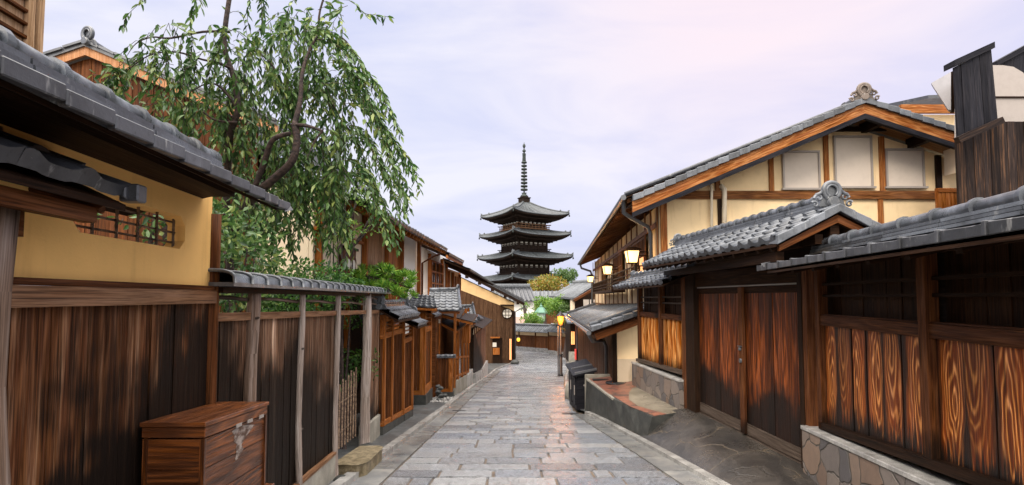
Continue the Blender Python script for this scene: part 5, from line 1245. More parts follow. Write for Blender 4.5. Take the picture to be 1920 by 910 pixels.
def leanto():
    t = thing('lean_to_building', (2.7, 13, G(13)), 'single-storey lean-to with sheet tile roof, cream end wall and dark board side', 'building')
    z1 = -.55; b = .0725; Q = W(1.50, b, -1); y0, y1 = 12.62, 33.0
    m = MB(); m.hexa([Q.p(y, n, z) for y in (y0 + .05, y1) for n in (-.06, -3) for z in (G(33) - .2, -.85 if y < 20 else -1.1)]); m.build('body', 'dark', t)
    m = MB(); Q.boards(m, y0 + .35, y1, lambda y: G(y), -.80, .30, .0, .05); m.build('board_wall', 'batten2', t)
    m = MB(); m.box(2.47, 3.6, y0, y0 + .06, -2.62, -.42); m.prism([(2.47, y0, -.42), (3.6, y0, -.42), (3.6, y0, -.2), (2.47, y0, -.6)], (0, .06, 0)); m.build('plaster_wall', 'cream', t)
    m = MB(); m.box(2.46, 3.6, y0 - .02, y0 - .001, -2.9, -1.44); m.build('dado', 'cream3', t)
    m = MB(); m.box(2.36, 2.46, y0 - .04, y0 + .1, -3.0, -.55); m.build('corner_post', 'dark', t)
    E0, E1 = Vector((1.78, 12.0, -.74)), Vector((3.40, 33, -1.08)); T0, T1 = Vector((3.45, 12.0, -.17)), Vector((5.15, 33, -.50))
    m = MB(); flat_tiles(m, E0, E1, T0, T1, .30, .035, .04, 2); m.build('roof', 'tile', t)
    m = MB(); n = 7
    for k in range(n):
        p, q = E0.lerp(T0, k / n), E0.lerp(T0, (k + .95) / n); m.hexa([p + Vector((0, -.05, -.02)), p + Vector((0, -.05, .10)), p + Vector((0, .22, -.02)), p + Vector((0, .22, .11)), q + Vector((0, -.05, -.02)), q + Vector((0, -.05, .08)), q + Vector((0, .22, -.02)), q + Vector((0, .22, .09))])
    m.tube([E0 + Vector((0, .3, .12)), T0 + Vector((0, .3, .12))], .05, 10); m.build('verge_tiles', 'tile', t, bevel=.01)
    m = MB(); m.tube([E1 + Vector((0, 0, .12)), T1 + Vector((0, 0, .12))], .10, 8); m.build('verge_tiles', 'tile', t)
    m = MB(); m.beam(E0 + Vector((.1, .1, -.14)), T0 + Vector((0, .1, -.14)), .06, .16); m.beam(E0 + Vector((.05, .6, -.10)), T0 + Vector((0, .6, -.1)), .04, .10); m.build('barge_board', 'brown', t)
    m = MB(); soffit(m, E0, E1, T0, T1, .03, .02); m.build('soffit', 'soffit', t)
    m = MB(); g0, g1 = E0 + Vector((-.06, .0, -.05)), E1 + Vector((-.08, 0, -.05)); m.tube([g0.lerp(g1, k / 8) for k in range(9)], .055, 10); m.build('gutter', 'pipe', t)
    m = MB(); m.tube([E0 + Vector((-.05, .1, -.08)), E0 + Vector((.05, .2, -.25)), (2.30, 13.5, -1.08), (2.43, 13.86, -1.25), (2.43, 13.86, G(13.8) + .1)], .042, 10); m.build('downpipe', 'pipe', t)
M['cream3'] = plaster('stained_dado', (0.52, 0.42, 0.30), (0.22, 0.16, 0.10), .7)
M['batten2'] = wood('dark_side_boards', (0.010, 0.006, 0.005), (0.06, 0.026, 0.013), (0.11, 0.05, 0.024), 5, 0.5, None, 0.35, 0.5)
leanto()
def hang_lantern(p, s, label):
    t = thing('wall_lantern', p, label, 'lantern', 'lanterns along the balcony'); p = Vector(p)
    wt, wb, h = .20 * s, .135 * s, .40 * s
    m = MB(); m.hexa([p + Vector((a * q, b * q, z)) for a in (-1, 1) for b in (-1, 1) for q, z in ((wb, -h / 2), (wt, h / 2))]); m.build('shade', 'lamp', t)
    m = MB()
    for a in (-1, 1):
        for b in (-1, 1): m.beam(p + Vector((a * wb, b * wb, -h / 2)), p + Vector((a * wt, b * wt, h / 2)), .022, .022)
    for q, z in ((wb, -h / 2), (wt, h / 2)):
        for a in (-1, 1): m.beam(p + Vector((a * q, -q, z)), p + Vector((a * q, q, z)), .03, .03); m.beam(p + Vector((-q, a * q, z)), p + Vector((q, a * q, z)), .03, .03)
    m.build('frame', 'dark', t)
    m = MB(); r = .28 * s
    m.hexa([p + Vector((a * q, b * q, z)) for a in (-1, 1) for b in (-1, 1) for q, z in ((r, h / 2 + .015), (.10 * s, h / 2 + .10))]); m.build('cap', 'soffit', t)
    m = MB(); m.beam(p + Vector((.1, 0, h * .1)), p + Vector((.46, 0, h * .1)), .03, .03); m.beam(p + Vector((.1, 0, h * .4)), p + Vector((.46, 0, h * .4)), .03, .03); m.beam(p + Vector((.3, 0, h * .1)), p + Vector((.3, 0, h * .4)), .025, .025); m.beam(p + Vector((.22, 0, h * .1)), p + Vector((.22, 0, h * .4)), .02, .02); m.build('bracket', 'dark', t)
    l = bpy.data.lights.new('lantern_light', 'POINT'); l.energy = 16 * s; l.color = (1, .62, .28); l.shadow_soft_size = .15; lo = bpy.data.objects.new('lantern_light', l); COL.objects.link(lo); lo.location = p + Vector((-.36, -.3, -.05))
def big_house():
    t = thing('gabled_townhouse', (6, 16, G(14)), 'large cream half-timbered house with broad orange barge boards and grey shuttered gable', 'house')
    Y = 13.0; Yv = 12.2; X0 = P(1237, 480, Y).x
    px = lambda a, b: P(a, b, Y)
    # body: street side runs along BB
    zE = 2.36
    A = P(1620, 188, Yv); EL = P(1186, 372, Yv); ER = P(1797, 246, Yv)
    topz = lambda x, ER=ER: (A.z - (A.z - EL.z) / (A.x - EL.x) * (A.x - x)) if x < A.x else A.z - (A.z - ER.z) / (ER.x - A.x) * (x - A.x)
    ER = A + (ER - A) * 1.45; Xr = P(1797, 300, Y).x + .4
    # gable plaster panels
    m = MB(); m.prism([(X0, Y, -.5), (Xr, Y, -.5), (Xr, Y, topz(Xr) - .30), (A.x, Y, A.z - .30), (X0, Y, topz(X0) - .30)], (0, .15, 0)); m.build('gable_wall', 'cream', t)
    m = MB()
    y2 = 36.0
    m.hexa([(BB.a + BB.b * y + (.1 if n == 0 else 8.0), y, z) for y in (Y + .16, y2) for n in (0, 1) for z in (-1.5, zE)]); m.build('body', 'cream', t)
    def bm(x0_, y0_, x1_, y1_, mat='barge', name='timber', pr=.05):
        a, b = px(min(x0_, x1_), max(y0_, y1_)), px(max(x0_, x1_), min(y0_, y1_)); m = MB(); m.box(a.x, b.x, Y - pr, Y - .002, a.z, b.z); return m.build(name, mat, t)
    bm(1250, 359, 1800, 374, 'brown3', 'tie_beam', .07)
    for a, top_, bot_, w_, mt in ((1243, 370, 520, 13, 'barge'), (1344, 322, 359, 9, 'brown3'), (1349, 374, 430, 9, 'dark'), (1444, 286, 359, 9, 'barge'), (1546, 248, 359, 9, 'barge'), (1650, 245, 359, 10, 'barge'), (1755, 258, 359, 11, 'dark'), (1649, 374, 420, 9, 'barge')):
        q = px(a, top_); ztop = topz(q.x) - .32 if top_ < 330 or a < 1250 else q.z; b = px(a, bot_); m = MB(); m.box(q.x - w_ / 160, q.x + w_ / 160, Y - .055, Y - .002, b.z, min(ztop, q.z + .3)); m.build('timber_post', mt, t)
    m = MB(); q = px(1540, 243); m.box(q.x, px(1660, 243).x, Y - .06, Y - .003, q.z - .06, q.z + .06); m.box(px(1600, 0).x - .05, px(1600, 0).x + .05, Y - .05, Y - .003, q.z, topz(px(1600, 0).x) - .3); m.build('collar_beam', 'dark', t)
    for (a, b, c, d) in ((1466, 284, 1534, 354), (1563, 256, 1631, 351), (1659, 280, 1728, 351)):
        p, q = px(a, d), px(c, b); m = MB(); m.box(p.x, q.x, Y - .045, Y - .003, p.z, q.z); wdw = m.build('shutter', 'shutter', t)
        m = MB()
        for x in (p.x, q.x - .04): m.box(x, x + .04, Y - .085, Y - .047, p.z, q.z)
        m.box(p.x + .042, q.x - .042, Y - .085, Y - .047, q.z - .05, q.z); m.box(p.x - .04, q.x + .04, Y - .12, Y - .047, p.z - .05, p.z - .002); m.build('shutter_frame', 'metal_p', wdw)
    # pipes
    for (a, t_, b_, r) in ((1331, 347, 440, .035), (1355, 352, 430, .06)):
        p, q = px(a, t_), px(a, b_); m = MB(); m.tube([p + Vector((-.12 if r < .05 else -.10, .05, -.02)), p + Vector((-.04, -.06, .02)), p + Vector((0, -.10, -.06)), p + Vector((0, -.10, -.2)), q + Vector((0, -.10, 0))], r, 10); m.build('vent_pipe', 'pvc', t)
    # barge boards + verge + roof slabs
    Yb = 37.0
    for a, b, s_ in ((EL, A, 1), (ER, A, -1)):
        m = MB(); m.hexa([a + Vector((0, 0, -.33)), a + Vector((0, 0, -.06)), a + Vector((0, .06, -.33)), a + Vector((0, .06, -.06)), b + Vector((0, 0, -.33)), b + Vector((0, 0, -.06)), b + Vector((0, .06, -.33)), b + Vector((0, .06, -.06))], 0); m.build('barge_board', 'barge', t)
        m = MB(); m.hexa([a + Vector((0, -.03, -.44)), a + Vector((0, -.03, -.325)), a + Vector((0, .07, -.44)), a + Vector((0, .07, -.325)), b + Vector((0, -.03, -.44)), b + Vector((0, -.03, -.325)), b + Vector((0, .07, -.44)), b + Vector((0, .07, -.325))], 0); m.build('barge_batten', 'black', t)
        m = MB(); n = max(3, round((b - a).length / .27))
        for k in range(n):
            p, q = a.lerp(b, k / n), a.lerp(b, (k + 1.02) / n)
            m.hexa([p + Vector((0, -.07, -.07)), p + Vector((0, -.07, .075)), p + Vector((0, .25, -.05)), p + Vector((0, .25, .09)), q + Vector((0, -.07, -.09)), q + Vector((0, -.07, .045)), q + Vector((0, .25, -.05)), q + Vector((0, .25, .055))])
        m.build('verge_tiles', 'tile', t, bevel=.008)
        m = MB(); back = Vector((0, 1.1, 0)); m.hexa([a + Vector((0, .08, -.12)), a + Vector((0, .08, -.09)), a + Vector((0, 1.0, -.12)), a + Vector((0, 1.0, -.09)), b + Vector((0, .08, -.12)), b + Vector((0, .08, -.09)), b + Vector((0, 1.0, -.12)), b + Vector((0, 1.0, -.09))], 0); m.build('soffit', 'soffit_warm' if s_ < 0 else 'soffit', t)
        for k in range(3): m = MB(); p = a.lerp(b, .12 + .36 * k); m.box(p.x - .07, p.x + .07, p.y + .07, p.y + .85, p.z - .36, p.z - .13); m.build('purlin_end', 'dark', t)
    # main roof (street slope follows the wall), tiles near, slab under
    def ep(y): return Vector((1.62 + .082 * y, y, 2.36))
    rfar = A + Vector((.082 * (Yb - Yv), Yb - Yv, 0)); rn = A + Vector((0, .05, 0))
    m = MB(); flat_tiles(m, ep(Yv + .1), ep(Yb), rn, rfar, .30, .045, .05, 3); m.build('roof', 'tile_dark', t)
    m = MB(); soffit(m, ep(Yv), ep(Yb), A, rfar, .03, .04); m.build('soffit', 'soffit', t)
    m = MB(); rafters(m, ep(Yv), ep(Yb), A, rfar, 60, .06, .08, .13, .01); m.build('rafter', 'brown3', t)
    m = MB(); flat_tiles(m, ER + Vector((.3, .1, -.1)), ER + Vector((2.4, Yb - Yv, -.1)), rn, rfar, .5, .045, .05, 2); m.build('roof', 'tile_dark', t)
    m = MB(); e = [ep(lerp(Yv, Yb, k / 8)) + Vector((-.05, 0, -.05)) for k in range(9)]; m.tube(e, .065, 8); m.build('gutter', 'pipe', t)
    m = MB(); c = ep(12.3); m.tube([c + Vector((0, .2, -.08)), c + Vector((.02, .25, -.35)), c + Vector((.25, .45, -.45)), (3.42, 13.35, 1.78), (3.50, 13.4, 1.6), (3.50, 13.4, -.2)], .05, 9); m.build('downpipe', 'pipe', t)
    c = ep(35.5); m = MB(); m.tube([c + Vector((0, 0, -.1)), c + Vector((.1, 0, -.4)), c + Vector((.7, 0, -.6)), c + Vector((.8, 0, -.9)), c + Vector((.8, 0, -3))], .07, 8); m.build('downpipe', 'pipe', t)
    m = MB(); ridge(m, rn + Vector((0, .1, .12)), rfar + Vector((0, 0, .12)), .09, .6, 3, .28, .05); m.build('ridge_tiles', 'tile_dark', t)
    m = MB(); oni(m, A + Vector((0, 0, .05)), (-.25, -1, 0), .34); m.build('ridge_ornament', 'orn', t)
    # ---- street side panels
    Q = BB; yy = lambda p: Q.Y(p, 500)
    bays = [13.1, 14.0, 14.9, 16.4, 17.6, 18.8, 20.2, 21.6, 23.2, 25, 27, 29, 31.5, 34, 35.8]
    for y in bays:
        m = MB(); Q.hex(m, y - .05, y + .05, 0, .035, -.32 - (y - 13) * .01, zE, 2); m.build('timber_post', 'brown3', t)
    m = MB(); Q.hex(m, 13.1, 35.8, 0, .05, 1.75, 1.87, 0); Q.hex(m, 13.1, 35.8, 0, .04, -.40, -.30, 0); m.build('tie_beam', 'brown3', t)
    for a, b in ((14.95, 16.35), (16.45, 17.55), (20.25, 21.55), (21.65, 23.15), (27.05, 28.95)):
        m = MB(); Q.hex(m, a, b, .0, .02, .45, 1.72); wd_ = m.build('window', 'window', t)
        m = MB(); n = 5
        for k in range(n + 1): y = lerp(a, b, k / n); Q.hex(m, y - .02, y + .02, .022, .05, .45, 1.72, 2)
        for z in (.45, .8, 1.2, 1.66): Q.hex(m, a, b, .021, .045, z, z + .05, 0)
        m.build('window_lattice', 'brown3', wd_)
    m = MB(); Q.hex(m, 15.0, 15.7, .052, .06, .5, 1.15); m.build('lit_pane', 'litwin', t)
    for k in range(12): 
        y = 13.5 + k * 1.45; m = MB(); Q.hex(m, y - .1, y + .1, 0, .10, -.33 - .012 * (y - 13), -.13 - .012 * (y - 13)); m.build('beam_end', 'brown3', t)
    # balconies
    for (a, b, z0, z1, lab) in ((13.7, 19.0, .40, .80, 'nearer'), (19.4, 29.0, .30, .72, 'farther')):
        bt = MB(); Q.hex(bt, a, b, .0, .5, z0 - .10, z0, 0); bl = bt.build('balcony', 'soffit', t)
        m = MB()
        for z in (z0 + .1, z0 + .22, z1): Q.hex(m, a, b, .46, .49, z, z + .035, 0)
        n = int((b - a) / .35)
        for k in range(n + 1): y = lerp(a, b, k / n); Q.hex(m, y - .018, y + .018, .462, .488, z0, z1, 2)
        for z in (z0 + .1, z0 + .22, z1): Q.hex(m, a, a + .03, .0, .49, z, z + .035, 0)
        for k in range(4): Q.hex(m, a, a + .03, .1 * k + .05, .1 * k + .08, z0, z1, 2)
        for y in (a, b): Q.hex(m, y - .045, y + .045, .44, .51, z0 - .1, z1 + .10, 2)
        m.build('railing', 'soffit', bl)
    # small vertical baluster screen low on the gable
    m = MB(); 
    for k in range(10): p = px(1732 + k * 7.6, 400); m.box(p.x - .045, p.x + .045, Y - .5, Y - .42, p.z, p.z + .52)
    a = px(1728, 364); m.box(a.x, a.x + 1.1, Y - .52, Y - .40, a.z - .06, a.z + .02); m.build('baluster_screen', 'orange', t)
    m = MB(); p = px(1779, 308); pts = [p + Vector((-.20, 0, -.32)), p + Vector((-.20, 0, .30)), p + Vector((.0, 0, .36)), p + Vector((.16, 0, .30)), p + Vector((.24, 0, .12)), p + Vector((.26, 0, -.1))]; m.prism([q + Vector((0, -.6, 0)) for q in pts], (0, .5, 0)); m.build('duct_hood', 'cream2', t)
    m = MB(); p = px(1795, 300); m.box(p.x - .04, p.x + .04, Y - .7, Y - .62, p.z - .7, p.z + .9); m.build('bracket', 'dark', t)
    # rear wing roof
    m = MB(); a, b = P(1672, 186, 17), P(1790, 178, 17); m.hexa([a + Vector((0, -1.5, -.55)), a + Vector((0, -1.5, -.45)), a + Vector((0, 2, .2)), a + Vector((0, 2, .3)), b + Vector((1.5, -1.5, -.55)), b + Vector((1.5, -1.5, -.45)), b + Vector((1.5, 2, .2)), b + Vector((1.5, 2, .3))]); m.build('rear_roof', 'tile_dark', t)
    m = MB(); a, b = P(1690, 196, 15.4), P(1800, 190, 15.4); m.box(a.x, b.x + 1.5, 15.4, 15.5, a.z - .25, a.z); m.build('rear_barge', 'barge', t)
    m = MB(); m.box(a.x + .3, b.x + 1.5, 15.7, 17, 2, a.z - .2); m.build('rear_wall', 'cream', t)
    for (px_, py_, yy_, s_, lab) in ((1185, 482, 14.6, 1.0, 'nearest and largest glowing paper lantern above the balcony'), (1139, 507, 21.3, 1.0, 'middle glowing paper lantern on the street wall'), (1107, 524, 29.5, .95, 'farthest and smallest glowing paper lantern under the eave')):
        hang_lantern(P(px_, py_, yy_), s_ * .86, lab)
M['brown3'] = wood('frame_timber', (0.02, 0.010, 0.006), (0.16, 0.065, 0.028), (0.33, 0.15, 0.06), 7, 0.7, None, 0.3, 0.5)
M['orn'] = tile_mat('weathered_ornament', (0.13, 0.10, 0.08), .6)
big_house()
def black_block():
    t = thing('black_clad_building', (9, 9.5, -1.5), 'black board-clad building with slanting parapet panels at the far right', 'building')
    Y = 9.5; p = lambda a, b, y=Y: P(a, b, y)
    xL = p(1797, 300).x
    m = MB(); fboards(m, xL - .02, xL + 3.2, Y, -1.0, lambda x: lerp(p(1797, 262).z, p(1872, 228).z, min(1, (x - xL) / (p(1872, 0).x - xL))), .155, .05, .004); m.build('wall', 'black2', t)
    m = MB(); m.prism([(xL + .02, Y + .06, -1.5), (xL + 6, Y + .06, -1.5), (xL + 6, 12.6, -1.5), ((xL + .02) * 12.6 / (Y + .06) + .15, 12.6, -1.5)], (0, 0, 4.05)); m.build('body', 'black', t)
    Yp = Y - .35
    pl = [p(1797, 262, Yp), p(1872, 232, Yp), p(1859, 92, Yp), p(1790, 126, Yp)]
    m = MB(); n = 6
    for k in range(n):
        a0, a1 = pl[0].lerp(pl[1], k / n), pl[0].lerp(pl[1], (k + .97) / n); c0, c1 = pl[3].lerp(pl[2], k / n), pl[3].lerp(pl[2], (k + .97) / n); q = random.uniform(-.008, .008)
        m.hexa([v + Vector((0, dy + q, 0)) for v2 in ((a0, c0), (a1, c1)) for dy in (0, .04) for v in (v2[0], v2[1])], 2)
    m.build('parapet_panel', 'black', t)
    m = MB(); m.hexa([v + Vector((0, dy, dz)) for v in (pl[3] + Vector((-.03, 0, .0)), pl[2] + Vector((.02, 0, 0))) for dy in (-.05, .2) for dz in (0, .11)], 0); m.build('parapet_cap', 'black', t)
    a, b = p(1747, 285, Yp - .1), p(1878, 226, Yp - .1); m = MB(); m.beam(a.lerp(b, .36), b, .1, .11); m.build('beam', 'black2', t)
    Yq = Y + 1.2
    pl = [p(1866, 232, Yq), p(1990, 240, Yq), p(1990, 58, Yq), p(1866, 126, Yq)]; m = MB(); n = 7
    for k in range(n):
        a0, a1 = pl[0].lerp(pl[1], k / n), pl[0].lerp(pl[1], (k + .97) / n); c0, c1 = pl[3].lerp(pl[2], k / n), pl[3].lerp(pl[2], (k + .97) / n)
        m.hexa([v + Vector((0, dy, 0)) for v2 in ((a0, c0), (a1, c1)) for dy in (0, .04) for v in (v2[0], v2[1])], 2)
    m.build('parapet_panel', 'black', t)
    m = MB(); m.hexa([v + Vector((0, dy, dz)) for v in (pl[3], pl[2]) for dy in (-.05, .3) for dz in (0, .11)], 0); m.build('parapet_cap', 'black', t)
    # metal ducts
    dt = thing('ventilation_duct', p(1890, 180, Y + .4), 'pale rounded metal duct on top of the black building at the right edge', 'duct')
    Yd = Y + .25; c = [p(1858, 236, Yd), p(1990, 236, Yd), p(1990, 180, Yd), p(1930, 152, Yd), p(1917, 137, Yd), p(1900, 127, Yd), p(1880, 124, Yd), p(1858, 124, Yd)]
    m = MB(); m.prism(c, (0, .8, 0)); m.build('casing', 'metal_p', dt, bevel=.015)
    m = MB(); a = p(1864, 183, Yd - .01); m.box(a.x, a.x + 1.6, Yd - .03, Yd - .001, a.z - .01, a.z + .015); m.build('seam', 'dark', dt)
    vt = thing('exhaust_hood', p(1770, 165, 11), 'small grey angular metal exhaust hood left of the black parapet panel', 'duct')
    Yh = 10.6; c = [p(1746, 156, Yh), p(1783, 135, Yh), p(1783, 206, Yh), p(1778, 206, Yh)]; m = MB(); m.prism(c, (.10, .12, 0)); m.build('hood', 'metal_g', vt)
    a, b = p(1787, 200, Yh), p(1795, 130, Yh); m = MB(); m.box(p(1783, 0, Yh).x + .005, p(1790, 0, Yh).x, Yh - .03, Yh + .15, p(0, 207, Yh).z, p(0, 132, Yh).z); m.build('flange', 'dark', vt)
    m = MB(); m.box(p(1790, 0, Yh).x + .003, p(1806, 0, Yh).x, Yh, Yh + .12, p(0, 200, Yh).z, p(0, 133, Yh).z); m.build('neck', 'metal_g', vt)
black_block()
# ================================================================== STREET LAMPS
def street_lamp():
    Y = 32.0; b = P(1051.5, 706, Y); b.z = G(Y); t = thing('street_lamp', b, 'black street lamp post with a small glowing orange lantern', 'street lamp')
    m = MB(); z5 = P(1051, 666, Y).z; zt = P(1051, 610, Y).z
    m.tube([b, Vector((b.x, Y, z5))], [.105, .10], 10); m.lathe((b.x, Y, b.z), [(.15, 0), (.15, .08), (.11, .14)], 12); m.lathe((b.x, Y, z5), [(.10, 0), (.12, .02), (.12, .06), (.06, .09)], 12); m.tube([Vector((b.x, Y, z5)), Vector((b.x, Y, zt))], [.062, .055], 10); m.build('post', 'iron', t)
    c = Vector((b.x, Y, P(1051, 600, Y).z)); m = MB(); m.lathe(c, [(.01, -.30), (.10, -.28), (.17, .0), (.20, .22), (.02, .24)], 8); m.build('lamp_glass', 'lampb', t)
    m = MB(); m.lathe(c, [(.26, .22), (.24, .27), (.10, .42), (.02, .52)], 8); m.lathe(c, [(.06, -.42), (.13, -.31), (.05, -.28)], 8)
    for k in range(8): a = k * math.pi / 4; m.beam(c + Vector((.11 * math.cos(a), .11 * math.sin(a), -.29)), c + Vector((.205 * math.cos(a), .205 * math.sin(a), .23)), .018, .018)
    m.build('lamp_frame', 'iron', t)
    l = bpy.data.lights.new('street_lamp_light', 'POINT'); l.energy = 120; l.color = (1, .36, .08); l.shadow_soft_size = .2; lo = bpy.data.objects.new('street_lamp_light', l); COL.objects.link(lo); lo.location = c + Vector((-.0, -.38, 0))
    p = P(1046.5, 703, Y - .3); m = MB(); m.base = (p.x, Y - .3, G(Y)); m.tube([(p.x, Y - .3, G(Y)), (p.x, Y - .3, P(1046, 612, Y - .3).z)], .035, 8); m.lathe((p.x, Y - .3, G(Y)), [(.16, 0), (.15, .04), (.05, .06)], 10); m.build('thin_pole', 'iron', None, label='thin dark pole standing just left of the glowing street lamp', category='pole')
    Y = 63.5; b = Vector((P(1015, 620, Y).x, Y, G(Y))); t = thing('street_lamp', b, 'pale green unlit street lamp head rising above the far shrubs', 'street lamp')
    c = P(1014.5, 591, Y); s = 1.55
    m = MB(); m.lathe(c, [(.25 * s, -.45 * s), (.32 * s, .0), (.36 * s, .16 * s), (.01, .17 * s)], 6, False); m.build('lamp_glass', 'glass_g', t)
    m = MB(); m.lathe(c, [(.50 * s, .14 * s), (.50 * s, .22 * s), (.24 * s, .55 * s), (.12 * s, .60 * s), (.12 * s, .70 * s), (.05 * s, .76 * s), (.02, .95 * s)], 6, False); m.lathe(c, [(.08, -.60 * s), (.27 * s, -.50 * s), (.26 * s, -.44 * s)], 6)
    for k in range(6): a = k * math.pi / 3; m.beam(c + Vector((.26 * s * math.cos(a), .26 * s * math.sin(a), -.46 * s)), c + Vector((.37 * s * math.cos(a), .37 * s * math.sin(a), .17 * s)), .03, .03)
    m.build('lamp_frame', 'verdi', t)
    m = MB(); m.tube([b, Vector((b.x, Y, c.z - .55))], .07, 8); m.build('post', 'verdi', t)
    Y = 25.0; p = P(1084, 640, Y); m = MB(); m.base = (p.x, Y, G(Y)); m.tube([(p.x - .05, Y, G(Y)), (p.x - .05, Y, P(0, 606, Y).z)], .03, 8); m.tube([(p.x - .06, Y - .01, P(0, 673, Y).z), (p.x - .06, Y - .01, P(0, 655, Y).z)], .045, 8)
    t = m.build('sign_pole', 'iron', None, label='slim dark pole against the lean-to board wall', category='pole')
    m = MB(); m.tube([(p.x - .13, Y - .1, P(0, 674, Y).z), (p.x - .13, Y - .1, P(0, 654, Y).z)], .05, 8); m.base = (p.x, Y, G(Y)); m.build('bollard', 'red', None, label='short red tube standing by the slim pole', category='bollard')
street_lamp()

# ================================================================== FAR END OF THE STREET
def far_fence(name, p0, p1, h, label, zroof=.5, ridge_=True):
    p0, p1 = Vector(p0), Vector(p1); d = (p1 - p0); d.z = 0; L = d.length; d.normalize(); n = Vector((d.y, -d.x, 0)); n = n if n.y < 0 else -n
    t = thing(name, (p0 + p1) / 2, label, 'wall'); g = [Vector((0, 0, G(p.y))) for p in (p0, p1)]
    def q(p, nn_, z): return Vector((p.x, p.y, 0)) + n * nn_ + Vector((0, 0, z))
    def sec(m, n0, n1, z0, z1): m.hexa([q(p, nn_, G(p.y) + z) for p in (p0, p1) for nn_ in (n0, n1) for z in (z0, z1)], 0)
    m = MB(); sec(m, -.15, .12, -.2, .40); m.build('footing', 'kerb', t)
    m = MB(); N = int(L / .28)
    for k in range(N):
        a, b = p0.lerp(p1, k / N), p0.lerp(p1, (k + .93) / N); m.hexa([q(p, nn_, G(p.y) + z) for p in (a, b) for nn_ in (-.05, .05) for z in (.4, h - .38)], 2)
    m.build('board_panel', 'farwood', t)
    m = MB(); sec(m, -.05, .04, h - .38, h); m.build('plaster_strip', 'cream', t)
    m = MB(); N = max(2, int(L / 2))
    for k in range(N + 1): a = p0.lerp(p1, k / N); m.beam(q(a, .07, G(a.y) + .3), q(a, .07, G(a.y) + h), .14, .08)
    m.build('post', 'brown', t)
    e0, e1, r0, r1 = q(p0, .6, G(p0.y) + h), q(p1, .6, G(p1.y) + h), q(p0, -.3, G(p0.y) + h + zroof), q(p1, -.3, G(p1.y) + h + zroof)
    m = MB(); flat_tiles(m, e0, e1, r0, r1, .32, .07, .06, 2); m.build('roof', 'tile', t)
    m = MB(); m.tube([r0 + Vector((0, 0, .12)), r1 + Vector((0, 0, .12))], .13, 8); m.build('ridge_tiles', 'tile', t)
M['farwood'] = wood('russet_boards', (0.03, 0.014, 0.008), (0.14, 0.055, 0.026), (0.24, 0.11, 0.05), 5, 0.5, None, 0.35, 0.6)
far_fence('roadside_wall', (-.9, 61.5, 0), (4.3, 55.5, 0), 2.05, 'far boundary wall of russet boards with cream strip and long tiled coping', .65)
far_fence('roadside_wall', (3.75, 54.2, 0), (5.9, 49.5, 0), 2.25, 'second far boundary wall, nearer and right, where the street bends', .6)
sl_ = MB(); c = P(972, 637, 58); sl_.base = c; sl_.lathe(c, [(.01, -.22), (.16, -.16), (.18, 0), (.15, .16), (.01, .22)], 10); sl_.build('wall_lamp', 'lit2', None, label='tiny yellow lamp glowing just right of the warehouse corner', category='lamp') if False else None
M['lit2'] = glow('yellow_lamp', (1.0, .55, .05), 0.9)
t = thing('wall_lamp', c, 'tiny yellow lamp glowing just right of the warehouse corner', 'lamp')
sl_.build('bulb', 'lit2', t); m = MB(); m.lathe(c, [(.2, .2), (.05, .3), (.02, .5)], 8); m.build('hook', 'iron', t)
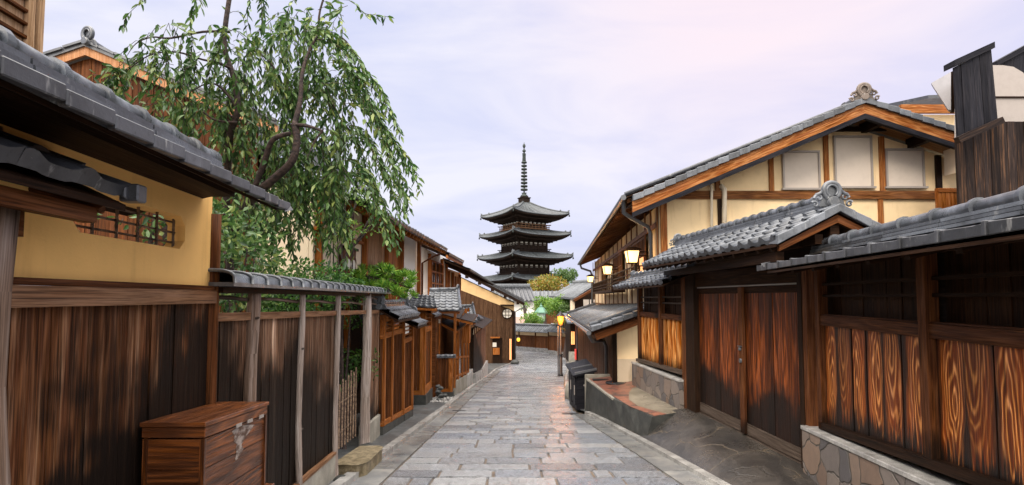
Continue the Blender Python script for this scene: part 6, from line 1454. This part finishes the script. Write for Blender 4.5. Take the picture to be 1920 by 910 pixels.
def far_houses():
    # white storehouse
    Y = 76; t = thing('white_storehouse', (3, Y, G(Y)), 'white-walled storehouse with grey tiled roof below the pagoda', 'building'); p = lambda a, b, y=Y: P(a, b, y)
    a, b = p(930, 640), p(1002, 566); m = MB(); m.box(a.x, b.x, Y, Y + 6, G(Y), b.z); m.build('wall', 'white', t)
    m = MB(); m.box(a.x, b.x + .05, Y - .06, Y - .01, a.z, p(0, 594).z); m.build('plinth', 'rosy', t)
    e0, e1, r0, r1 = p(925, 566, Y - 1), p(1004, 566, Y - 1), p(925, 541, Y + 3), p(994, 541, Y + 3)
    m = MB(); flat_tiles(m, e0, e1, r0, r1, .62, .14, .15, 3); m.build('roof', 'tile_dark', t)
    m = MB(); m.tube([r0 + Vector((0, 0, .3)), r1 + Vector((0, 0, .3))], .38, 8); m.build('ridge_tiles', 'tile_far', t)
    Y2 = 80; t = thing('brown_storehouse', (6, Y2, G(Y2)), 'low brown-walled house with ribbed grey roof right of the white storehouse', 'building')
    a, b = p(1002, 640, Y2), p(1055, 562, Y2); m = MB(); m.box(a.x, b.x, Y2, Y2 + 5, G(Y2), b.z); m.build('wall', 'farwood', t)
    m = MB(); flat_tiles(m, p(998, 564, Y2 - 1), p(1058, 560, Y2 - 1), p(998, 548, Y2 + 2.5), p(1058, 548, Y2 + 2.5), .6, .12, .15, 2); m.build('roof', 'tile_far', t)
    # grey roofed house at right
    Y3 = 52; t = thing('grey_roof_house', (8, Y3, G(Y3)), 'house with a plain grey pitched roof and dark gable beyond the lanterns', 'house')
    e0, e1, r0, r1 = p(1030, 558, 56), p(1076, 562, 47), p(1076, 533, 60), p(1125, 530, 50)
    m = MB(); flat_tiles(m, e0, e1, r0, r1, .35, .06, .12, 2); m.build('roof', 'tile_far', t)
    m = MB(); m.tube([r0 + Vector((0, 0, .2)), r1 + Vector((0, 0, .2))], .2, 8); m.build('ridge_tiles', 'tile_far', t)
    m = MB(); a = p(1078, 600, 48); m.prism([p(1078, 600, 48), p(1150, 600, 48), p(1150, 538, 48), p(1125, 536, 48), p(1078, 564, 48)], (0, 8, 0)); m.build('wall', 'dark', t)
    m = MB(); a, b = p(1094, 578, 47.9), p(1104, 562, 47.9); m.box(a.x, b.x, 47.85, 47.97, a.z, b.z); m.box(b.x + .1, b.x + .5, 47.85, 47.97, a.z, b.z); m.build('window', 'shutter', t)
    m = MB(); a, b = p(1070, 575, 48.5), p(1077, 562, 48.5); m.box(a.x, b.x + .3, 48.2, 49, G(48), b.z); m.build('side_wall', 'cream2', t)
    m = MB(); m.beam(p(1076, 564, 46.8), p(1127, 534, 48), .2, .2); m.build('barge_board', 'brown', t)
    # small shop lit window between walls and lean-to
    t = thing('lit_shop', p(1072, 640, 44), 'small dark shop front with a warm lit window behind the lamp post', 'building')
    Y4 = 43; a, b = p(1064, 700, Y4), p(1100, 606, Y4); m = MB(); m.box(a.x + .25, b.x, Y4, Y4 + 4, G(Y4), b.z); m.build('wall', 'dark', t)
    m = MB(); a2, b2 = p(1071, 646, Y4), p(1077, 622, Y4); m.box(a2.x, b2.x, Y4 - .06, Y4 - .01, a2.z, b2.z); w_ = m.build('window', 'litwin', t)
    m = MB(); m.box((a2.x + b2.x) / 2 - .02, (a2.x + b2.x) / 2 + .02, Y4 - .09, Y4 - .065, a2.z, b2.z); m.build('window_bar', 'dark', w_)
    m = MB(); m.box(a.x + .1, b.x, Y4 - .12, Y4 - .01, G(Y4), G(Y4) + 1.0); m.build('plinth', 'conc', t)
    m = MB(); m.hexa([(x, y, z) for x in (a.x - .1, b.x + 1) for y, z_ in ((Y4 - 1, b.z), (Y4 + 3, b.z + .6)) for z in (z_, z_ + .12)]); m.build('roof', 'tile', t)
M['rosy'] = plaster('rosy_plaster', (0.62, 0.42, 0.36))
far_houses()

# ================================================================== PAGODA
def pagoda():
    Y = 110.0; c0 = P(983, 558, Y); cx = c0.x; u = Y / F   # metres per photo pixel
    t = thing('pagoda', (cx, Y, G(Y)), 'five-storeyed dark timber pagoda with bronze spire at the end of the street', 'pagoda')
    ph = math.radians(13.3 + 0.6)
    def row(py): return P(983, py, Y).z
    # local frame: corner k at angle
    def corner(k, R, z):
        # near corner (toward the viewer, slightly left)
        a = math.radians(-90) - ph + k * math.pi / 2; return Vector((cx + R * math.cos(a), Y + R * math.sin(a), z))
    levels = [ # eave row(mean), R eave, roof rise rows (row of roof foot), body R, body bottom row
        (409, 9.05, 378, 3.1, 4.2), (446, 9.35, 433, 4.5, 4.5), (487, 9.75, 474, 4.8, 4.9), (527, 9.95, 515, 5.1, 5.2), (566, 10.3, 555, 5.4, 5.5)]
    bodyR = [4.35, 4.7, 5.05, 5.4, 5.8]
    for i, (er, R, tr, _, _) in enumerate(levels):
        R = R * 1.04; zE = row(er); zT = row(tr); topR = .35 if i == 0 else bodyR[i - 1] * .98
        N = 14; ez = zE; up = .62
        # four curved roof faces
        m = MB(); tt = 16
        def pr(k, s, v, dz=0.0):
            # s in 0..1 along the eave, v 0 eave .. 1 top ; concave slope and upturned corners
            a, b = corner(k, 1, 0), corner(k + 1, 1, 0); a = Vector((a.x - cx, a.y - Y, 0)); b = Vector((b.x - cx, b.y - Y, 0)); d = a.lerp(b, s)
            Rr = R + (topR - R) * v; edge = abs(2 * s - 1) ** 3 * up * (1 - v) ** 2; prof = v ** 1.0 * .62 + v ** 2.2 * .38 if i == 0 else v ** .9 * .85 + v ** 2 * .15
            return Vector((cx + d.x * Rr, Y + d.y * Rr, ez + edge + (zT - ez) * prof + dz))
        for k in range(4):
            for si in range(N):
                for vi in range(6):
                    q = [pr(k, si / N, vi / 6), pr(k, (si + 1) / N, vi / 6), pr(k, (si + 1) / N, (vi + 1) / 6), pr(k, si / N, (vi + 1) / 6)]; m.face(q, None, True)
        f = m.build('roof', 'pagtile', t)
        m = MB()
        for k in range(4):
            nr = 34
            for j in range(nr + 1):
                s = j / nr; pts = [pr(k, s, v / 5, .05) for v in range(6)]
                if i: pts = pts[:5]
                m.tube(pts, .085, 4, False)
            m.tube([pr(k, s / 12, 0, -.04) for s in range(13)], .13, 6)
            m.tube([pr(k, 0, v / 8, .14) for v in range(9)], .22, 6)
            q = pr(k, 0, .02, .2); m.tube([q, q + Vector((0, 0, .25)), q + (q - Vector((cx, Y, q.z))).normalized() * .2 + Vector((0, 0, .42))], [.22, .17, .05], 6)
            q = pr(k, 0, .2, .35); m.tube([q, q + Vector((0, 0, .22))], [.2, .1], 6)
        m.build('roof_ribs', 'pagtile', f)
        # thick eave underside: two rings of rafters
        m = MB(); bR = bodyR[i]
        def ring(Ra, za, Rb, zb, upa, upb):
            for k in range(4):
                for si in range(N):
                    q = []
                    for s, RR, zz, uu in ((si / N, Ra, za, upa), ((si + 1) / N, Ra, za, upa), ((si + 1) / N, Rb, zb, upb), (si / N, Rb, zb, upb)):
                        a, b = corner(k, 1, 0), corner(k + 1, 1, 0); d = Vector((a.x - cx, a.y - Y, 0)).lerp(Vector((b.x - cx, b.y - Y, 0)), s); q.append(Vector((cx + d.x * RR, Y + d.y * RR, zz + abs(2 * s - 1) ** 3 * uu)))
                    m.face(q)
        ring(R * .995, ez - .02, R * .985, ez - .38, up, up); ring(R * .985, ez - .38, R * .80, ez - .55, up, up * .5); ring(R * .80, ez - .55, R * .79, ez - .85, up * .5, up * .5); ring(R * .79, ez - .85, bR * 1.1, ez - 1.25, up * .5, 0)
        m.build('eaves', 'pag', f)
        m = MB()
        for k in range(4):
            for j in range(26):
                s = (j + .5) / 26; a, b = corner(k, 1, 0), corner(k + 1, 1, 0); d = Vector((a.x - cx, a.y - Y, 0)).lerp(Vector((b.x - cx, b.y - Y, 0)), s); e = abs(2 * s - 1) ** 3
                m.beam((cx + d.x * R * .97, Y + d.y * R * .97, ez - .44 + e * up), (cx + d.x * bR * 1.2, Y + d.y * bR * 1.2, ez - .85 + e * .2), .12, .14)
        m.build('rafters', 'pag', f)
        # body
        zb_top = ez - .85; zb_bot = (row(levels[i + 1][2]) - .1) if i < 4 else G(Y)
        C = [corner(k, bR, 0) for k in range(4)]
        m = MB(); m.prism([Vector((p.x, p.y, zb_bot)) for p in C], (0, 0, zb_top - zb_bot)); bd = m.build('storey', 'pag', t)
        m = MB(); m2 = MB(); m3 = MB()
        for k in range(4):
            a, b = C[k], C[(k + 1) % 4]; n = (a + b) / 2 - Vector((cx, Y, 0)); n.z = 0; n.normalize()
            for j in range(4):
                p = a.lerp(b, j / 3) + n * .08; m.beam(Vector((p.x, p.y, zb_bot)), Vector((p.x, p.y, zb_top)), .34, .34)
            for zz in (.15, .8): p, q = a + n * .2, b + n * .2; m.beam(Vector((p.x, p.y, zb_top - zz)), Vector((q.x, q.y, zb_top - zz)), .2, .18)
            for j in range(6):
                p = a.lerp(b, (j + .5) / 6) + n * .12; m2.beam(Vector((p.x, p.y, zb_top - .95)), Vector((p.x, p.y, zb_top - .40)), .5, .1)
            # stacked brackets
            for j in range(4):
                p = a.lerp(b, j / 3); 
                for s_ in range(3): w0 = .3 + .55 * s_; m3.beam(Vector((p.x, p.y, zb_top - .3 + .28 * s_)) - n * 0, Vector((p.x, p.y, zb_top - .3 + .28 * s_)) + n * (w0 + .5), .26, .2); tq = (b - a).normalized(); pp = p + n * (w0 + .3); m3.beam(Vector((pp.x, pp.y, zb_top - .12 + .28 * s_)) - tq * (.5), Vector((pp.x, pp.y, zb_top - .12 + .28 * s_)) + tq * .5, .2, .16)
            # corner bracket
            dc = (Vector((a.x - cx, a.y - Y, 0))).normalized()
            for s_ in range(3): m3.beam(Vector((a.x, a.y, zb_top - .25 + .3 * s_)), Vector((a.x, a.y, zb_top - .25 + .3 * s_)) + dc * (1.3 + .9 * s_), .26, .22)
        m.build('posts', 'pag', bd); m2.build('plaster_panels', 'paghi', bd); m3.build('brackets', 'pag', bd)
        # railing
        if i < 4:
            m = MB(); rR = bR * (1.20 if i == 0 else 1.12); zr = zb_bot + (.20 if i == 0 else .1); hh = .85 if i == 0 else .55
            for k in range(4):
                a, b = corner(k, rR, zr), corner(k + 1, rR, zr); ex = (b - a).normalized() * (.5)
                for hz in (.05, .45 * hh, hh): m.beam(a - ex * (1 if hz == hh else .3) + Vector((0, 0, hz)), b + ex * (1 if hz == hh else .3) + Vector((0, 0, hz)), .12, .12)
                for j in range(10): p = a.lerp(b, j / 9); m.beam(p, p + Vector((0, 0, hh)), .12, .12)
                m.hexa([a, a - Vector((0, 0, .15)), corner(k, bR, zr), corner(k, bR, zr - .15), b, b - Vector((0, 0, .15)), corner(k + 1, bR, zr), corner(k + 1, bR, zr - .15)])
            m.build('railing', 'pagrail' if i == 0 else 'pag', t)
        m = MB()
        for k in range(4): q = pr(k, 0, .0, -.5); m.lathe(q, [(.05, .25), (.12, .15), (.16, -.2), (.02, -.22)], 8)
        m.build('wind_bells', 'bronze', t)
    # spire
    zt = row(378); m = MB()
    C = [corner(k, 1.25, zt - .35) for k in range(4)]; m.prism(C, (0, 0, .95)); C = [corner(k, 1.45, zt + .6) for k in range(4)]; m.prism(C, (0, 0, .18)); C = [corner(k, .9, zt + .78) for k in range(4)]; m.prism(C, (0, 0, .3)); m.build('spire_base', 'pag', t)
    m = MB(); z0 = zt + 1.0; z9 = row(272)
    m.tube([(cx, Y, z0), (cx, Y, z9)], [.16, .10], 8); m.lathe((cx, Y, z0), [(.75, 0), (.7, .3), (.35, .55), (.6, .75), (.25, .85)], 12); m.build('spire_shaft', 'bronze', t)
    zr0, zr1 = row(356), row(305)
    for k in range(9):
        m = MB(); z = lerp(zr0, zr1, k / 8); r = .72 - .022 * k
        m.lathe((cx, Y, z), [(r - .25, -.12), (r, -.16), (r + .04, 0), (r, .16), (r - .25, .12), (r - .25, -.12)], 14)
        for q in range(4): a = q * math.pi / 2 + .3; m.beam((cx, Y, z), (cx + (r - .1) * math.cos(a), Y + (r - .1) * math.sin(a), z), .1, .1)
        m.build('spire_ring', 'bronze', t)
    m = MB(); z = row(296)
    for q in range(4):
        a = q * math.pi / 2 + .3; d = Vector((math.cos(a), math.sin(a), 0)); m.prism([Vector((cx, Y, z - .9)) + d * .1, Vector((cx, Y, z - .8)) + d * .42, Vector((cx, Y, z + .1)) + d * .36, Vector((cx, Y, z + .9)) + d * .40, Vector((cx, Y, z + 1.0)) + d * .1], Vector((-d.y, d.x, 0)) * .06)
    m.build('spire_flame', 'bronze', t)
    m = MB(); m.lathe((cx, Y, row(283)), [(.02, -.5), (.34, -.2), (.36, .05), (.12, .4)], 10); m.lathe((cx, Y, row(274)), [(.12, -.5), (.32, -.1), (.28, .2), (.08, .5), (.02, .85)], 10); m.build('spire_jewel', 'bronze', t)
M['pagtile'] = tile_mat('pagoda_tile', (0.060, 0.070, 0.078), .5)
pagoda()

# ================================================================== TREES AND PLANTS
def tr_pts(pp, Y): return [P(x, y, Y if len(q) == 0 else q[0]) for x, y, *q in pp]
def smooth_pts(pts, n=4):
    out_ = []
    for i in range(len(pts) - 1):
        p0, p1, p2, p3 = pts[max(i - 1, 0)], pts[i], pts[i + 1], pts[min(i + 2, len(pts) - 1)]
        for k in range(n):
            t = k / n; out_.append(.5 * ((2 * p1) + (-p0 + p2) * t + (2 * p0 - 5 * p1 + 4 * p2 - p3) * t * t + (-p0 + 3 * p1 - 3 * p2 + p3) * t ** 3))
    out_.append(pts[-1]); return out_
def weeping_tree():
    base = P(436, 640, 6.3); base.z = G(6.3)
    t = thing('weeping_tree', base, 'weeping cherry tree with long drooping leafy strands over the left walls', 'tree')
    m = MB()
    def br(pp, r0, r1, Y=6.3, jit=.25):
        pts = smooth_pts(tr_pts(pp, Y), 4); n = len(pts); m.tube(pts, [lerp(r0, r1, k / (n - 1)) for k in range(n)], 9, True, jit); return pts
    br([(436, 760), (432, 600), (434, 480), (446, 410, 6.15), (480, 365, 5.95), (520, 330, 5.8), (548, 300, 5.72), (557, 262, 5.7), (552, 232, 5.7)], .064, .036)
    br([(552, 232, 5.7), (563, 190, 5.75), (566, 140, 5.8), (580, 95, 5.9), (597, 65, 6.0)], .030, .012)
    br([(552, 235, 5.7), (575, 236, 5.65), (605, 246, 5.6)], .024, .014); br([(605, 246, 5.6), (590, 265, 5.6), (575, 300, 5.6)], .014, .004)
    br([(470, 372, 5.98), (497, 300, 5.85), (512, 262, 5.75), (545, 250, 5.7)], .034, .022); 
    br([(440, 470), (425, 400), (428, 300), (432, 250, 6.0), (446, 205, 5.9), (440, 150, 5.9), (421, 90, 5.9), (424, 40, 5.9), (432, -20, 5.9), (440, -90, 5.9)], .042, .024)
    br([(446, 205, 5.9), (428, 180, 5.85), (408, 160, 5.8), (385, 158, 5.8), (360, 172, 5.8)], .02, .004); br([(436, 130, 5.9), (408, 118, 5.8), (380, 112, 5.8), (330, 98, 5.7), (280, 104, 5.6), (235, 135, 5.6)], .018, .003)
    br([(600, 165), (617, 185), (640, 225), (668, 258)], .016, .008); br([(445, 230, 5.9), (405, 226, 5.8), (380, 210, 5.7)], .016, .008)
    br([(552, 232), (530, 160), (500, 110), (460, 90)], .02, .008); br([(597, 65), (640, 70), (670, 110), (690, 160)], .014, .005)
    br([(432, 60, 5.9), (380, 60, 5.8), (320, 72, 5.7), (285, 70, 5.65), (255, 82, 5.6), (238, 105, 5.6)], .016, .002)
    br([(620, -40), (600, 20), (597, 65)], .012, .014)
    m.build('trunk', 'bark', t)
    lf = MB(); tw = MB()
    def strand(x, y, Y, L, dx, dens=1.0, arch=0.0, ls=1.0):
        """a hanging twig in space: starts at a photo position at depth Y, falls under gravity"""
        p = P(x, y, Y); s = Y / F; n = max(4, int(math.hypot(L, dx) * s / .024)); pts = []; vx = dx * s; H = L * s; ph = random.uniform(0, 6); vy = random.uniform(-.18, .18)
        for k in range(n + 1):
            u = k / n; pts.append(p + Vector((vx * (u ** .7) + .025 * math.sin(u * 7 + ph), vy * u + .02 * math.cos(u * 6 + ph), arch * s * math.sin(min(1, u * 2.2) * math.pi) * 1.0 - H * (u ** 1.25))))
        tw.tube(pts[::3] + [pts[-1]] if len(pts) > 6 else pts, .0032, 4, False)
        for k in range(1, n + 1):
            if random.random() > dens: continue
            tg = (pts[k] - pts[k - 1]).normalized(); a = k * 2.4 + ph; rad = Vector((math.cos(a), math.sin(a) * .8, 0))
            d = (tg * .65 + rad * random.uniform(.35, 1.1) + Vector((0, 0, -.30)) + rv() * .25).normalized()
            leaf(lf, pts[k], d, (rad + rv() * .7 + Vector((0, 0, .6))), random.uniform(.076, .132) * ls, random.uniform(.031, .050) * ls)
    R_ = random.Random(11); U = random.uniform
    def curtain(line, n, L, dx, Yr=(5.7, 6.9), dens=.85, arch=0, ls=1.0):
        segs = [((a[0] - b[0]) ** 2 + (a[1] - b[1]) ** 2) ** .5 for a, b in zip(line, line[1:])]; T = sum(segs)
        for _ in range(int(n * 1.12)):
            r = U(0, T); i = 0
            while r > segs[i] and i < len(segs) - 1: r -= segs[i]; i += 1
            q = r / segs[i]; x = lerp(line[i][0], line[i + 1][0], q); y = lerp(line[i][1], line[i + 1][1], q)
            strand(x + U(-14, 14), y + U(-22, 22), U(*Yr), U(*L) * U(.45, 1.0), U(*dx) * 1.5, dens * U(.6, 1), arch * U(.5, 2.5), ls)
    # left arm
    curtain([(405, 120), (350, 105), (300, 100), (250, 125), (215, 150)], 34, (55, 150), (-28, 18), (5.5, 6.3), .9, 6)
    curtain([(240, 120), (205, 150), (190, 165)], 8, (50, 130), (-25, 5), (5.4, 5.9), .95, 5)
    curtain([(420, 65), (370, 55), (330, 72), (290, 72), (262, 82)], 12, (40, 110), (-30, 5), (5.5, 6.2), .55, 10)
    curtain([(420, 180), (360, 200), (320, 190), (270, 180)], 34, (60, 160), (-28, 20), (5.5, 6.4), .8, 4)
    # middle of the crown
    curtain([(440, 40), (430, 100), (440, 180), (430, 240)], 26, (60, 170), (-45, 45), (5.6, 6.4), .75, 8)
    curtain([(470, 95), (500, 60), (560, 45), (600, 50), (630, 65)], 40, (70, 230), (-40, 40), (5.8, 6.8), .85, 8)
    curtain([(450, 150), (500, 150), (560, 150), (620, 140), (660, 150)], 46, (80, 250), (-40, 45), (5.8, 6.9), .8, 6)
    curtain([(440, 260), (500, 250), (560, 270), (620, 250), (670, 250)], 66, (90, 240), (-35, 45), (5.8, 7.0), .85, 4)
    curtain([(420, 330), (470, 350), (540, 350), (600, 330), (660, 330)], 72, (90, 200), (-30, 40), (5.8, 7.0), .9, 4)
    curtain([(415, 390), (450, 400), (500, 400)], 22, (60, 130), (-20, 20), (5.6, 6.8), .9)
    # right sweep
    for (x, y, L, dx) in ((560, 60, 120, 135), (585, 62, 210, 195), (600, 75, 170, 150), (600, 160, 190, 190), (640, 130, 270, 145), (640, 180, 210, 150), (650, 230, 200, 135), (660, 260, 150, 120), (650, 300, 170, 110), (665, 330, 140, 75), (640, 200, 130, 140), (620, 120, 110, 90)):
        for k in range(2): strand(x + U(-8, 8), y + U(-8, 8), U(5.8, 6.5), L * U(.85, 1.05), dx * U(.86, 1.02), .95, 12)
    # strands entering from the top edge
    for (x, y, L, dx, ar) in ((283, -20, 90, -34, 0), (372, -30, 130, -18, 0), (395, -25, 70, -30, 0), (458, -30, 100, 10, 0), (478, -30, 80, 20, 0), (500, -30, 60, -12, 0), (600, 20, 15, 140, 26), (606, 5, 60, 40, 10), (640, 30, 70, -30, 14), (655, 10, 60, -50, 0), (560, -30, 90, -8, 0), (520, 30, 70, 20, 5)): strand(x, y, U(5.6, 6.2), L, dx, .8, ar)
    lf.build('crown', 'leaf', t); tw.build('twigs', 'bark', t)
weeping_tree()
def shrub(name, c, r, nc, per, cr, L, wd, mat, label, cat='shrub', trunk=None, group=None):
    c = Vector(c); b = Vector((c.x, c.y, G(c.y) if trunk is None else trunk)); t = thing(name, b, label, cat, group)
    m = MB(); clumps(m, c, r, nc, per, cr, L, wd); m.build('crown', mat, t)
    m = MB(); 
    for k in range(4):
        e = c + Vector((rv().x * r[0] * .6, rv().y * r[1] * .6, r[2] * .4)); m.tube(smooth_pts([b + Vector((.05 * k - .1, 0, 0)), b.lerp(e, .4) + rv() * .08, b.lerp(e, .75) + rv() * .1, e], 3), [.035 * max(.4, r[0])] * 4 + [.02 * max(.4, r[0])] * 6, 7)
    m.build('trunk', 'bark', t)
shrub('garden_shrub', P(300, 430, 4.4), (.9, .5, .42), 26, 60, .22, .075, .035, 'leaf', 'leafy shrub seen through the lattice opening of the ochre wall')
shrub('garden_shrub', P(445, 500, 5.0), (.40, .4, .45), 20, 60, .20, .07, .032, 'leaf', 'dense dark-leaved shrub right behind the near end of the log fence')
shrub('garden_shrub', P(575, 548, 7.6), (.75, .5, .42), 60, 70, .24, .07, .032, 'shrub', 'broad bright green shrub behind the middle of the log fence')
shrub('garden_shrub', P(650, 690, 9.2), (.5, .5, .30), 20, 60, .2, .075, .035, 'shrub', 'low green plant glimpsed through the bamboo gate opening')
shrub('garden_shrub', P(648, 600, 9.6), (.4, .5, .25), 12, 60, .16, .06, .03, 'shrub', 'spray of leaves hanging in the upper part of the garden opening')
shrub('garden_tree', P(650, 390, 8.2), (.50, .4, .62), 30, 34, .17, .065, .04, 'bright', 'slender yellow-green maple rising between the weeping tree and townhouse', 'tree')
m = MB()
def maple_branches():
    t = bpy.data.objects.get('garden_tree'); m = MB()
    for pp in ([(640, 520), (648, 480), (660, 465), (680, 435), (690, 415)], [(645, 500), (640, 460), (655, 420), (668, 380)], [(660, 465), (690, 430), (700, 400)]):
        m.tube(smooth_pts(tr_pts(pp, 8.2), 3), .018, 7)
    m.build('branches', 'bark', t)
maple_branches()
def pine():
    c = P(700, 525, 9.8); t = thing('pine_tree', (c.x - .4, c.y, G(9.8)), 'bright green garden pine with needle tufts above the fence coping', 'tree')
    m = MB(); mt = MB(); b = Vector((c.x - .45, c.y, G(9.8))); top = P(690, 520, 9.8); mt.tube(smooth_pts([b, b.lerp(top, .5) + Vector((.08, 0, 0)), top], 4), .06, 8)
    for k in range(95):
        px = random.uniform(660, 778); py = 528 + random.gauss(0, 14) + abs(px - 700) * .12; q = P(px, min(py, 560), random.uniform(9.0, 10.8)); 
        if k % 6 == 0: mt.tube([top, top.lerp(q, .5) + Vector((0, 0, .04)), q], .012, 5)
        tuft(m, q, 46, .15)
    m.build('crown', 'pine', t); mt.build('trunk', 'bark', t)
pine()
def far_tree(name, px, py, Y, rx, rz, mat, label, nc=60, per=50, cr=.9, L=.32, wd=.22):
    c = P(px, py, Y); u = Y / F; t = thing(name, (c.x, Y, G(Y)), label, 'tree')
    m = MB(); clumps(m, c, (rx * u, rx * u * .7, rz * u), nc, per, cr, L, wd); m.build('crown', mat, t)
    m = MB(); b = Vector((c.x, Y, G(Y))); m.tube([b, b.lerp(c, .6) + Vector((.2, 0, 0)), c + Vector((0, 0, rz * u * .4))], [.3, .2, .08], 8)
    for k in range(5): e = c + Vector((rv().x * rx * u * .7, 0, rv().z * rz * u * .5)); m.tube([b.lerp(c, .7), e], [.12, .04], 6)
    m.build('trunk', 'bark', t)
far_tree('autumn_tree', 1026, 536, 92, 34, 15, 'autumn', 'tree turning orange and yellow in front of the pagoda roofs', 70, 46, 1.1, .34, .24)
far_tree('green_tree', 1061, 516, 100, 17, 13, 'fargreen', 'rounded green tree behind the autumn tree, right of the pagoda', 34, 60, 1.1, .34, .2)
far_tree('garden_tree', 1019, 572, 68, 15, 14, 'bright', 'light green garden tree directly behind the green street lamp', 34, 50, .7, .24, .15)
far_tree('garden_tree', 1052, 574, 52, 24, 15, 'bright', 'bright green garden tree spreading right behind the glowing street lamp', 60, 50, .62, .20, .13)
far_tree('garden_tree', 1076, 578, 50, 20, 10, 'fargreen', 'layered darker green tree beside the grey roofed house', 36, 50, .5, .18, .10)
far_tree('garden_shrub', 999, 600, 60, 17, 9, 'bright', 'light green bush spilling over the far boundary wall', 34, 50, .5, .18, .12)
far_tree('garden_shrub', 984, 577, 66, 8, 9, 'bright', 'small airy sapling against the white storehouse wall', 14, 26, .4, .18, .10)
far_tree('garden_shrub', 1060, 606, 50, 12, 11, 'autumn', 'small golden shrub behind the street lamp', 24, 44, .4, .16, .10)  # golden tone comes from the autumn leaf colour
